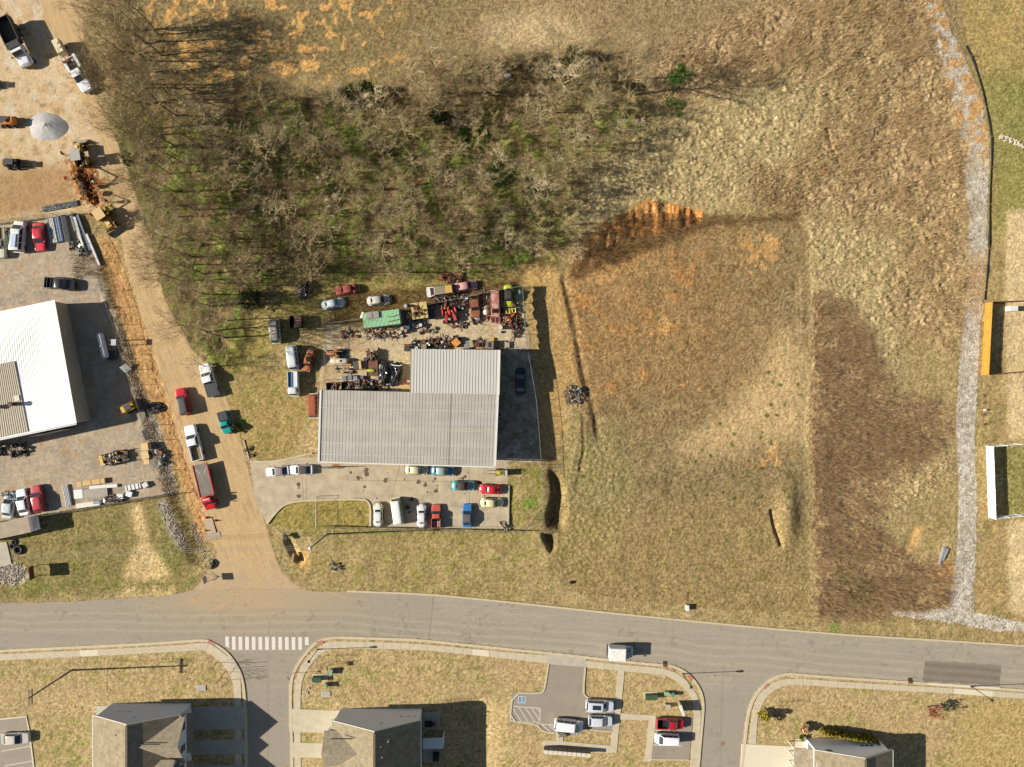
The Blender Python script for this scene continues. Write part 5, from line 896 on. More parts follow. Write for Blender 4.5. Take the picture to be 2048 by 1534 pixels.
# -- western gravel lot
t = car('van', 'white work van with roof ladder rack beside the red sedan', 33, 472, 5, -58, 5.2, 1.95, 2.0, (238, 238, 232), cat='van', lights=True, name='work_van'); q = B(); q.box((-.9, -.1, 2.2), (2.2, .7, .08)); q.k = 1
for s in (-.85, .85): q.bar((-2.2, s, 2.12), (.6, s, 2.12), .04)
for xx in (-2.2, -1.2, -.2, .6): q.bar((xx, -.85, 2.12), (xx, .85, 2.12), .04)
q.obj('ladder_rack', [mat((176, 196, 216), .4, .4), mat((236, 236, 232), .4)], t)
car('sedan', 'bright red sedan beside the white ladder rack van', 76, 473, 4, 56, 4.7, 1.8, 1.45, (214, 34, 48)); car('pickup', 'pale beige pickup truck at the edge beside the ladder rack van', -4, 484, 3, 56, 5.2, 1.9, 1.8, (206, 200, 178), cat='pickup truck', bed='tan')
car('pickup', 'black pickup truck with white ladder rack on the open gravel', 117, 567, 58, 6, 5.1, 1.9, 1.8, (32, 32, 36), cat='pickup truck', bed='rack')
car('sedan', 'silver car with its engine bay open, in the row by the verge fence', 15, 1011, 5, -48, 4.4, 1.75, 1.42, (200, 208, 206)); car('sedan', 'white sedan parked between the silver car and the red car by the verge fence', 43, 1005, -9, -48, 4.4, 1.72, 1.42, (240, 240, 238)); car('hatch', 'faded red car beside the white sedan, nearest to the metal panels', 73, 998, -9, -48, 4.5, 1.78, 1.5, (184, 40, 48))
q = B(); q.pal = (0, 1, 2); q.junk(26, (1.3, 1.3), .25, .25, 3); e = q.obj('car_engine', [mat((60, 56, 52), .6), mat((170, 170, 166), .3, .7), mat((120, 100, 84), .7)], None, loc=(*P(12, 990, 1), .92)); tag(e, 'jumble of engine parts lying on the front of the silver car', 'engine')
# dump truck, service truck, loaders
def dumptruck():
    x, y = P(28, 82, 1.6); t = thing('dump_truck', 'big dump truck with white cab and empty rusty grey bed', 'truck', (x, y, 0), ang(28, 58)); DG = mat((62, 60, 60), .7, .2, var=.2); b = B(); b.box((-1.6, 0, 1.35), (4.6, 2.3, .1)); b.k = 1
    for s in (1, -1): b.box((-1.6, s * 1.2, 1.95), (4.7, .12, 1.3))
    b.box((.75, 0, 2.05), (.12, 2.4, 1.5)); b.box((-3.95, 0, 1.85), (.12, 2.4, 1.1)); b.box((1.25, 0, 2.75), (1.1, 2.3, .08)); b.obj('dump_bed', [mat((124, 104, 86), .85, c2=(92, 82, 74)), DG], t)
    b = B(); b.box((-.4, 0, .9), (6.8, .9, .35)); b.obj('chassis', PLAST, t); W_ = paint((240, 240, 240)); b = B(); loft(b, [(1.35, 1.05, .7, 1.75, .2), (2.6, 1.05, .7, 1.7, .2), (2.9, .95, .7, 1.6, .3), (4.0, .78, .7, 1.45, .4), (4.25, .6, .75, 1.25, .4)])
    b.add([(1.35, 1., 1.7), (1.35, -1., 1.7), (2.75, -1., 1.7), (2.75, 1., 1.7), (1.4, .9, 2.6), (1.4, -.9, 2.6), (2.35, -.9, 2.6), (2.35, .9, 2.6)], [[0, 1, 5, 4], [1, 2, 6, 5], [2, 3, 7, 6], [3, 0, 4, 7], [4, 5, 6, 7]]); b.obj('cab', W_, t); pane(t, 'windshield', [(2.75, -1., 1.7), (2.75, 1., 1.7), (2.35, .9, 2.6), (2.35, -.9, 2.6)], GL, d=.02)
    for s in (1, -1):
        q = B(); q.ell((3.5, s * .9, .85), (.7, .28, .45), 10, 5); q.obj('fender', W_, t, True)
        for xx in (3.5, -1.5, -2.7): wheel(t, xx, s * 1.0, .5, .35)
        q = B(); q.box((2.7, s * 1.3, 2.0), (.1, .25, .4)); q.obj('mirror', PLAST, t); q = B(); q.tube([(1.2, s * .95, 1.2), (1.2, s * .95, 2.9)], .08, 8); q.obj('exhaust_stack', CHROME, t)
dumptruck()
t = car('pickup', 'white service pickup truck loaded with pipes and orange cones near the wood', 154, 146, 38, 68, 6.4, 2.0, 1.95, (242, 242, 242), cat='pickup truck', bed='tan', name='service_truck'); q = B()
for s in (-1, 1): q.box((-1.9, s * .98, 1.1), (2.4, .42, .75))
q.obj('tool_cabinet', paint((238, 238, 236)), t); q = B(); q.pal = (0, 1); q.junk(14, (2.2, 1.1), .5, .5, 5); q.obj('bed_load', [mat((110, 90, 74), .8), mat((206, 200, 192), .5)], t, loc=(-1.9, 0, .75))
for i, (px, py, lb) in enumerate(((127, 124, 'orange traffic cone on the tail of the white service truck'), (136, 121, 'red orange traffic cone stacked beside the pipe load of the service truck'))):
    c = thing('traffic_cone', lb, 'traffic cone', (*P(px, py, 1.6), 1.5)); q = B(); q.tube([(0, 0, .03), (0, 0, .65)], [.18, .03], 9); q.box((0, 0, .02), (.42, .42, .05)); q.obj('cone_body', mat((226, 84, 48), .6), c); q = B(); q.tube([(0, 0, .3), (0, 0, .42)], [.122, .086], 9); q.obj('white_band', mat((240, 236, 230), .5), c)
t = thing('generator_trailer', 'cream boxed generator trailer behind the white service truck', 'trailer', (*P(121, 96, 1), 0), ang(22, 42)); q = B(); q.box((0, 0, 1.15), (2.5, 1.15, 1.3)); q.obj('housing', mat((226, 210, 168), .6), t); q = B(); q.box((0, 0, 1.83), (2.4, 1.05, .06)); q.box((.4, .2, 1.9), (.3, .3, .1)); q.box((-.4, .2, 1.9), (.3, .3, .1)); q.obj('lid', mat((232, 218, 178), .6), t); q = B(); q.bar((1.2, .4, .5), (2.3, 0, .5), .05); q.bar((1.2, -.4, .5), (2.3, 0, .5), .05); q.obj('drawbar', PLAST, t)
for s in (1, -1): wheel(t, -.2, s * .66, .3, .18)
YEL = mat((216, 168, 58), .5, var=.12); YELD = mat((196, 150, 52), .6, var=.15)
def backhoe(label, px, py, dx, dy, roofc, boom):
    x, y = P(px, py, 2.7); t = thing('backhoe_loader', label, 'backhoe', (x, y, 0), ang(dx, dy)); b = B(); b.box((.3, 0, .85), (3.2, .8, .4)); b.obj('chassis', PLAST, t); b = B(); b.box((1.55, 0, 1.35), (1.7, .95, .75), tx=.92, ty=.85); b.obj('hood', YEL, t); b = B(); b.box((1.7, .15, 1.78), (.5, .5, .14)); b.obj('engine_cover', mat((214, 210, 196), .5), t)
    b = B(); b.box((0, 0, 2.72), (1.85, 1.65, .14)); b.obj('cab_roof', mat(roofc, .6, var=.06), t); b = B()
    for xx in (-.8, .75):
        for s in (1, -1): b.bar((xx, s * .72, 1.1), (xx, s * .72, 2.7), .06)
    b.obj('cab_post', YELD, t)
    for q in ([(.78, -.66, 1.2), (.78, .66, 1.2), (.78, .66, 2.6), (.78, -.66, 2.6)], [(-.7, -.75, 1.3), (.7, -.75, 1.3), (.7, -.75, 2.6), (-.7, -.75, 2.6)], [(.7, .75, 1.3), (-.7, .75, 1.3), (-.7, .75, 2.6), (.7, .75, 2.6)]): pane(t, 'cab_window', q, GL)
    b = B(); b.box((-.1, 0, 1.3), (.5, .5, .5)); b.obj('seat', PLAST, t)
    for s in (1, -1): wheel(t, -.55, s * .95, .72, .42); wheel(t, 2.0, s * .85, .5, .3); b = B(); b.bar((.7, s * .62, 1.5), (2.2, s * .62, 1.35), .1); b.bar((2.2, s * .62, 1.35), (2.75, s * .62, .55), .1); b.obj('loader_arm', YEL, t); b = B(); b.ell((-.55, s * .95, 1.15), (.8, .3, .42), 10, 5, 0); b.obj('fender', YELD, t)
    b = B(); b.k = 0; b.slab([(2.7, -1.15, .2), (3.35, -1.15, .1), (3.35, 1.15, .1), (2.7, 1.15, .2)], .06); b.slab([(2.7, -1.15, .15), (2.7, 1.15, .15), (2.62, 1.15, .95), (2.62, -1.15, .95)], .06)
    for s in (1, -1): b.add([(2.66, s * 1.15, .95), (2.66, s * 1.15, .15), (3.35, s * 1.15, .1), (3.35, s * 1.2, .1), (2.66, s * 1.2, .15), (2.66, s * 1.2, .95)], [[0, 1, 2], [5, 4, 3], [0, 2, 3, 5]])
    b.obj('loader_bucket', mat((186, 180, 170), .5, .3, c2=(150, 130, 100)), t)
    # boom, stick, bucket from local points
    bp = boom; b = B(); b.bar(bp[0], bp[1], .17); b.ell(bp[0], (.2, .3, .3), 8, 5); b.obj('boom', YEL, t); b = B(); b.bar(bp[1], bp[2], .14); b.bar((bp[1][0] + .1, bp[1][1], bp[1][2] + .25), ((bp[1][0] + bp[2][0]) / 2, (bp[1][1] + bp[2][1]) / 2, (bp[1][2] + bp[2][2]) / 2 + .2), .05); b.obj('stick', YELD, t)
    b = B(); b.box((bp[2][0], bp[2][1], bp[2][2] - .35), (.65, .7, .6), tx=.8, ry=.4); b.obj('digging_bucket', mat((110, 96, 80), .7), t)
    for s in (1, -1): b = B(); b.bar((-1.3, s * .5, .8), (-1.5, s * 1.5, .15), .08); b.box((-1.5, s * 1.5, .08), (.4, .35, .08)); b.obj('stabilizer', YELD, t)
backhoe('yellow backhoe with grey cab roof working over the trench', 150, 310, -6, -40, (176, 172, 164), [(-1.4, 0, 1.2), (-3.0, .5, 3.1), (-4.6, .3, 1.9)])
backhoe('yellow backhoe with tan cab roof and lowered pale front bucket', 197, 428, 27, 40, (222, 186, 122), [(-1.4, 0, 1.2), (-3.3, -.4, 3.3), (-4.9, -.2, 2.0)])
def skid(label, px, py, dx, dy, c, fork=False, bucket=True, name='skid_loader', z=0):
    x, y = P(px, py, 1.5); t = thing(name, label, 'loader', (x, y, z), ang(dx, dy)); m = mat(c, .5, var=.1); b = B(); b.box((-.3, 0, .85), (2., 1.15, .85), tx=.95); b.obj('chassis', m, t); b = B(); b.box((.05, 0, 2.0), (1.15, .95, .1)); b.obj('cab_roof', PLAST if not fork else m, t); b = B()
    for xx in (-.45, .55):
        for s in (1, -1): b.bar((xx, s * .42, 1.2), (xx, s * .42, 2.), .05)
    b.obj('roll_cage', m, t); b = B(); b.box((-.9, 0, 1.5), (.7, 1., .5)); b.obj('engine_cover', m, t); b = B(); b.box((-.05, 0, 1.35), (.45, .5, .4)); b.obj('seat', PLAST, t)
    for s in (1, -1):
        for xx in (-.85, .45): wheel(t, xx, s * .75, .4, .28)
        b = B(); b.bar((-1.0, s * .6, 1.7), (.9, s * .6, 1.25), .09); b.bar((.9, s * .6, 1.25), (1.2, s * .6, .4), .09); b.obj('lift_arm', m, t)
    b = B()
    if fork:
        for s in (1, -1): b.box((1.9, s * .3, .22), (1.3, .12, .06))
        b.box((1.25, 0, .5), (.08, 1.1, .7))
    else: b.slab([(1.2, -.9, .12), (1.9, -.9, .1), (1.9, .9, .1), (1.2, .9, .12)], .05); b.slab([(1.22, -.9, .12), (1.22, .9, .12), (1.15, .9, .75), (1.15, -.9, .75)], .05)
    b.obj('fork' if fork else 'bucket', mat((120, 112, 100), .6, .3), t)
skid('orange skid loader with black rear grille beside the grey stone pile', 10, 240, -1, 0, (226, 140, 62)); skid('tall orange fork loader mostly outside the picture, seen by its shadow', -34, 164, 1, 0, (226, 140, 62), True)
skid('small yellow compact loader parked in the shade of the white warehouse', 257, 814, 2, -1, (222, 172, 44)); skid('black compact trencher parked on the bare tan ground', 22, 325, 1, 0, (44, 44, 46), True, name='trencher')
def forklift():
    x, y = P(1000, 946, 1.2); t = thing('forklift', 'yellow forklift with long forks on the concrete lot by the workshop corner', 'forklift', (x, y, .03), ang(-1, 0)); m = mat((212, 196, 52), .5, var=.1); b = B(); b.box((-.3, 0, .65), (1.6, .95, .7)); b.obj('chassis', m, t); b = B(); b.box((-1.05, 0, .85), (.45, 1., .9)); b.obj('counterweight', mat((236, 232, 220), .5), t); b = B()
    for xx in (-.75, .45):
        for s in (1, -1): b.bar((xx, s * .42, .9), (xx * .8, s * .42, 2.05), .04)
    for i in range(5): b.bar((-.6 + i * .24, -.42, 2.05), (-.6 + i * .24, .42, 2.05), .03)
    b.obj('overhead_guard', m, t); b = B(); b.box((-.25, 0, 1.15), (.5, .5, .3)); b.obj('seat', PLAST, t); b = B()
    for s in (1, -1): b.bar((.75, s * .3, .1), (.75, s * .3, 2.2), .06)
    b.obj('mast', PLAST, t); b = B()
    for s in (1, -1): b.box((1.35, s * .28, .1), (1.2, .1, .05))
    b.obj('fork', mat((120, 100, 80), .6, .3), t)
    for s in (1, -1): wheel(t, .45, s * .5, .3, .2); wheel(t, -.8, s * .45, .25, .18)
forklift()
# -- old vehicles round the scrapyard
bus('white camper bus with dirty striped roof parked nearest to the wood', 547, 662, 4, 46, (232, 228, 216), rm=mat((214, 206, 190), .6, c2=(176, 160, 134), scale=1.2), m=mat((222, 216, 196), .6, var=.1))
bus('pale blue white camper bus with row of dark side windows, next to the rusty beetle', 583, 715, 6, 46, (222, 228, 226), m=mat((214, 224, 222), .5, var=.06))
t, h = bus('white and blue flatbed camper truck north of the red roofed bus', 585, 768, 1, 46, (230, 232, 230), bedcar=True, m=mat((228, 230, 228), .5)); q = B(); q.box((-.75, 0, 1.12), (2.6, 1.5, .08)); q.k = 1; q.box((-.75, -.4, 1.2), (2.4, .62, .1)); q.k = 0
for s in (1, -1): q.box((-.75, s * .78, 1.3), (2.7, .07, .4))
q.box((-2.08, 0, 1.3), (.07, 1.56, .4)); q.obj('cargo_bed', [mat((226, 228, 226), .5), mat((92, 132, 178), .6)], t)
bus('camper bus with rusty red roof panel and white frame beside the workshop wall', 624, 812, 1, 45, (226, 218, 204), L=4.0, rm=mat((158, 84, 66), .8, c2=(182, 100, 60)), m=mat((222, 206, 188), .7, c2=(176, 96, 76), thr=.58))
RB = lambda c, c2, th=.52: rust(c, c2, th)
beetle('rusty orange beetle shell with open roof between the camper bus and the gate fence', 617, 721, -8, 26, (180, 110, 64), m=RB((184, 112, 68), (142, 84, 52)), top=None, hollow=True, name='scrapped_car'); q = B(); q.box((*P(617, 718, 1.45), 1.55), (.75, .8, .03), .3); tag(q.obj('roof_hole_shade', mat((24, 20, 18), .9)), 'black sheet painting the shaded roof hole of the rusty orange beetle', 'panel')  # flat black sheet paints the dark shade inside the open roof
beetle('faded red gutted beetle shell in the dead weeds behind the wood edge', 693, 579, -1, .1, (176, 62, 52), m=RB((186, 84, 72), (160, 92, 78)), hollow=True, name='scrapped_car'); beetle('pale blue white scrapped car in the dead weeds', 666, 607, 44, -8, (210, 220, 222), m=mat((210, 220, 222), .6, var=.12), name='scrapped_car')
beetle('grey white scrapped car with bare front, in the dead weeds north of the green container', 757, 600, 44, -4, (196, 190, 176), m=mat((198, 192, 178), .8, var=.15), hollow=True, name='scrapped_car'); beetle('pink scrapped beetle with dark windscreen opening behind the fence', 931, 572, 40, -6, (206, 150, 148), m=mat((208, 152, 148), .7, var=.12), hollow=True, name='scrapped_car')
t = car('van', 'scrapped van with ribbed grey roof and ochre rear in the weeds', 880, 581, -44, 6, 4.6, 1.75, 1.8, (180, 170, 150), cat='van', glass=False, lights=False, m=mat((196, 188, 168), .8, var=.2), name='scrapped_van', roof=mat((156, 142, 118), .9, band=(0, .35, .8))); q = B(); q.box((-1.5, 0, 1.84), (1.1, 1.3, .08)); q.obj('roof_panel', mat((216, 174, 92), .8), t); q = B(); q.box((1.9, 0, 1.05), (.6, 1.7, .2)); q.obj('hood_panel', mat((240, 240, 236), .5), t)
car('coupe', 'rusty orange brown scrapped car with grey nose between the tractors and the red lorry body', 950, 611, 2, 34, 4.0, 1.6, 1.4, (164, 96, 60), glass=False, lights=False, m=RB((168, 98, 62), (122, 88, 66)), name='scrapped_car')
t = car('van', 'faded red and white streaked scrapped lorry body near the yellow green car', 991, 606, 1, 44, 4.6, 1.6, 1.7, (190, 96, 84), glass=False, lights=False, cat='truck', m=RB((192, 116, 98), (218, 178, 164), .52), name='scrapped_truck')
beetle('yellow green scrapped car nose standing by the drum in the scrapyard corner', 1017, 592, 0, 26, (206, 208, 60), m=mat((206, 204, 60), .6, var=.1), hollow=True, top=(70, 62, 54), name='scrapped_car')
car('sedan', 'black vintage car with pale bumpers in the workshop shade', 1041, 762, 0, -50, 4.4, 1.65, 1.45, (16, 20, 26))
# ------------------------------------------------------------ scrapyard, materials, small things
RUST = mat((150, 88, 56), .9, .1, c2=(108, 70, 50), scale=2); RUST2 = mat((184, 120, 78), .9, c2=(140, 84, 54)); DK = mat((44, 42, 42), .8, var=.3); LGT = mat((178, 170, 156), .7, var=.2); STEEL = mat((150, 152, 154), .4, .6, var=.2); REDM = mat((190, 58, 52), .6, var=.15); ORG = mat((206, 104, 52), .7, var=.15); BLUED = mat((60, 96, 130), .6)
TIMB = mat((226, 186, 124), .8, var=.15, scale=3); WHT = mat((240, 238, 232), .45, var=.05); SCR = [DK, RUST, STEEL, LGT, RUST2]
def at_(name, label, cat, px, py, an=0., z=None, h=.5, group=None):
    x, y = P(px, py, h); return thing(name, label, cat, (x, y, zat(x, y) if z is None else z), an, group)
def heap(label, px, py, ext, n, h, seed, pal=(0, 1, 2, 3, 4), mats=SCR, name='scrap_heap', rr=.5, cat='scrap heap', an=0., z=None):
    b = B(); b.pal = pal; b.junk(n, ext, rr, h, seed); o = b.obj(name, mats); x, y = P(px, py, h * .5); o.location = (x, y, (zat(x, y) if z is None else z)); o.rotation_euler = (0, 0, an); return tag(o, label, cat)
heap('tangled jumble of dark scrap frames with white panel on a trailer at the wood edge', 608, 578, (2.0, 2.8), 90, 1.9, 21, (0, 0, 2, 3, 1)); heap('low line of rusty plough frames and scrap below the green container', 766, 664, (6.6, 2.0), 90, 1.0, 22)
heap('blue grey and white scrap parts below the cream shed roof', 834, 648, (2.4, 1.3), 36, .8, 23, (0, 2, 3)); heap('heap of dark engine parts along the white roofed block', 872, 690, (5.0, 1.8), 110, 1.0, 24, (0, 0, 1, 2, 4)); heap('heap of grey white parts at the corner of the white roofed block', 832, 690, (1.6, 1.3), 26, .7, 25, (2, 3, 0))
heap('dark scrap heap against the workshop wall with pale pieces', 716, 776, (6.2, 2.0), 120, 1.2, 26, (0, 0, 0, 1, 3)); heap('white and rusty metal scraps heaped in a rusty walled bin', 668, 773, (2.2, 1.2), 44, .7, 27, (2, 3, 1)); heap('mixed machine scrap behind the red tractor', 908, 608, (3.2, 3.4), 60, 1.2, 28, (0, 1, 2, 4)); heap('rusty and orange machine parts at the fence corner of the scrapyard', 1018, 634, (4.0, 2.8), 90, 1.0, 29, (0, 1, 4, 4))
heap('wheel and axle scraps beside the green screen fence', 1033, 655, (1.8, 3.4), 50, .8, 30, (0, 1, 0)); heap('black scrap and tarpaulin ends by the metal panels on the gravel lot', 150, 490, (2.0, 1.4), 36, .7, 31, (0, 0, 2)); heap('pale twisted conduit heap at the end of the long white girders', 163, 502, (1.6, 1.4), 40, .6, 32, (3, 3, 0)); heap('dark metal frames and stands beside the white warehouse wall', 20, 900, (5.0, 2.2), 46, 1.3, 33, (0,), rr=.7)
heap('broken timber and pipe scraps beside the white panel pile', 230, 998, (3.6, 1.2), 50, .7, 34, (3, 0, 2, 4)); heap('small heap of rubble and white stones on the mown verge', 672, 1132, (2.0, 1.6), 30, .35, 35, (3, 2, 4), rr=.3); heap('rusty rack of welded frames behind the pink car', 903, 555, (3.4, 1.4), 44, 1.0, 36, (1, 4, 0), rr=.8); heap('grey and brown debris on the workshop east wall in shade', 1003, 840, (1.2, 6.), 34, .7, 37, (2, 0, 3))
heap('burnt pile of pale planks and ash on the bare slope', 1147, 790, (3.2, 3.0), 54, .7, 38, (2, 3, 0, 1), rr=.5, cat='burn pile', name='burn_pile'); heap('dug earth clods and torn pipe along the trench', 172, 372, (4.2, 6.4), 70, .5, 39, (0, 1, 1), [mat((112, 66, 38), .95), mat((156, 96, 52), .95)], 'soil_clod_heap', .45, 'soil heap')
for i, (px, py, ext, nn_, hh, lb) in enumerate(((700, 668, (3., 1.2), 26, .4, 'scattered small rusty parts on the dirt west of the container ploughs'), (856, 660, (2.6, 1.0), 30, .5, 'long bars and pale parts on the dirt below the cream shed'), (880, 602, (2.2, 2.4), 40, .9, 'dark scrap packed between the cream shed and the orange tractor frame'), (925, 600, (2.6, 2.2), 40, .8, 'dark machine scrap between the tractors and the rusty brown car'), (968, 594, (1.6, 2.8), 30, .8, 'dark weeds and scrap between the brown car and the red lorry body'), (912, 650, (3.2, 1.0), 30, .4, 'low rusty tangle on the dirt below the red tractors'), (1008, 640, (2.4, 1.2), 30, .6, 'rusty small parts right beside the rusty seat frame'), (960, 640, (1.6, 1.0), 18, .5, 'grey and brown oddments below the rusty brown car'), (892, 680, (2.4, 1.2), 40, .9, 'dark upright frames in the scrap row above the white roofed block'), (962, 684, (2.0, 1.2), 24, .5, 'brown bars around the orange cultivator'), (690, 742, (3.0, .9), 22, .4, 'small dark parts along the gate yard between tank and bins'), (728, 766, (3.4, 1.2), 46, .8, 'brown timber and bars on the dark heap beside the workshop'), (1028, 602, (1.4, 2.4), 36, .9, 'dark machine lumps behind the screen fence corner drum'), (772, 770, (2.6, 1.0), 22, .4, 'dark bars and a low frame between tarpaulins and the workshop'))): heap(lb, px, py, ext, nn_, hh, 60 + i)
# container and shed roofs
GRN = mat((200, 246, 200), .6, var=.10, c2=(206, 236, 190), thr=.62, scale=1.2); GRND = mat((170, 230, 172), .6)
t = at_('shipping_container', 'green ribbed container with grey boards on its roof', 'container', 763, 637, .13, h=2.4); q = B(); q.box((0, 0, 1.2), (6.1, 2.4, 2.3)); q.k = 1
for i in range(28): q.box((-2.95 + i * .218, 0, 2.37), (.07, 2.36, .05))
q.obj('container_body', [GRN, GRND], t); q = B(); q.box((-1.95, .75, 2.55), (1.0, 1.1, .22)); q.box((-.85, .75, 2.55), (1.0, 1.1, .22)); q.obj('roof_board', mat((170, 158, 146), .8, var=.2), t); q = B(); q.box((2.95, 0, 1.2), (.3, 2.2, 2.0)); q.obj('end_door', GRND, t)
q = B(); q.tube([(1.0, .2, 2.43), (1.8, .05, 2.46), (3.0, .3, 2.43)], .05, 5); q.tube([(1.0, -.7, 2.43), (2.0, -.6, 2.46), (3.1, -.5, 2.43)], .06, 5); tag(q.obj('pipe_rod', RUST, None, loc=t.location), 'thin rusty rods lying on the green container roof', 'rod').rotation_euler = (0, 0, .13)
t = at_('dump_tank', 'dark open skip beside the green container end', 'skip', 803, 634, .1, h=1.2); q = B(); q.box((0, 0, .6), (1.2, 2.4, 1.2)); q.obj('skip_body', DK, t); q = B(); q.box((0, 0, 1.2), (1.0, 2.1, .05)); q.obj('skip_load', mat((98, 96, 98), .8, var=.3), t)
t = at_('storage_shed', 'cream yellow roofed shed with branches and planks lying on top', 'shed', 839, 621, .13, h=2.0); q = B(); q.box((0, 0, 1.), (2.4, 2.5, 2.0)); q.obj('wall', mat((190, 168, 110), .8), t); q = B(); q.box((0, 0, 2.05), (2.6, 2.7, .12)); q.obj('roof', mat((222, 200, 130), .7, var=.08, c2=(206, 180, 110), scale=.8), t)
heap('dark planks, branches and red handles lying on the cream shed roof', 839, 624, (2.2, 1.8), 16, .4, 40, (0, 1, 4), rr=.7, z=2.1, name='scrap_lumber', cat='lumber')
t = at_('work_table', 'dark steel work bench with clutter beside the cream shed', 'bench', 863, 628, .1); q = B(); q.box((0, 0, .8), (1.1, 1.7, .08)); q.obj('bench_top', mat((76, 78, 84), .6), t)
for sx in (-.45, .45):
    for sy in (-.75, .75): q = B(); q.box((sx, sy, .4), (.08, .08, .8)); q.obj('leg', DK, t)
# drums, tyres
def drum(label, px, py, c, top=(206, 200, 190), r=.3, h=.88, lying=None):
    t = at_('steel_drum', label, 'drum', px, py, h=h); q = B(); 
    if lying is None:
        q.tube([(0, 0, 0), (0, 0, h)], r, 14); q.torus((0, 0, h * .35), r, .02); q.torus((0, 0, h * .68), r, .02); q.obj('drum_body', mat(c, .6, .2, var=.15), t); q = B(); q.tube([(0, 0, h), (0, 0, h + .02)], r * .9, 14); q.obj('lid', mat(top, .5, .2), t)
    else:
        d = Vector((math.cos(lying), math.sin(lying), 0)) * h; q.tube([Vector((0, 0, r)) - d * .5, Vector((0, 0, r)) + d * .5], r, 14); q.obj('drum_body', mat(c, .6, .2, var=.15), t); q = B(); q.torus((0, 0, r), r, .03, 0); o = q.obj('hoop', LGT, t); o.rotation_euler = (0, 0, lying)
drum('white topped drum beside the dark skip and tyre pile', 811, 612, (210, 208, 200)); drum('blue drum in shade between the skip and the cream shed', 816, 655, (58, 96, 132), (70, 110, 150)); drum('pale drum with a round hole, nearest to the blue drum', 804, 657, (200, 180, 150), (222, 204, 176)); drum('brown rimmed drum at the edge of the yard beside the blue drum', 811, 661, (150, 110, 84), (186, 160, 134)); drum('silver drum lid up beside the rusty plough frames', 800, 664, (170, 172, 174), (206, 206, 204))
drum('white drum in the scrap row below the cream shed', 841, 650, (220, 216, 206), (236, 232, 222)); drum('large grey drum lying on its side at the screen fence corner', 1036, 588, (136, 142, 140), lying=.9, r=.42, h=1.5); drum('white lidded drum standing alone on the pale stones', 1002, 655, (200, 198, 196), (240, 238, 232)); drum('small silver pail next to the lone white lidded drum', 1000, 664, (190, 188, 186), (236, 234, 228), .2, .5)
drum('tipped white cask by the green container corner', 724, 630, (228, 220, 200), lying=1.2, r=.35, h=1.1)
def tyre(label, px, py, r=.36, flat=True, c=(46, 46, 48), rim=True, group=None):
    t = at_('spare_tyre', label, 'tyre', px, py, group=group, h=.3); q = B(); q.torus((0, 0, .13), r * .74, r * .3); q.obj('tread', mat(c, .9, var=.2), t, True)
    if rim: q = B(); q.tube([(0, 0, .06), (0, 0, .18)], r * .45, 10); q.obj('rim', mat((190, 188, 180), .5, .5), t)
tyre('big black tyre flat on the grass beside the concrete pad', 36, 1100, .85, rim=False); tyre('small black tyre touching the rusty box trailer', 27, 1085, .5, rim=False); tyre('small black tyre between the big tyre and the concrete pad', 23, 1093, .5, rim=False)
for lb, px, py in (('tyre with pale rim between the skip and cream shed', 817, 625), ('worn tyre below the pale rimmed one, beside the skip', 818, 641), ('tyre leaning near the blue drum with pale tread', 817, 649), ('tyre with bright rim lying at the dirt edge below the red tractor', 920, 646), ('tyre with grey rim beside the bent yellow hoop', 932, 648), ('wheel with grey hub between the tractor and the rusty brown car', 932, 629), ('wheel with pale hub beside the rusty brown car bonnet', 927, 612), ('brown tyre at the edge of the stones by the screen fence', 1030, 657)): tyre(lb, px, py, .34)
# tractors / machines
def tractor(label, px, py, an, m, s=1.):
    t = at_('old_tractor', label, 'tractor', px, py, an); q = B(); q.box((.5 * s, 0, .8 * s), (1.5 * s, .55 * s, .55 * s), tx=.9, ty=.8); q.obj('hood', m, t, False); q = B(); q.box((-.3 * s, 0, .55 * s), (1.4 * s, .4 * s, .4 * s)); q.obj('chassis', DK, t); q = B(); q.ell((-.45 * s, 0, 1. * s), (.25, .28, .18), 8, 4); q.obj('seat', m, t)
    for sy in (1, -1): wheel(t, -.5 * s, sy * .6 * s, .55 * s, .3 * s); wheel(t, 1.05 * s, sy * .45 * s, .32 * s, .18 * s); q = B(); q.ell((-.5 * s, sy * .6 * s, .75 * s), (.6 * s, .22 * s, .45 * s), 9, 5, 0.); q.obj('fender', m, t)
    q = B(); q.torus((-.05 * s, 0, 1.3 * s), .2, .025); q.obj('steering_wheel', DK, t)
tractor('red old tractor with round hood among the scrap', 893, 631, -1.6, REDM); tractor('faded red tractor tilted beside the brighter red one', 907, 628, -1.2, mat((206, 76, 72), .6, var=.15)); tractor('orange brown tractor frame with open ring hood at the fence', 891, 612, 1.5, RUST2, .9); tractor('rusty orange garden tractor at the end of the scrap row', 1021, 636, .9, ORG, .75); tractor('orange engine tractor in the gate yard above the cream tank', 668, 707, 3.1, mat((214, 140, 92), .6, var=.15))
heap('black engine block on stand in the gate yard', 686, 707, (1.3, 1.2), 24, .8, 41, (0, 0, 2), name='engine_block', cat='engine')
t = at_('machine_cradle', 'pale yellow machine frame with square opening on the scrap', 'machine frame', 1022, 622, .1); q = B()
for a, c in (((-.8, -.35), (.8, -.35)), ((-.8, .35), (.8, .35)), ((-.8, -.35), (-.8, .35)), ((.8, -.35), (.8, .35)), ((-.25, -.35), (-.25, .35)), ((.25, -.35), (.25, .35))): q.bar((*a, .7), (*c, .7), .12)
q.obj('frame_body', mat((224, 206, 110), .6), t)
for x in (-.7, .7): q = B(); q.box((x, 0, .35), (.12, .5, .7)); q.obj('leg', mat((190, 170, 90), .7), t)
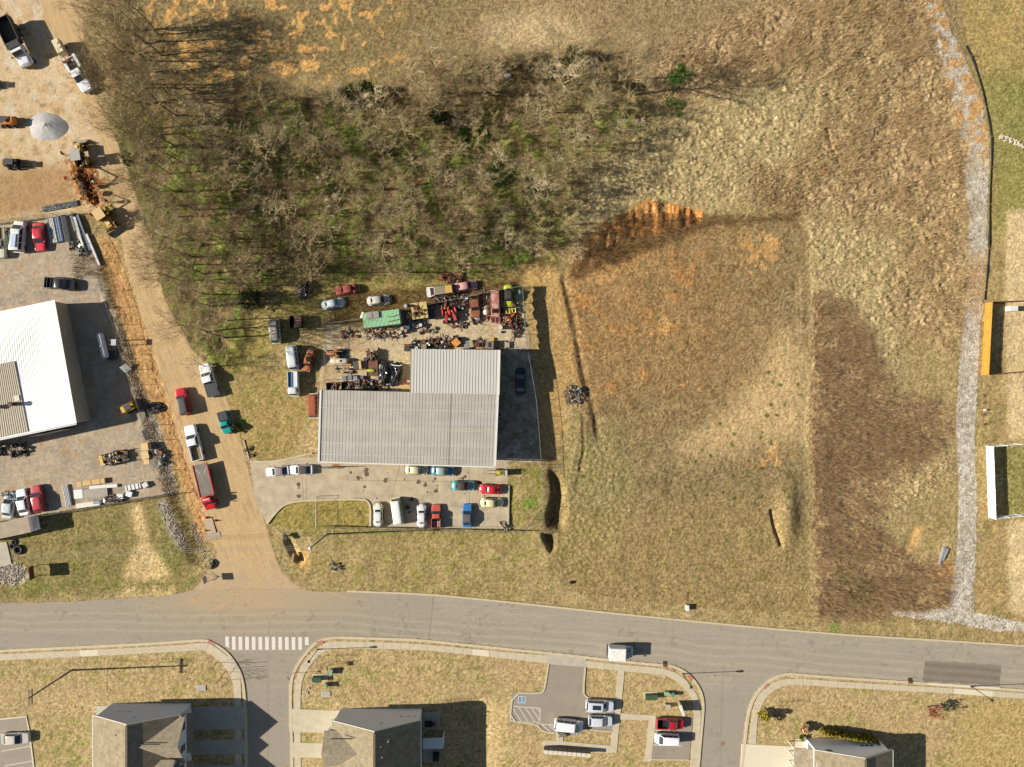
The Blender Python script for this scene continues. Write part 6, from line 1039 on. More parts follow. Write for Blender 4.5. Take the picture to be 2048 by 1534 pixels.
t = at_('fender_panel', 'pale green curved car panel standing in the scrapyard corner', 'car panel', 1017, 579, .2); q = B(); q.ell((0, 0, .2), (.85, .45, .9), 12, 6, 0); q.obj('panel_shell', mat((150, 206, 124), .6), t, True); q = B(); q.box((-.8, .3, .5), (.05, .3, .6)); q.obj('panel_flange', mat((170, 214, 140), .6), t)
t = at_('white_body_panel', 'cream and white broken car panels by the red lorry body', 'car panel', 972, 620, .3); q = B(); q.ell((0, .5, .2), (.75, .4, .6), 10, 5, 0); q.k = 1; q.ell((-.1, -.3, .2), (.6, .6, .6), 8, 4, 0); q.obj('panel_shell', [mat((220, 200, 150), .7, var=.2), mat((236, 228, 210), .6, var=.1)], t)
t = at_('fuel_can', 'bright red can standing below the white car panels', 'fuel can', 974, 635); q = B(); q.box((0, 0, .35), (.35, .6, .7)); q.obj('can_body', REDM, t); q = B(); q.bar((0, -.15, .78), (0, .15, .78), .05); q.obj('handle', REDM, t)
t = at_('seat_frame', 'rusty seat frame with dark red cushions below the red lorry body', 'seat frame', 991, 640, 0); q = B()
for a, c in (((-.8, -.5), (.8, -.5)), ((-.8, .5), (.8, .5)), ((-.8, -.5), (-.8, .5)), ((.8, -.5), (.8, .5)), ((0, -.5), (0, .5))): q.bar((*a, .5), (*c, .5), .07)
q.obj('frame_body', mat((206, 160, 140), .7), t); q = B(); q.box((-.4, 0, .4), (.6, .8, .2)); q.box((.4, 0, .4), (.6, .8, .2)); q.obj('cushion', mat((110, 44, 44), .9), t)
t = at_('bent_hoop', 'bent pale wooden hoop on the dirt beside the tyres', 'hoop', 930, 640); q = B(); q.tube([(.9 * math.cos(a * .3 + 3.3), .45 * math.sin(a * .3 + 3.3), .12) for a in range(10)], .05, 5); tag(q.obj('hoop_bar', TIMB, t), None)
t = at_('long_toolbox', 'dark steel beam stood up below the rusty brown car', 'beam', 945, 641, -1.2); q = B(); q.box((0, 0, .2), (1.5, .22, .3)); q.obj('beam_body', DK, t)
t = at_('yellow_bucket', 'small yellow bucket alone on the stones', 'bucket', 985, 678); q = B(); q.tube([(0, 0, 0), (0, 0, .38)], [.2, .26], 10); q.obj('bucket_body', mat((226, 186, 40), .6), t)
t = at_('orange_crate', 'square orange lidded box turned on edge in the scrap row', 'crate', 912, 685, .7, h=1.); q = B(); q.box((0, 0, .5), (1.1, 1.1, 1.)); q.obj('crate_body', mat((160, 104, 52), .8), t); q = B(); q.box((0, 0, 1.03), (1.2, 1.2, .07)); q.obj('lid', mat((234, 160, 80), .7, c2=(214, 124, 56), thr=.55), t)
t = at_('black_ball', 'black round pot beside the orange lidded box', 'pot', 918, 677); q = B(); q.ell((0, 0, .35), (.32, .32, .4), 10, 7); q.obj('pot_body', DK, t, True)
t = at_('metal_cabinet', 'grey sheet cabinet lying beside the orange lidded box', 'cabinet', 937, 689, .2, h=.6); q = B(); q.box((-.4, 0, .3), (.75, 1.3, .6)); q.obj('cabinet_body', mat((150, 146, 140), .6), t); q = B(); q.box((.4, .05, .3), (.7, 1.2, .55)); q.obj('door', mat((176, 172, 148), .6), t)
t = at_('orange_cultivator', 'small orange cultivator with curled tines in the scrap row', 'cultivator', 953, 690); q = B()
for i in range(6): q.torus((-.4 + .16 * i, .1 * (-1) ** i, .35), .26, .05, 0, 9, 5)
q.obj('tine_rotor', ORG, t); q = B(); q.bar((0, 0, .6), (.9, .2, .8), .05); q.obj('handle', DK, t)
t = at_('chassis_frame', 'rusty bare vehicle chassis with grey cab tub at the end of the scrap row', 'chassis', 988, 690, 0); q = B()
for s in (-.5, .5): q.bar((-2., s, .5), (2., s, .5), .1)
for x in (-1.9, -.6, .6, 1.9): q.bar((x, -.5, .5), (x, .5, .5), .08)
q.obj('frame_body', RUST, t); q = B(); q.box((-.7, 0, .85), (1.3, 1.4, .6)); q.k = 1; q.box((-.7, 0, 1.16), (.45, .8, .04)); q.obj('cab_tub', [mat((140, 128, 110), .8, var=.2), DK], t); q = B(); q.box((1.9, 0, .7), (.2, 1.2, .3)); q.obj('bumper', LGT, t)
for s in (-1, 1): wheel(t, 1.3, s * .65, .33, .2)
t = at_('olive_cabinet', 'olive green cabinet against the white roofed block', 'cabinet', 848, 693, h=1.); q = B(); q.box((0, 0, .55), (.85, .8, 1.1)); q.obj('cabinet_body', mat((140, 136, 104), .7), t); q = B(); q.box((0, 0, 1.12), (.8, .75, .04)); q.obj('lid', mat((152, 148, 116), .6), t)
t = at_('stone_urn_post', 'cream knobbly post standing in the scrap row', 'post', 858, 688); q = B(); q.tube([(0, 0, 0), (0, 0, .4), (0, 0, .8), (0, 0, 1.2)], [.25, .15, .25, .1], 8); q.obj('post_body', mat((226, 206, 160), .8), t)
t = at_('rusty_rack', 'small rusty red rack at the corner of the white roofed block', 'rack', 814, 692); q = B(); q.box((0, 0, .5), (.9, .7, .08)); q.box((0, .2, .8), (.9, .1, .6)); q.obj('rack_shelf', RUST, t); q = B(); q.box((0, -.5, .35), (.9, .8, .7)); q.obj('dark_load', mat((86, 84, 84), .4, .3, var=.3), t)
# gate yard
t = at_('cream_tank', 'cream pressure tank with rounded ends in the gate yard', 'tank', 678, 722, 0, h=.9); q = B(); q.tube([(-1.55, 0, .65), (-1.45, 0, .65), (-1.2, 0, .65), (1.2, 0, .65), (1.45, 0, .65), (1.5, 0, .65)], [.1, .36, .5, .5, .4, .2], 14); q.obj('tank_shell', mat((232, 222, 198), .5), t, True); q = B(); q.tube([(.3, 0, 1.1), (.3, 0, 1.22)], .18, 10); q.obj('filler_cap', DK, t)
for x in (-.8, .8): q = B(); q.box((x, 0, .15), (.12, .9, .3)); q.obj('leg', LGT, t)
drum('round cream keg beside the cream tank end', 697, 720, (226, 214, 184), (232, 222, 196), .26, .6); drum('orange lidded keg beside the cream keg', 699, 729, (200, 130, 60), (222, 150, 70), .3, .5)
t = at_('engine_generator', 'tan and dark machine in a tube frame in the gate yard', 'generator', 716, 730, .1); q = B(); q.box((-.3, 0, .5), (.9, 1.3, .9)); q.obj('engine_case', mat((90, 86, 84), .6, var=.2), t); q = B(); q.box((.4, 0, .8), (.4, 1.5, .25)); q.obj('top_panel', mat((230, 190, 130), .7), t); q = B()
for s in (-.75, .75): q.bar((-.9, s, .1), (-.9, s, 1.1), .04); q.bar((-.9, s, 1.1), (.8, s, 1.1), .04); q.bar((.8, s, 1.1), (.8, s, .1), .04)
q.obj('tube_frame', DK, t)
t = at_('deck_trailer', 'rusty deck trailer with a lime green lid and pale wreck on it', 'trailer', 745, 727, 1.57, h=.8); q = B(); q.box((0, 0, .75), (4.2, 1.75, .12)); q.obj('deck', mat((142, 96, 72), .85, c2=(112, 76, 58), scale=1.2, band=(1, .25, .85)), t); q = B()
for s in (-.9, .9): q.box((0, s, .82), (4.2, .06, .2))
q.obj('side_rail', DK, t)
for s in (1, -1): wheel(t, -.2, s * .75, .33, .2)
t = at_('lime_lid', 'lime green tub lid lying on the end of the rusty trailer', 'lid', 742, 741, 0, z=.82, h=.9); q = B(); q.ell((0, 0, .05), (.75, .32, .18), 14, 4, 0); q.obj('lid_shell', mat((180, 196, 70), .6), t, True); q = B(); q.torus((0, 0, .03), .5, .05); o = q.obj('rim', DK, t); o.scale = (1.5, .7, 1)
heap('pale and rust stained wreck on the front of the rusty trailer', 741, 708, (1.6, 1.4), 26, .8, 42, (3, 4, 3), rr=.5, z=.8, name='wreck_part', cat='wreck'); heap('black winch machine lying across the rusty trailer', 741, 718, (1.9, .5), 18, .5, 43, (0,), rr=.3, z=.8, name='winch', cat='winch')
def tarp(label, px, py, r, h, an, c, seed, white=False):
    q = random.Random(seed); b = B(); nu, nv = 22, 7; vs = []; fs = []; jit = [[q.uniform(.86, 1.12) for _ in range(nu)] for _ in range(nv)]
    for i in range(nv):
        a = i / (nv - 1); rr = math.cos(a * 1.45) ** .6
        for j in range(nu): tt = 6.283 * j / nu; vs.append((r[0] * rr * jit[i][j] * math.cos(tt), r[1] * rr * jit[i][j] * math.sin(tt), h * math.sin(a * 1.5) * jit[i][j]))
    for i in range(nv - 1):
        for j in range(nu): fs.append([i * nu + j, i * nu + (j + 1) % nu, (i + 1) * nu + (j + 1) % nu, (i + 1) * nu + j])
    fs.append([(nv - 1) * nu + j for j in range(nu)]); b.add(vs, fs); t = at_('covered_vehicle', label, 'covered vehicle', px, py, an, h=h); b.obj('tarpaulin', mat(c, .3, .0, var=.2, spec=.6), t)
    for sx in (1, -1):
        for sy in (1, -1): wheel(t, sx * r[0] * .6, sy * r[1] * .72, .3, .18)
tarp('vehicle under a shiny dark grey tarpaulin beside the rusty trailer', 765, 744, (2.1, .95), 1.25, 1.55, (62, 62, 62), 3); tarp('vehicle under a crumpled black tarpaulin with pale end, beside the dark grey one', 791, 748, (2.0, .9), 1.2, 1.4, (34, 34, 36), 4)
t = at_('white_bumper', 'white bent bumper lying on the black tarpaulin', 'bumper', 793, 731, -.1, z=1.0, h=1.); q = B(); q.tube([(-.9, .1, .1), (-.4, 0, .15), (.5, 0, .15), (.9, .15, .1)], .09, 6); tag(q.obj('bumper_bar', WHT, t), None)
for i, (px, py, lb) in enumerate(((689, 756, 'grey square bin at the west end of the four bins'), (700, 755, 'grey square bin second from the gate fence'), (711, 757, 'pale grey square bin third from the gate fence'))):
    t = at_('storage_bin', lb, 'bin', px, py, .05 * i); q = B(); q.box((0, 0, .35), (.62, .68, .7), tx=1.1, ty=1.1); q.obj('bin_body', mat((92, 94, 96), .6), t); q = B(); q.box((0, 0, .72), (.7, .76, .06)); q.obj('lid', mat((132, 134, 136) if i < 2 else (156, 156, 156), .6), t)
drum('dark blue keg at the end of the row of grey bins', 724, 755, (40, 46, 60), (120, 130, 146), .3, .6)
t = at_('steel_bin', 'rusty walled scrap bin against the workshop', 'bin', 668, 775, h=.8); q = B()
for c, d in (((-1.25, 0, .5), (.08, 1.6, 1.)), ((1.25, 0, .5), (.08, 1.6, 1.)), ((0, .8, .5), (2.5, .08, 1.)), ((0, 0, .05), (2.5, 1.6, .06))): q.box(c, d)
q.obj('bin_wall', RUST, t)
t = at_('wood_crate', 'pale wooden crate with two red buckets at the workshop corner', 'crate', 811, 776, h=.6); q = B()
for i in range(6): q.box((-.6 + i * .24, 0, .55), (.2, 1.0, .05))
q.box((0, 0, .27), (1.4, .95, .5)); q.obj('crate_body', TIMB, t)
for px, lb in ((808, 'red bucket standing behind the pale crate'), (814, 'red bucket nearest the white roofed block, behind the pale crate')):
    t = at_('red_bucket', lb, 'bucket', px, 767); q = B(); q.tube([(0, 0, 0), (0, 0, .4)], [.16, .2], 10); q.obj('bucket_body', mat((206, 56, 52), .5), t)
# junk trailer with load at the bus row
t = at_('cargo_trailer', 'dark box trailer half filled with rusty load beside the camper buses', 'trailer', 592, 644, 0, h=1.2); q = B(); q.box((0, 0, .6), (1.95, 2.0, .1))
for c, d in (((-.97, 0, 1.1), (.06, 2., 1.)), ((.97, 0, 1.1), (.06, 2., 1.)), ((0, 1., 1.1), (1.95, .06, 1.)), ((0, -1., 1.1), (1.95, .06, 1.))): q.box(c, d)
q.obj('trailer_box', mat((46, 48, 60), .6), t); q = B(); q.box((.32, .48, 1.05), (1.15, .85, .8)); q.box((.32, -.48, 1.05), (1.15, .85, .8)); q.obj('rusty_load', mat((176, 134, 112), .9, c2=(136, 96, 80), scale=3), t); q = B(); q.bar((-.1, -1., .5), (0, -1.9, .45), .06); q.obj('drawbar', DK, t)
for s in (1, -1): wheel(t, s * .9, 0, .33, .2).__class__
t = at_('wooden_pallet', 'pale wooden pallet in the weeds near the gate fence', 'pallet', 661, 632, .1); q = B()
for i in range(4): q.box((-.45 + i * .3, 0, .13), (.16, 1.1, .03))
for y in (-.5, 0, .5): q.box((0, y, .06), (1.1, .1, .1))
q.obj('pallet_deck', mat((206, 172, 120), .9), t)
# western lot materials
def bundle(name, label, cat, px, py, an, L, W_, h, m, ribs=0, m2=None, bands=0, z=None):
    t = at_(name, label, cat, px, py, an, h=h, z=z); q = B(); q.box((0, 0, h / 2 + .08), (L, W_, h)); q.k = 1
    for i in range(ribs): q.box((0, -W_ / 2 + (i + .5) * W_ / ribs, h + .1), (L * .995, W_ / ribs * .3, .06))
    q.obj('stacked_panel', [m, m2 or m], t); q = B()
    for i in range(bands): q.box((-L / 2 + (i + .5) * L / bands, 0, h / 2 + .1), (.07, W_ + .03, h + .05))
    if bands: q.obj('strap', mat((70, 66, 60), .7), t)
    q = B()
    for f in (-.35, .35): q.box((L * f, 0, .04), (.12, W_, .09))
    q.obj('bearer', mat((150, 116, 76), .9), t); return t
STL = mat((206, 206, 206), .3, .4, var=.08); STB = mat((150, 164, 186), .3, .4, var=.08); A1 = math.radians(-79)
bundle('purlin_bundle', 'narrow white steel purlin bundle nearest to the red sedan', 'metal bundle', 99, 461, A1, 4.2, .4, .3, WHT, 2, STL, 3); bundle('purlin_bundle', 'wide cream white steel purlin bundle, second from the red sedan', 'metal bundle', 107, 460, A1, 4.3, .75, .4, mat((232, 224, 204), .4), 3, WHT, 4); bundle('purlin_bundle', 'blue grey steel purlin bundle with white straps', 'metal bundle', 118, 458, A1, 4.2, .75, .4, STB, 2, mat((130, 146, 172), .4), 3); bundle('purlin_bundle', 'grey ridged steel purlin bundle, farthest from the red sedan', 'metal bundle', 131, 456, A1, 4.4, .8, .45, mat((176, 174, 168), .4, .3), 5, mat((120, 118, 114), .5), 4)
bundle('purlin_bundle', 'short pale steel channel bundle beside the long girders', 'metal bundle', 147, 444, math.radians(-74), 3.0, .5, .3, mat((216, 210, 196), .4, .2), 3, STL, 2)
for a, c, lb, m in (((149, 434), (166, 492), 'thin white steel girder lying along the lot fence', WHT), ((155, 430), (181, 500), 'long grey blue steel girder on the lot fence', STB), ((173, 468), (199, 530), 'long white steel girder lowest along the lot fence', WHT)):
    (x0, y0), (x1, y1) = P(*a, .4), P(*c, .4); t = thing('steel_girder', lb, 'girder', ((x0 + x1) / 2, (y0 + y1) / 2, 0), math.atan2(y1 - y0, x1 - x0)); L = math.hypot(x1 - x0, y1 - y0); q = B(); q.box((0, 0, .12), (L, .34, .04)); q.box((0, 0, .3), (L, .05, .36)); q.box((0, 0, .5), (L, .34, .04)); q.obj('beam_body', m, t); q = B()
    for f in (-.4, .4): q.box((L * f, 0, .05), (.15, .7, .1))
    q.obj('bearer', mat((140, 110, 76), .9), t)
t = at_('pipe_bundle', 'bundle of black wrapped pipes with torn white film above the lot fence', 'pipe bundle', 118, 411, math.radians(10), h=.5); 
for i in range(5):
    q = B(); q.tube([(-3.0, -.4 + .2 * i, .15 + .12 * (i % 2)), (3.0, -.4 + .2 * i, .15 + .12 * (i % 2))], .12, 8); q.obj('pipe', mat((46, 50, 50), .5, c2=(206, 206, 200), thr=.56, scale=6), t)
t = at_('propane_tank', 'white horizontal propane tank in the warehouse shade', 'tank', 204, 691, math.radians(-76), h=1.); q = B(); q.tube([(-2.2, 0, .8), (-2.1, 0, .8), (-1.8, 0, .8), (1.8, 0, .8), (2.1, 0, .8), (2.2, 0, .8)], [.15, .42, .56, .56, .42, .15], 14); q.obj('tank_shell', mat((240, 240, 240), .4), t, True); q = B(); q.tube([(.1, 0, 1.3), (.1, 0, 1.5)], .14, 8); q.obj('valve_dome', LGT, t)
for x in (-1.3, 1.3): q = B(); q.box((x, 0, .15), (.2, .9, .3)); q.obj('leg', LGT, t)
t = at_('utility_trailer', 'open black framed utility trailer beside the propane tank', 'trailer', 222, 703, math.radians(-84)); q = B()
for s in (-.85, .85): q.bar((-1.2, s, .7), (1.4, s, .7), .05); q.bar((-1.2, s, .45), (1.4, s, .45), .05)
for x in (-1.2, 0, 1.4): q.bar((x, -.85, .45), (x, .85, .45), .05)
q.obj('trailer_frame', DK, t); q = B(); q.box((.6, 0, .44), (1.4, 1.6, .05)); q.obj('trailer_deck', mat((60, 66, 84), .7), t)
for s in (1, -1): wheel(t, 0, s * 1.0, .32, .2)
t = at_('ladder_stand', 'white legged tall stand beside the fence in the warehouse shade', 'stand', 228, 685, 0, h=2.0); q = B()
for x in (-.5, .5):
    for y in (-.4, .4): q.bar((x, y, 0), (x, y, 2.6), .05)
q.obj('stand_leg_frame', WHT, t); q = B(); q.box((.25, 0, 2.6), (.8, 1.0, .08)); q.obj('platform', mat((196, 196, 192), .6), t)
t = at_('panel_board', 'pale square board leaning on the lot fence', 'board', 252, 736, .6); q = B(); q.slab([(-.7, -.5, .2), (.6, -.6, .3), (.6, .5, 1.0), (-.7, .6, .9)], .05); q.obj('board_sheet', mat((226, 220, 214), .6), t)
t = at_('loose_plank', 'single pale plank on the ground by the propane tank', 'plank', 217, 739, 1.05); q = B(); q.box((0, 0, .08), (1.6, .2, .06)); q.obj('plank_board', mat((206, 190, 160), .8), t)
t = at_('paver_skid', 'pale ribbed skid leaning at the fence near the dark stone pile', 'skid', 281, 829, .2); q = B()
for i in range(5): q.box((-.5 + .25 * i, 0, .2), (.18, 1.3, .06))
q.box((0, .5, .1), (1.2, .1, .14)); q.box((0, -.5, .1), (1.2, .1, .14)); q.obj('skid_deck', mat((186, 176, 156), .8), t)
t = at_('dark_stone_pile', 'pile of dark wet stones spilling through the lot fence', 'stone pile', 307, 816, 0, h=.8); q = B(); q.pal = (0, 1); rr = random.Random(5)
for i in range(70): a = rr.random() * 6.28; d = rr.random() ** .7; q.k = i % 2; q.ell((1.6 * d * math.cos(a), .9 * d * math.sin(a), .9 * (1 - d) * rr.random() + .1), (.26, .22, .2), 6, 3)
q.obj('stone', [mat((62, 60, 64), .9), mat((96, 92, 92), .9)], t)
t = at_('gravel_pile', 'pale grey crushed stone pile by the clay road bend', 'gravel pile', 89, 254, 0); b = B(); vs = []; fs = []; nu, nv = 30, 12; rr = random.Random(8); jr = [rr.uniform(.5, 1.4) for _ in range(nu)]; jw = [sum(jr[(k + o) % nu] for o in range(-2, 3)) / 5 for k in range(nu)]
for i in range(nv + 1):
    f = 1 - i / nv
    for j in range(nu): tt = 6.283 * j / nu; w = (jw[j] + jw[j - 1]) / 2 * (1 - i / nv) + (i / nv); vs.append((3.9 * f * w * math.cos(tt) + .5 * (1 - f), 2.6 * f * w * math.sin(tt) + .2, 1.25 * (1 - f) ** .9 * rr.uniform(.93, 1.06)))
for i in range(nv):
    for j in range(nu): fs.append([i * nu + j, i * nu + (j + 1) % nu, (i + 1) * nu + (j + 1) % nu, (i + 1) * nu + j])
b.add(vs, fs).obj('stone_mound', mat((196, 192, 188), .95, var=.25, scale=4, bump=.6), t, True)
def crate(label, px, py, d, an): t = at_('plywood_crate', label, 'crate', px, py, an, h=d[2]); q = B(); q.box((0, 0, d[2] / 2), d); q.obj('crate_body', mat((190, 150, 96), .8), t); q = B(); q.box((0, 0, d[2] + .03), (d[0] + .06, d[1] + .06, .05)); q.obj('lid', mat((236, 200, 138), .75, var=.08, band=(1, .2, .9)), t)
crate('plywood crate with ribbed top, beside the dark mat', 289, 893, (1.1, 1.1, 1.3), .15); crate('plain plywood crate, middle one beside the loose poles', 290, 910, (1.15, 1.25, 1.0), .25); crate('low plywood crate, nearest to the junk trailer end', 293, 923, (.9, .8, .7), .15)
heap('loose weathered poles and timber ends beside the plywood crates', 311, 912, (2.6, 2.4), 24, .6, 44, (3, 4, 3), rr=1.2, name='timber_heap', cat='timber', an=1.4)
t = at_('rubber_mat', 'dark grey mat on the gravel above the plywood crates', 'mat', 289, 870, .4); q = B(); q.box((0, 0, .04), (.9, 1.7, .04)); q.obj('mat_sheet', mat((74, 74, 76), .9), t)
t = at_('junk_trailer', 'low sided trailer full of shiny junk and white sacks', 'trailer', 227, 916, math.radians(13), h=1.); q = B(); q.box((0, 0, .5), (4.6, 1.9, .1)); q.box((0, .95, .75), (4.6, .07, .5)); q.box((0, -.95, .75), (4.6, .07, .5)); q.k = 1; q.box((-2.2, 0, .7), (.5, 1.8, .3)); q.obj('trailer_box', [mat((76, 60, 50), .7), mat((222, 192, 84), .6)], t)
for s in (1, -1): wheel(t, .2, s * 1.05, .34, .2)
q = B(); q.pal = (0, 1, 2, 3); q.junk(54, (4.2, 1.7), .4, .6, 45); e = q.obj('scrap_load', [mat((206, 206, 210), .2, .8), mat((90, 82, 76), .6), WHT, mat((222, 160, 66), .6)]); e.location = (*P(227, 916, 1), .6); e.rotation_euler = (0, 0, math.radians(13)); tag(e, 'chrome parts and white sacks heaped in the low sided trailer', 'scrap load')
bundle('steel_panel_bundle', 'ribbed white roofing panel bundle beside the faded red car', 'metal bundle', 134, 991, A1, 3.6, .95, .25, WHT, 4, STL, 0); bundle('lumber_bundle', 'tan lumber bundle above the white roofing panels', 'lumber', 182, 965, math.radians(8), 4.7, .85, .5, TIMB, 4, mat((236, 200, 140), .8), 3)
bundle('steel_panel_bundle', 'white trim panel bundle just below the lumber', 'metal bundle', 207, 973, math.radians(4), 4.7, .55, .3, mat((236, 234, 230), .4), 2, WHT); bundle('steel_panel_bundle', 'grey ribbed sheet pile between white trims', 'metal bundle', 190, 986, math.radians(5), 4.3, 1.5, .3, mat((168, 158, 142), .5, .2), 8, mat((150, 142, 128), .5)); bundle('steel_panel_bundle', 'short bright white sheets at the end of the grey pile', 'metal bundle', 157, 988, math.radians(5), 1.5, 1.5, .34, WHT); bundle('steel_panel_bundle', 'long cream white channels nearest to the verge fence', 'metal bundle', 176, 1009, math.radians(8), 4.0, .8, .3, mat((236, 226, 206), .5), 4, WHT)
bundle('insulation_bundle', 'white wrapped bale with cords beside the panel pile', 'wrapped bale', 266, 974, math.radians(12), 2.6, .9, .55, WHT, 0, None, 4); bundle('insulation_bundle', 'white wrapped roll end, nearest to the stone strip', 'wrapped bale', 290, 970, math.radians(30), .9, .8, .5, mat((226, 226, 224), .5)); bundle('insulation_bundle', 'small white wrapped box below the corded bale', 'wrapped bale', 258, 988, -.3, 1., .9, .45, mat((240, 240, 242), .5)); bundle('insulation_bundle', 'white wrapped bundle beside the broken timber scraps', 'wrapped bale', 240, 993, .1, 1.0, .9, .5, WHT); bundle('blue_tarp_bundle', 'blue grey folded sheet among the white channels', 'folded sheet', 195, 1004, .1, 1.4, .6, .3, mat((84, 100, 128), .6))
# box trailer with lettering
t = at_('box_trailer', 'rusty brown roofed white box trailer with red lettering on its end', 'trailer', -2, 1062, math.radians(12), z=0, h=2.9); TX = 5.2; q = B(); q.box((0, 0, 1.75), (2 * TX, 2.5, 2.3)); q.obj('trailer_box', mat((250, 250, 250), .5, alb=.9), t); q = B(); q.box((0, 0, 2.93), (2 * TX, 2.55, .07)); q.obj('roof', mat((176, 156, 130), .8, c2=(196, 176, 150), scale=.5, thr=.5), t)
q = B(); q.box((TX + .9, -.3, .55), (1.6, .1, .1)); q.box((TX + 1.5, -.3, .8), (.12, .12, .5)); q.obj('drawbar', LGT, t)
for s in (1, -1):
    for xx in (-2.4, -1.4): wheel(t, xx, s * 1.1, .42, .25)
def text(name, s, parent, loc, rot, size, m):
    cu = bpy.data.curves.new(name, 'FONT'); cu.body = s; cu.size = size; cu.extrude = .006; cu.align_x = 'CENTER'; cu.align_y = 'CENTER'; cu.space_line = .85
    o = bpy.data.objects.new(name, cu); COL.objects.link(o); dg = bpy.context.evaluated_depsgraph_get(); me = bpy.data.meshes.new_from_object(o.evaluated_get(dg)); bpy.data.objects.remove(o); me.materials.clear(); me.materials.append(m)
    o = bpy.data.objects.new(name, me); COL.objects.link(o); o.parent = parent; o.location = loc; o.rotation_euler = rot; return o
text('lettering', 'GOLD LN\nEHLEN\nA SALES', t, (TX + .012, 0, 1.75), (math.pi / 2, 0, math.pi / 2), .48, mat((170, 76, 84), .7))
t = at_('yellow_beam_bar', 'yellow ladder beam lying along the box trailer', 'ladder', 5, 1049, math.radians(14), h=.8); q = B(); q.box((0, .2, .9), (3.0, .08, .12)); q.box((0, -.2, .9), (3.0, .08, .12))
for i in range(8): q.box((-1.3 + i * .37, 0, .9), (.05, .4, .05))
q.obj('ladder_rail', mat((224, 180, 76), .6), t)
# road works: plate, cones
t = at_('road_plate', 'tan steel road plate ramp behind the red flatbed truck', 'road plate', 419, 1058, ang(6, 20)); q = B(); q.slab([(-1.7, -.75, .06), (.9, -.75, .12), (.9, .75, .12), (-1.7, .75, .06)], .03); q.obj('plate_sheet', mat((196, 172, 140), .7, var=.08), t); q = B(); q.slab([(.9, -1.4, .05), (1.9, -1.4, .03), (1.9, 1.3, .03), (.9, 1.3, .05)], .03); q.obj('ramp_sheet', mat((188, 168, 142), .7), t)
for px, py, lb in ((411, 1036, 'red orange cone at the upper corner of the road plate'), (428, 1042, 'red orange cone on the road side of the road plate'), (410, 1062, 'red orange cone at the lower edge of the road plate')):
    c = at_('traffic_cone', lb, 'traffic cone', px, py); q = B(); q.tube([(0, 0, .04), (0, 0, .7)], [.2, .03], 9); q.box((0, 0, .03), (.42, .42, .05)); q.obj('cone_body', mat((222, 62, 44), .6), c); q = B(); q.tube([(0, 0, .32), (0, 0, .45)], [.132, .092], 9); q.obj('white_band', WHT, c)
t = at_('road_barrel_log', 'dark curved debris at the kerb of the clay road mouth', 'debris', 424, 1130, 1.2); q = B(); q.tube([(-.9, .1, .2), (-.3, -.05, .3), (.4, 0, .3), (.9, .2, .15)], [.1, .25, .25, .08], 7); q.obj('debris_bar', DK, t)
t = at_('culvert_headwall', 'pale concrete culvert headwall beside the roadside ditch', 'culvert', 586, 1116, 1.45, z=-.2); q = B(); q.box((0, 0, .45), (1.6, .22, .8)); q.obj('headwall', mat((196, 166, 134), .9), t); q = B(); q.torus((0, .14, .35), .35, .06, 1); q.obj('pipe_ring', mat((120, 110, 98), .9), t)
t = at_('tipped_barrel_post', 'dark grey post box beside the roadside ditch', 'post box', 572, 1073, .6); q = B(); q.box((0, 0, .75), (.5, .95, .5)); q.obj('box_body', mat((70, 72, 74), .6), t); q = B(); q.box((0, 0, .3), (.14, .14, .6)); q.obj('post', WOODP, t)
t = at_('stone_monument', 'small brown stone heap post at the concrete drive corner', 'stone', 496, 905, .2); q = B(); q.pal = (0,); q.junk(14, (1.2, 1.6), .35, .6, 46); q.obj('stone_block', mat((128, 100, 80), .9, var=.3), t)
# mailboxes, verge bits
for i in range(10):
    px, py = 1092 + i * 9.4, 1502 + i * .75; t = at_('mailbox_unit', 'cluster mailbox with pale top and body painted as shaded, in the row by the footpath', 'mailbox', px, py, -.08, z=.1, h=1.4, group='mailboxes in the row by the footpath'); q = B(); q.box((0, 0, .85), (.74, .5, 1.3)); q.obj('mailbox_body', mat((150, 132, 116), .6), t); q = B(); q.box((0, -.05, 1.55), (.72, .62, .08)); q.obj('lid', mat((240, 226, 202), .5), t); q = B(); q.box((0, 0, .15), (.3, .3, .3)); q.obj('pedestal_leg', LGT, t)  # body brown is the shade of the north faces, put into the colour
t = at_('utility_marker', 'white utility box on the road verge opposite the white box truck', 'utility box', 1375, 1216, 0, h=.6); q = B(); q.box((0, 0, .4), (.45, .9, .8)); q.obj('cabinet_body', mat((236, 226, 206), .5), t); q = B(); q.box((0, 0, .82), (.5, .95, .05)); q.obj('lid', WHT, t)
t = at_('litter_bag', 'small dark blue bag lying on the road verge', 'bag', 1143, 1166); q = B(); q.ell((0, 0, .15), (.4, .3, .28), 9, 5); q.obj('bag_body', mat((40, 42, 60), .5), t)
t = at_('concrete_pipe', 'pale grey concrete beams lying beside the gravel track', 'concrete beam', 1889, 1114, math.radians(74)); q = B(); q.box((0, .35, .15), (3.0, .3, .3)); q.obj('beam_body', mat((176, 172, 172), .8), t); q = B(); q.box((.4, -.2, .15), (2.2, .26, .28), -.14); q.obj('beam_body', mat((168, 166, 168), .8), t); q = B(); q.box((.7, .06, .13), (2.0, .22, .26), -.05); q.obj('beam_body', mat((150, 150, 150), .8), t)
t = at_('air_unit', 'white air unit housing standing in the fenced tan yard', 'air unit', 2026, 617, 0, h=1.); q = B(); q.box((0, 0, .65), (1.2, .8, 1.3)); q.obj('unit_body', WHT, t); q = B(); q.box((0, 0, 1.33), (1.25, .85, .05)); q.obj('lid', WHT, t); q = B(); q.box((.5, 0, .8), (.9, .1, .1)); q.obj('duct', LGT, t)
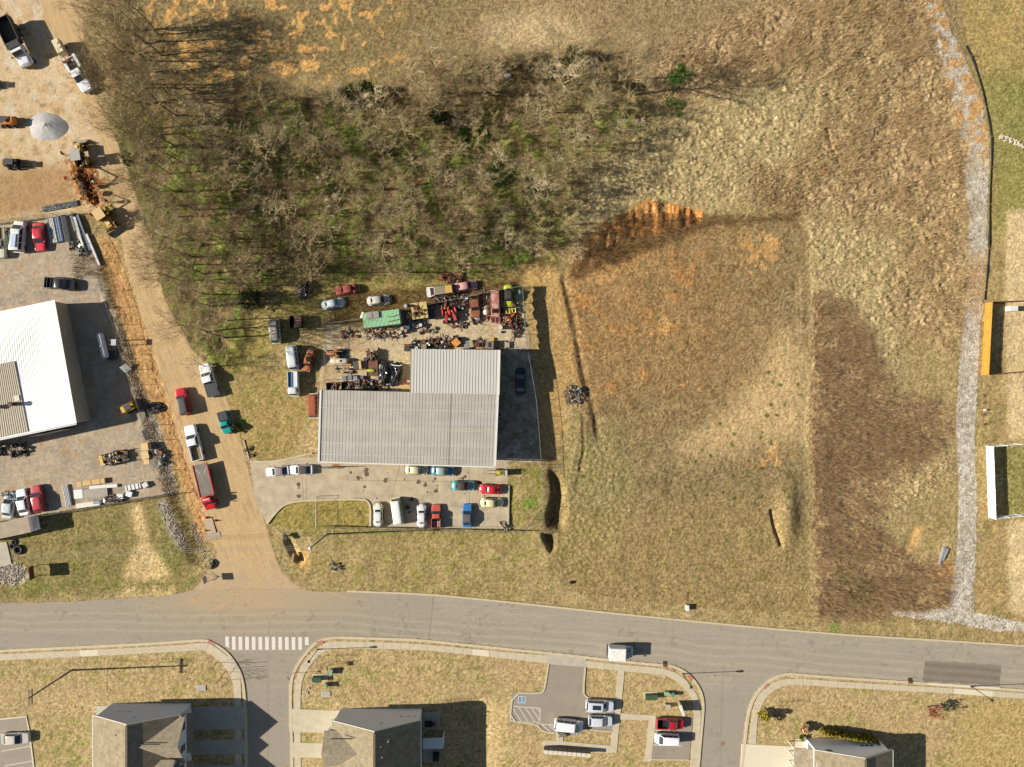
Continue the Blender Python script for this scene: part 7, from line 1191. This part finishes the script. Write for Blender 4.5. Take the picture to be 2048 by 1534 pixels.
t = at_('cleanout_post', 'tiny white pipe post in the dirt below the wooden fence', 'post', 1972, 820); q = B(); q.tube([(0, 0, 0), (0, 0, .6)], .12, 8); q.obj('post_body', WHT, t)
for px, py, lb in ((1971, 790, 'tiny bare shrub ring nearest to the wooden fence'), (1971, 806, 'tiny bare shrub ring just above the white pipe post'), (1971, 829, 'tiny bare shrub ring just below the white pipe post'), (1972, 848, 'tiny bare shrub ring farthest from the wooden fence')):
    t = at_('young_shrub', lb, 'shrub', px, py); q = B(); rr = random.Random(px + py)
    for i in range(26): a = rr.random() * 6.28; q.bar((0, 0, 0), (.3 * math.cos(a), .3 * math.sin(a), .2 + .3 * rr.random()), .015)
    q.obj('twig', mat((96, 74, 54), .9), t)
t = at_('rock_windrow', 'line of pale pink white rocks on the eastern grass', 'rock', 2030, 281, -.35); q = B(); rr = random.Random(9)
for i in range(60): q.ell((rr.uniform(-2.4, 2.4), rr.uniform(-.4, .4), .12), (.2, .17, .16), 6, 3)
q.obj('stone', mat((220, 200, 176), .9, var=.15), t)
t = at_('wind_log', 'pale boulder lying at the north edge of the wood', 'boulder', 1016, 150); q = B(); q.ell((0, 0, .3), (.7, .4, .4), 9, 5); q.obj('stone', mat((222, 216, 208), .9, var=.15), t)
# patio
t = thing('patio_table', 'dark patio table beside the grey townhouse wall', 'table', (*P(858, 1443), .16)); q = B(); q.box((0, 0, .72), (1.3, 1.1, .06)); q.obj('table_top', mat((34, 34, 38), .7), t)
for sx in (-.5, .5):
    for sy in (-.4, .4): q = B(); q.box((sx, sy, .36), (.06, .06, .72)); q.obj('leg', DK, t)
t = thing('patio_chair', 'red cushioned patio chair on the shaded terrace', 'chair', (*P(868, 1445), .16)); q = B(); q.box((0, 0, .42), (.6, .55, .12)); q.obj('seat', mat((196, 40, 54), .8), t); q = B(); q.box((.28, 0, .7), (.08, .55, .5)); q.obj('backrest', DK, t)
for sx in (-.25, .25):
    for sy in (-.22, .22): q = B(); q.box((sx, sy, .2), (.05, .05, .4)); q.obj('leg', DK, t)
t = thing('barbecue_grill', 'black covered grill on the lower shaded terrace', 'grill', (*P(873, 1509), .16)); q = B(); q.box((0, 0, .5), (1.0, 1.2, .9)); q.ell((0, 0, .9), (.5, .6, .25), 10, 4, 0); q.obj('grill_body', mat((30, 30, 34), .6), t)
for sy in (-.5, .5): q = B(); q.box((0, sy, .03), (.8, .08, .08)); q.obj('foot', DK, t)
t = thing('air_unit', 'grey air conditioner unit beside the grey townhouse wall', 'air unit', (*P(860, 1480), .05)); q = B(); q.box((0, 0, .45), (.8, .9, .9)); q.obj('unit_body', mat((140, 142, 146), .6), t); q = B(); q.tube([(0, 0, .9), (0, 0, .93)], .32, 12); q.obj('fan_grille', DK, t)
# motorcycle and cart
def bike(label, px, py, an, name='motorcycle', c=(180, 84, 50)):
    t = at_(name, label, 'motorcycle', px, py, an, z=.03)
    for x in (-.65, .65): q = B(); q.torus((x, 0, .3), .24, .07, 1); q.obj('wheel', TYRE, t)
    q = B(); q.ell((.1, 0, .7), (.35, .16, .16), 9, 5); q.obj('fuel_tank', mat(c, .4), t); q = B(); q.box((-.4, 0, .68), (.6, .22, .1)); q.obj('seat', DK, t); q = B(); q.bar((.45, -.35, .95), (.45, .35, .95), .03); q.bar((.45, 0, .95), (.65, 0, .3), .04); q.obj('handlebar', CHROME, t); q = B(); q.box((0, 0, .4), (.5, .25, .3)); q.obj('engine_block', STEEL, t); q = B(); q.torus((.8, 0, .5), .18, .04, 2); q.obj('front_fairing', WHT, t)
bike('small dark motorcycle with pale front ring in the lot corner', 1006, 1052, -.9)
t = at_('hand_cart', 'dark folding wheeled cart beside the open side of the white van', 'cart', 1122, 1471, .1, z=.12); q = B(); q.box((.3, 0, .4), (1.1, .5, .08)); q.obj('cart_bed', mat((130, 130, 128), .6), t); q = B(); q.bar((-.25, -.2, .4), (-.5, -.2, 1.), .03); q.bar((-.25, .2, .4), (-.5, .2, 1.), .03); q.obj('handle', DK, t)
for x, y in ((-.2, .3), (-.2, -.3), (.8, .3), (.8, -.3)): q = B(); q.torus((x, y, .17), .13, .05, 1, 10, 5); q.obj('wheel', TYRE, t)
# ------------------------------------------------------------ people
def person_mesh(bend=0.):
    V = []; E = []; RD = []
    def v(x, y, z, r): V.append((x, y, z)); RD.append(r); return len(V) - 1
    def e(*a):
        for i, j in zip(a, a[1:]): E.append((i, j))
    pel = v(0, 0, .95, .15); wa = v(.02 + bend * .15, 0, 1.12, .135); ch = v(.04 + bend * .35, 0, 1.33, .165); ne = v(.06 + bend * .5, 0, 1.5, .06); he = v(.09 + bend * .55, 0, 1.6, .095); tp = v(.09 + bend * .57, 0, 1.72, .085); e(pel, wa, ch, ne, he, tp); no = v(.19 + bend * .58, 0, 1.62, .02); e(he, no)
    for s in (1, -1):
        hp = v(0, s * .1, .88, .1); kn = v(.04, s * .12, .48, .065); an = v(-.02, s * .13, .09, .045); ft = v(.16, s * .14, .05, .04); e(pel, hp, kn, an, ft)
        sh = v(.03 + bend * .38, s * .21, 1.41, .07); el = v(.02 + bend * .4, s * .27, 1.13, .045); wr = v(.16 + bend * .4, s * .25, .92, .032); pm = v(.2 + bend * .4, s * .25, .85, .034); e(ch, sh, el, wr, pm)
        for k in range(4): f1 = v(.2 + .018 * k + bend * .4, s * (.225 + .018 * k), .79 - .004 * abs(k - 1), .009); f2 = v(.235 + .018 * k + bend * .4, s * (.22 + .018 * k), .755, .008); e(pm, f1, f2)
        th = v(.25 + bend * .4, s * .225, .83, .01); e(pm, th)
    me = bpy.data.meshes.new('person_body'); me.from_pydata(V, E, []); o = bpy.data.objects.new('person_body', me); COL.objects.link(o); md = o.modifiers.new('skin', 'SKIN'); md.use_smooth_shade = True
    for i, sv in enumerate(me.skin_vertices[0].data): sv.radius = (RD[i], RD[i]); sv.use_root = (i == 0)
    o.modifiers.new('sub', 'SUBSURF').levels = 1; dg = bpy.context.evaluated_depsgraph_get(); m2 = bpy.data.meshes.new_from_object(o.evaluated_get(dg)); bpy.data.objects.remove(o); return m2
BODY = [person_mesh(0.), person_mesh(.55)]
def person(label, px, py, an, vest, pants, hat, pose=0, z=None):
    x, y = P(px, py, .9); t = thing('person', label, 'person', (x, y, zat(x, y) if z is None else z), an); me = BODY[pose].copy(); me.materials.clear(); ms = [mat(vest, .8, var=.1), mat(pants, .9), mat((196, 146, 116), .7), mat((50, 44, 40), .8)]
    for m in ms: me.materials.append(m)
    for p in me.polygons: c = p.center; p.material_index = 3 if c.z < .12 else (1 if c.z < .98 and abs(c.y) < .215 and c.x < .14 + pose * .05 else (2 if c.z > 1.47 or c.z < 1.0 else 0))
    o = bpy.data.objects.new('body', me); COL.objects.link(o); o.parent = t; b = .55 if pose else 0.; q = B(); q.ell((.09 + b * .57, 0, 1.7), (.15, .13, .13), 12, 5, 0); q.tube([(.11 + b * .57, 0, 1.69), (.11 + b * .57, 0, 1.71)], .18, 12); q.obj('hard_hat' if hat[1] else 'hair', mat(hat[0], .4), t)
    q = B(); q.tube([(.02 + b * .13, 0, 1.05), (.04 + b * .3, 0, 1.25), (.04 + b * .36, 0, 1.42)], [.17, .195, .2], 10); o2 = q.obj('safety_vest' if hat[1] else 'jacket', ms[0], t); o2.scale = (.9, 1.12, 1)
    return t
person('worker in orange vest and yellow hard hat beside the grey roofed backhoe', 125, 307, .2, (226, 104, 60), (70, 60, 56), ((236, 176, 60), 1)); person('worker in red orange vest at the west edge of the trench', 130, 356, -.3, (220, 78, 56), (160, 60, 48), ((224, 90, 60), 1), 1); person('worker in red shirt and white hat on the clay road beside the trench', 214, 402, 3., (206, 40, 60), (60, 60, 70), ((216, 206, 226), 1)); person('worker in orange vest behind the tan roofed backhoe', 183, 430, .4, (232, 96, 58), (120, 70, 50), ((236, 110, 70), 1)); person('worker in pale clothes with cream hard hat at the trench edge', 193, 366, 2.8, (196, 186, 150), (80, 70, 60), ((240, 230, 200), 1))
# ------------------------------------------------------------ trees
def bark(c): return mat(c, .9, var=.2, scale=3)
def bare(seed, h, spread, tw=1.0, limbs=12, twigs=6):
    q = random.Random(seed); T = B(); K = B(); up_ = Vector((0, 0, 1)); p = Vector((0, 0, -.3)); tp = [p.copy()]; d = Vector((q.uniform(-.06, .06), q.uniform(-.06, .06), 1)).normalized()
    n = 6
    for i in range(n): d = (d + Vector((q.uniform(-.09, .09), q.uniform(-.09, .09), 0))).normalized(); p = p + d * (h * .72 / n); tp.append(p.copy())
    r0 = .011 * h; T.tube(tp, [r0 * (1 - .78 * i / n) for i in range(n + 1)], 6)
    def branch(p, d, L, r, lev):
        seg = 3 if lev < 2 else 2; pts = [p.copy()]; c = p.copy(); dd = d.copy()
        for i in range(seg): dd = (dd + Vector((q.uniform(-.22, .22), q.uniform(-.22, .22), q.uniform(-.02, .2)))).normalized(); c = c + dd * (L / seg); pts.append(c.copy())
        K.tube(pts, [r * (1 - .62 * i / seg) for i in range(seg + 1)], 4 if lev == 0 else 3, False)
        if lev >= 3: return
        for i in range((twigs, twigs, 4)[lev]):
            f = q.uniform(.25, 1.); j = min(seg - 1, int(f * seg)); s = pts[j].lerp(pts[j + 1], f * seg - j); a = q.uniform(0, 6.28); side = Vector((math.cos(a), math.sin(a), q.uniform(-.2, .5))); nd = (dd * .8 + side * q.uniform(.5, .95)).normalized(); branch(s, nd, L * q.uniform(.38, .62), max(.012 * tw, r * .5), lev + 1)
    for i in range(limbs):
        f = .32 + .68 * (i / (limbs - 1)) if limbs > 1 else 1; z = f * n; j = min(n - 1, int(z)); s = tp[j].lerp(tp[j + 1], z - j); a = i * 2.4 + q.uniform(-.5, .5); tilt = (1.15 - .75 * f) * spread + q.uniform(-.1, .15); dd = Vector((math.cos(a) * math.sin(tilt), math.sin(a) * math.sin(tilt), math.cos(tilt))); branch(s, dd, h * (.40 - .16 * f) * (.8 + .4 * q.random()), r0 * .42 * (1.15 - .5 * f), 0)
    return T, K
def proto(name, seed, h, spread, bc, tc, tw=1., limbs=12, twigs=5, label='', group=None):
    t = thing(name, label, 'tree', group=group); T, K = bare(seed, h, spread, tw, limbs, twigs); T.obj('trunk', bark(bc), t); K.obj('crown', bark(tc), t); return t
GW = 'bare trees in the wood'
PRO = [proto('bare_tree', 100 + i, (13, 15, 12, 14, 11, 16, 10, 13)[i], (1., .85, 1.1, .9, 1.15, .8, 1.2, 1.)[i], (126, 108, 86), [(224, 200, 150), (202, 178, 130), (238, 216, 170), (182, 158, 114), (214, 194, 132), (186, 162, 118), (232, 212, 166), (208, 186, 142)][i], 1., (11, 12, 11, 12, 10, 13, 10, 12)[i], 5, 'bare leafless tree in the crowded middle of the wood', GW) for i in range(8)]
placed = []; used = set()
def put(o, px, py, sc=1., label=None, group=GW, rz=None):
    x, y = P(px, py); k = PRO.index(o); c = o if k not in used else dup(o); used.add(k)
    c.location = (x, y, zat(x, y) - .05); c.rotation_euler = (0, 0, R.uniform(0, 6.28) if rz is None else rz); c.scale = (sc, sc, sc * R.uniform(.92, 1.08))
    if label: c['label'] = label
    if group: c['group'] = group
    elif 'group' in c: del c['group']
    placed.append((px, py)); return c
SPEC = [(1252, 196, 5, 1.05, 'largest pale bare tree with wide crown at the east end of the wood'), (1112, 190, 2, 1., 'pale bare tree beside the widest crowned one'), (1226, 268, 6, .62, 'small whitish bare tree below the widest crowned tree'), (1240, 240, 4, .8, 'bare tree with fine pale twigs just under the widest crowned tree'), (868, 140, 0, 1., 'grey bare tree standing out on the open north field edge'), (760, 240, 2, 1., 'pale forked bare tree beside the dark green cedar'), (250, 60, 3, 1., 'grey bare tree at the northwest tip of the wood'), (1060, 385, 6, 1.05, 'pale bare tree by the east edge of the wood above the bare slope'), (1080, 470, 4, .7, 'small pale bare tree nearest to the orange eroded bank'), (1132, 452, 4, .75, 'bushy bare tree between the wood and the orange eroded bank'), (425, 250, 2, .95, 'pale bare tree in the open gap at the wood centre west'), (560, 320, 0, 1., 'grey spreading bare tree in the middle west of the wood'), (640, 545, 1, .8, 'bare tree on the south edge nearest to the red gutted beetle'), (418, 735, 6, .8, 'bare tree leaning over the white pickup with black cover'), (820, 545, 3, .8, 'bare tree on the south edge nearest to the scrapped van'), (1150, 515, 6, .55, 'low twiggy bare tree at the corner of the bare field')]
for px, py, k, sc, lb in SPEC: put(PRO[k], px, py, sc, lb, None)
def inside(poly, x, y):
    c = False; n = len(poly)
    for i in range(n):
        x0, y0 = poly[i]; x1, y1 = poly[(i + 1) % n]
        if (y0 > y) != (y1 > y) and x < (x1 - x0) * (y - y0) / (y1 - y0) + x0: c = not c
    return c
WEST = [(236, 40), (310, 60), (345, 150), (370, 300), (400, 430), (440, 560), (480, 700), (440, 725), (402, 660), (362, 560), (325, 440), (296, 330), (262, 200)]
WOODT = [(250, 40), (320, 70), (380, 180), (480, 215), (620, 195), (760, 205), (850, 135), (1000, 130), (1150, 110), (1270, 180), (1270, 270), (1170, 340), (1140, 420), (1090, 510), (960, 535), (760, 540), (560, 545), (500, 600), (470, 690), (440, 715), (405, 650), (360, 540), (322, 420), (295, 330), (265, 180)]
GAP = [(480, 215, 60), (470, 240, 40), (1010, 210, 36), (640, 250, 30), (930, 400, 30), (990, 360, 26), (700, 520, 24)]
n = 0; tries = 0
while n < 215 and tries < 9000:
    tries += 1; px, py = R.uniform(225, 1290), R.uniform(40, 740); w = inside(WEST, px, py)
    if not (w or inside(WOODT, px, py)): continue
    if any((px - a) ** 2 + (py - b) ** 2 < (27 if not w else 24) ** 2 for a, b in placed): continue
    if any((px - a) ** 2 + (py - b) ** 2 < r * r for a, b, r in GAP): continue
    k = R.choice((1, 3, 5, 7) if w else range(8)); sc = R.uniform(.78, 1.02) if w else R.choice((R.uniform(.4, .6), R.uniform(.55, .85)))
    put(PRO[k], px, py, sc, 'tall dark bare tree along the clay road edge of the wood' if w else 'bare leafless tree in the crowded middle of the wood', 'bare trees along the clay road edge' if w else GW); n += 1
def leafy(name, label, px, py, h, r, cols, n, seed, trunk=(90, 70, 52), cat='tree', cone=False, lsz=.16, z=None, group=None, low=.12):
    q = np.random.RandomState(seed); x, y = P(px, py); t = thing(name, label, cat, (x, y, zat(x, y) if z is None else z), 0, group); B().tube([(0, 0, -.2), (0, 0, h * .5), (.05, 0, h * .85)], [.06 + r * .05, .05 + r * .03, .02], 7).obj('trunk', bark(trunk), t)
    nc = max(10, n // 26); cz = q.rand(nc); rad = r * (np.where(cone, (1 - cz) ** .7 + .05, np.sqrt(np.clip(1 - (2 * cz - 1) ** 2, .05, 1)))); a = q.rand(nc) * 6.283; rr = rad * (.45 + .55 * q.rand(nc)); cc = np.stack([rr * np.cos(a), rr * np.sin(a), h * (low + (1 - low) * cz)], -1); k = q.randint(0, nc, n); c = cc[k] + q.normal(0, 1, (n, 3)) * (r * .16, r * .16, h * .05)
    u = q.normal(0, 1, (n, 3)); u /= np.linalg.norm(u, axis=1, keepdims=True); w = np.cross(u, q.normal(0, 1, (n, 3))); w /= np.linalg.norm(w, axis=1, keepdims=True); s = lsz * q.uniform(.6, 1.3, (n, 1)); vs = np.stack([c - u * s, c + w * s * .6, c + u * s, c - w * s * .6], 1).reshape(-1, 3)
    pk = np.array([linc(v) for v in cols])[(k * 7 + q.randint(0, 2, n)) % len(cols)] * q.uniform(.7, 1.3, (n, 1)); o = colmesh('crown', vs, np.arange(4 * n).reshape(-1, 4), np.repeat(pk, 4, 0), STEMM); o.parent = t; return t
DG = [(72, 84, 40), (52, 66, 32), (92, 100, 50)]
for a in ((710, 205, 4.2, 1.9, 'dark green cedar tree at the north edge of the wood'), (738, 186, 3.2, 1.5, 'smaller dark green cedar beside the bigger one'), (1145, 128, 3.0, 1.6, 'dark green cedar shrub at the north edge near the pale bare trees'), (880, 240, 3., 1.3, 'dark evergreen shrub inside the wood near its north gap'), (505, 600, 3., 1.8, 'dark green shrub on the west edge of the wood')): leafy('cedar_tree', a[4], a[0], a[1], a[2], a[3], DG, 1500, int(a[0]))
leafy('evergreen_shrub', 'large rounded green shrub on the clay road edge of the wood', 262, 320, 2.2, 1.3, [(96, 110, 52), (74, 90, 40)], 900, 7, cat='shrub'); leafy('evergreen_shrub', 'low green shrub beside the teal car on the verge', 474, 855, 1.2, .8, [(96, 104, 48), (76, 86, 40)], 600, 8, cat='shrub')
YG = [(176, 158, 40), (140, 132, 34), (206, 178, 60), (104, 104, 34)]
leafy('arborvitae_shrub', 'yellow green conical shrub alone beside the eastern pavement', 1524, 1425, 2.6, .85, YG, 1500, 9, cat='shrub', cone=True, lsz=.12, z=.1)
for i in range(13):
    px = 1640 + i * 8.6; leafy('arborvitae_shrub', 'narrow golden green hedge shrub in the row beside the white townhouse', px, 1456 + i * 1.35, 2.5, .5, YG, 700, 30 + i, cat='shrub', cone=True, lsz=.1, z=.1, group='clipped shrubs beside the white townhouse')
leafy('dry_ornamental_grass', 'tan dry grass clump at the end of the golden hedge row', 1606, 1452, 1.6, .7, [(206, 170, 120), (180, 142, 98), (226, 190, 140)], 900, 50, cat='plant', lsz=.2, z=.1); leafy('dry_ornamental_grass', 'round tan dry grass tuft in the shade of the yellow green shrub', 1551, 1433, .9, .5, [(206, 182, 120), (186, 160, 100)], 500, 51, cat='plant', lsz=.12, z=.1); leafy('green_shrub', 'bright green small shrub at the white townhouse porch', 1601, 1472, .9, .5, [(120, 140, 50), (96, 120, 40)], 500, 52, cat='shrub', lsz=.1, z=.1)
leafy('red_leaf_tree', 'small young tree with sparse red leaves on the eastern lawn', 1855, 1412, 3.6, 1.1, [(176, 96, 76), (150, 84, 66)], 420, 53, lsz=.14, z=.1, low=.35)
t = thing('real_estate_sign', 'small white yard sign beside the yellow green shrub', 'sign', (*P(1529, 1417), .1), .8); q = B(); q.box((0, 0, .7), (.04, .6, .5)); q.obj('sign_panel', WHT, t)
for s in (-.25, .25): q = B(); q.box((0, s, .3), (.03, .03, .6)); q.obj('stake', DK, t)
SAP = []
for px, py, sc, lb in ((434, 1324, .42, 'bare sapling on the lawn nearest to the crosswalk'), (451, 1343, .42, 'bare sapling between two others along the curved pavement'), (460, 1359, .40, 'bare sapling nearest to the blue grey townhouse'), (650, 1311, .38, 'bare sapling on the lawn beside the corner lamp'), (652, 1324, .34, 'bare sapling just above the small square sign'), (917, 1340, .34, 'thin bare sapling alone in the wide lawn by the grey townhouse'), (1559, 1402, .36, 'bare sapling on the lawn north of the yellow green shrub'), (322, 1324, .4, 'bare sapling on the lawn near the utility pole shadow')):
    t = thing('bare_sapling', lb, 'tree', (*P(px, py), .08), px * .7); T, K = bare(px, 9., .6, .8, 7, 4); T.obj('trunk', bark((110, 88, 70)), t); K.obj('crown', bark((140, 112, 92)), t); t.scale = (sc, sc, sc)
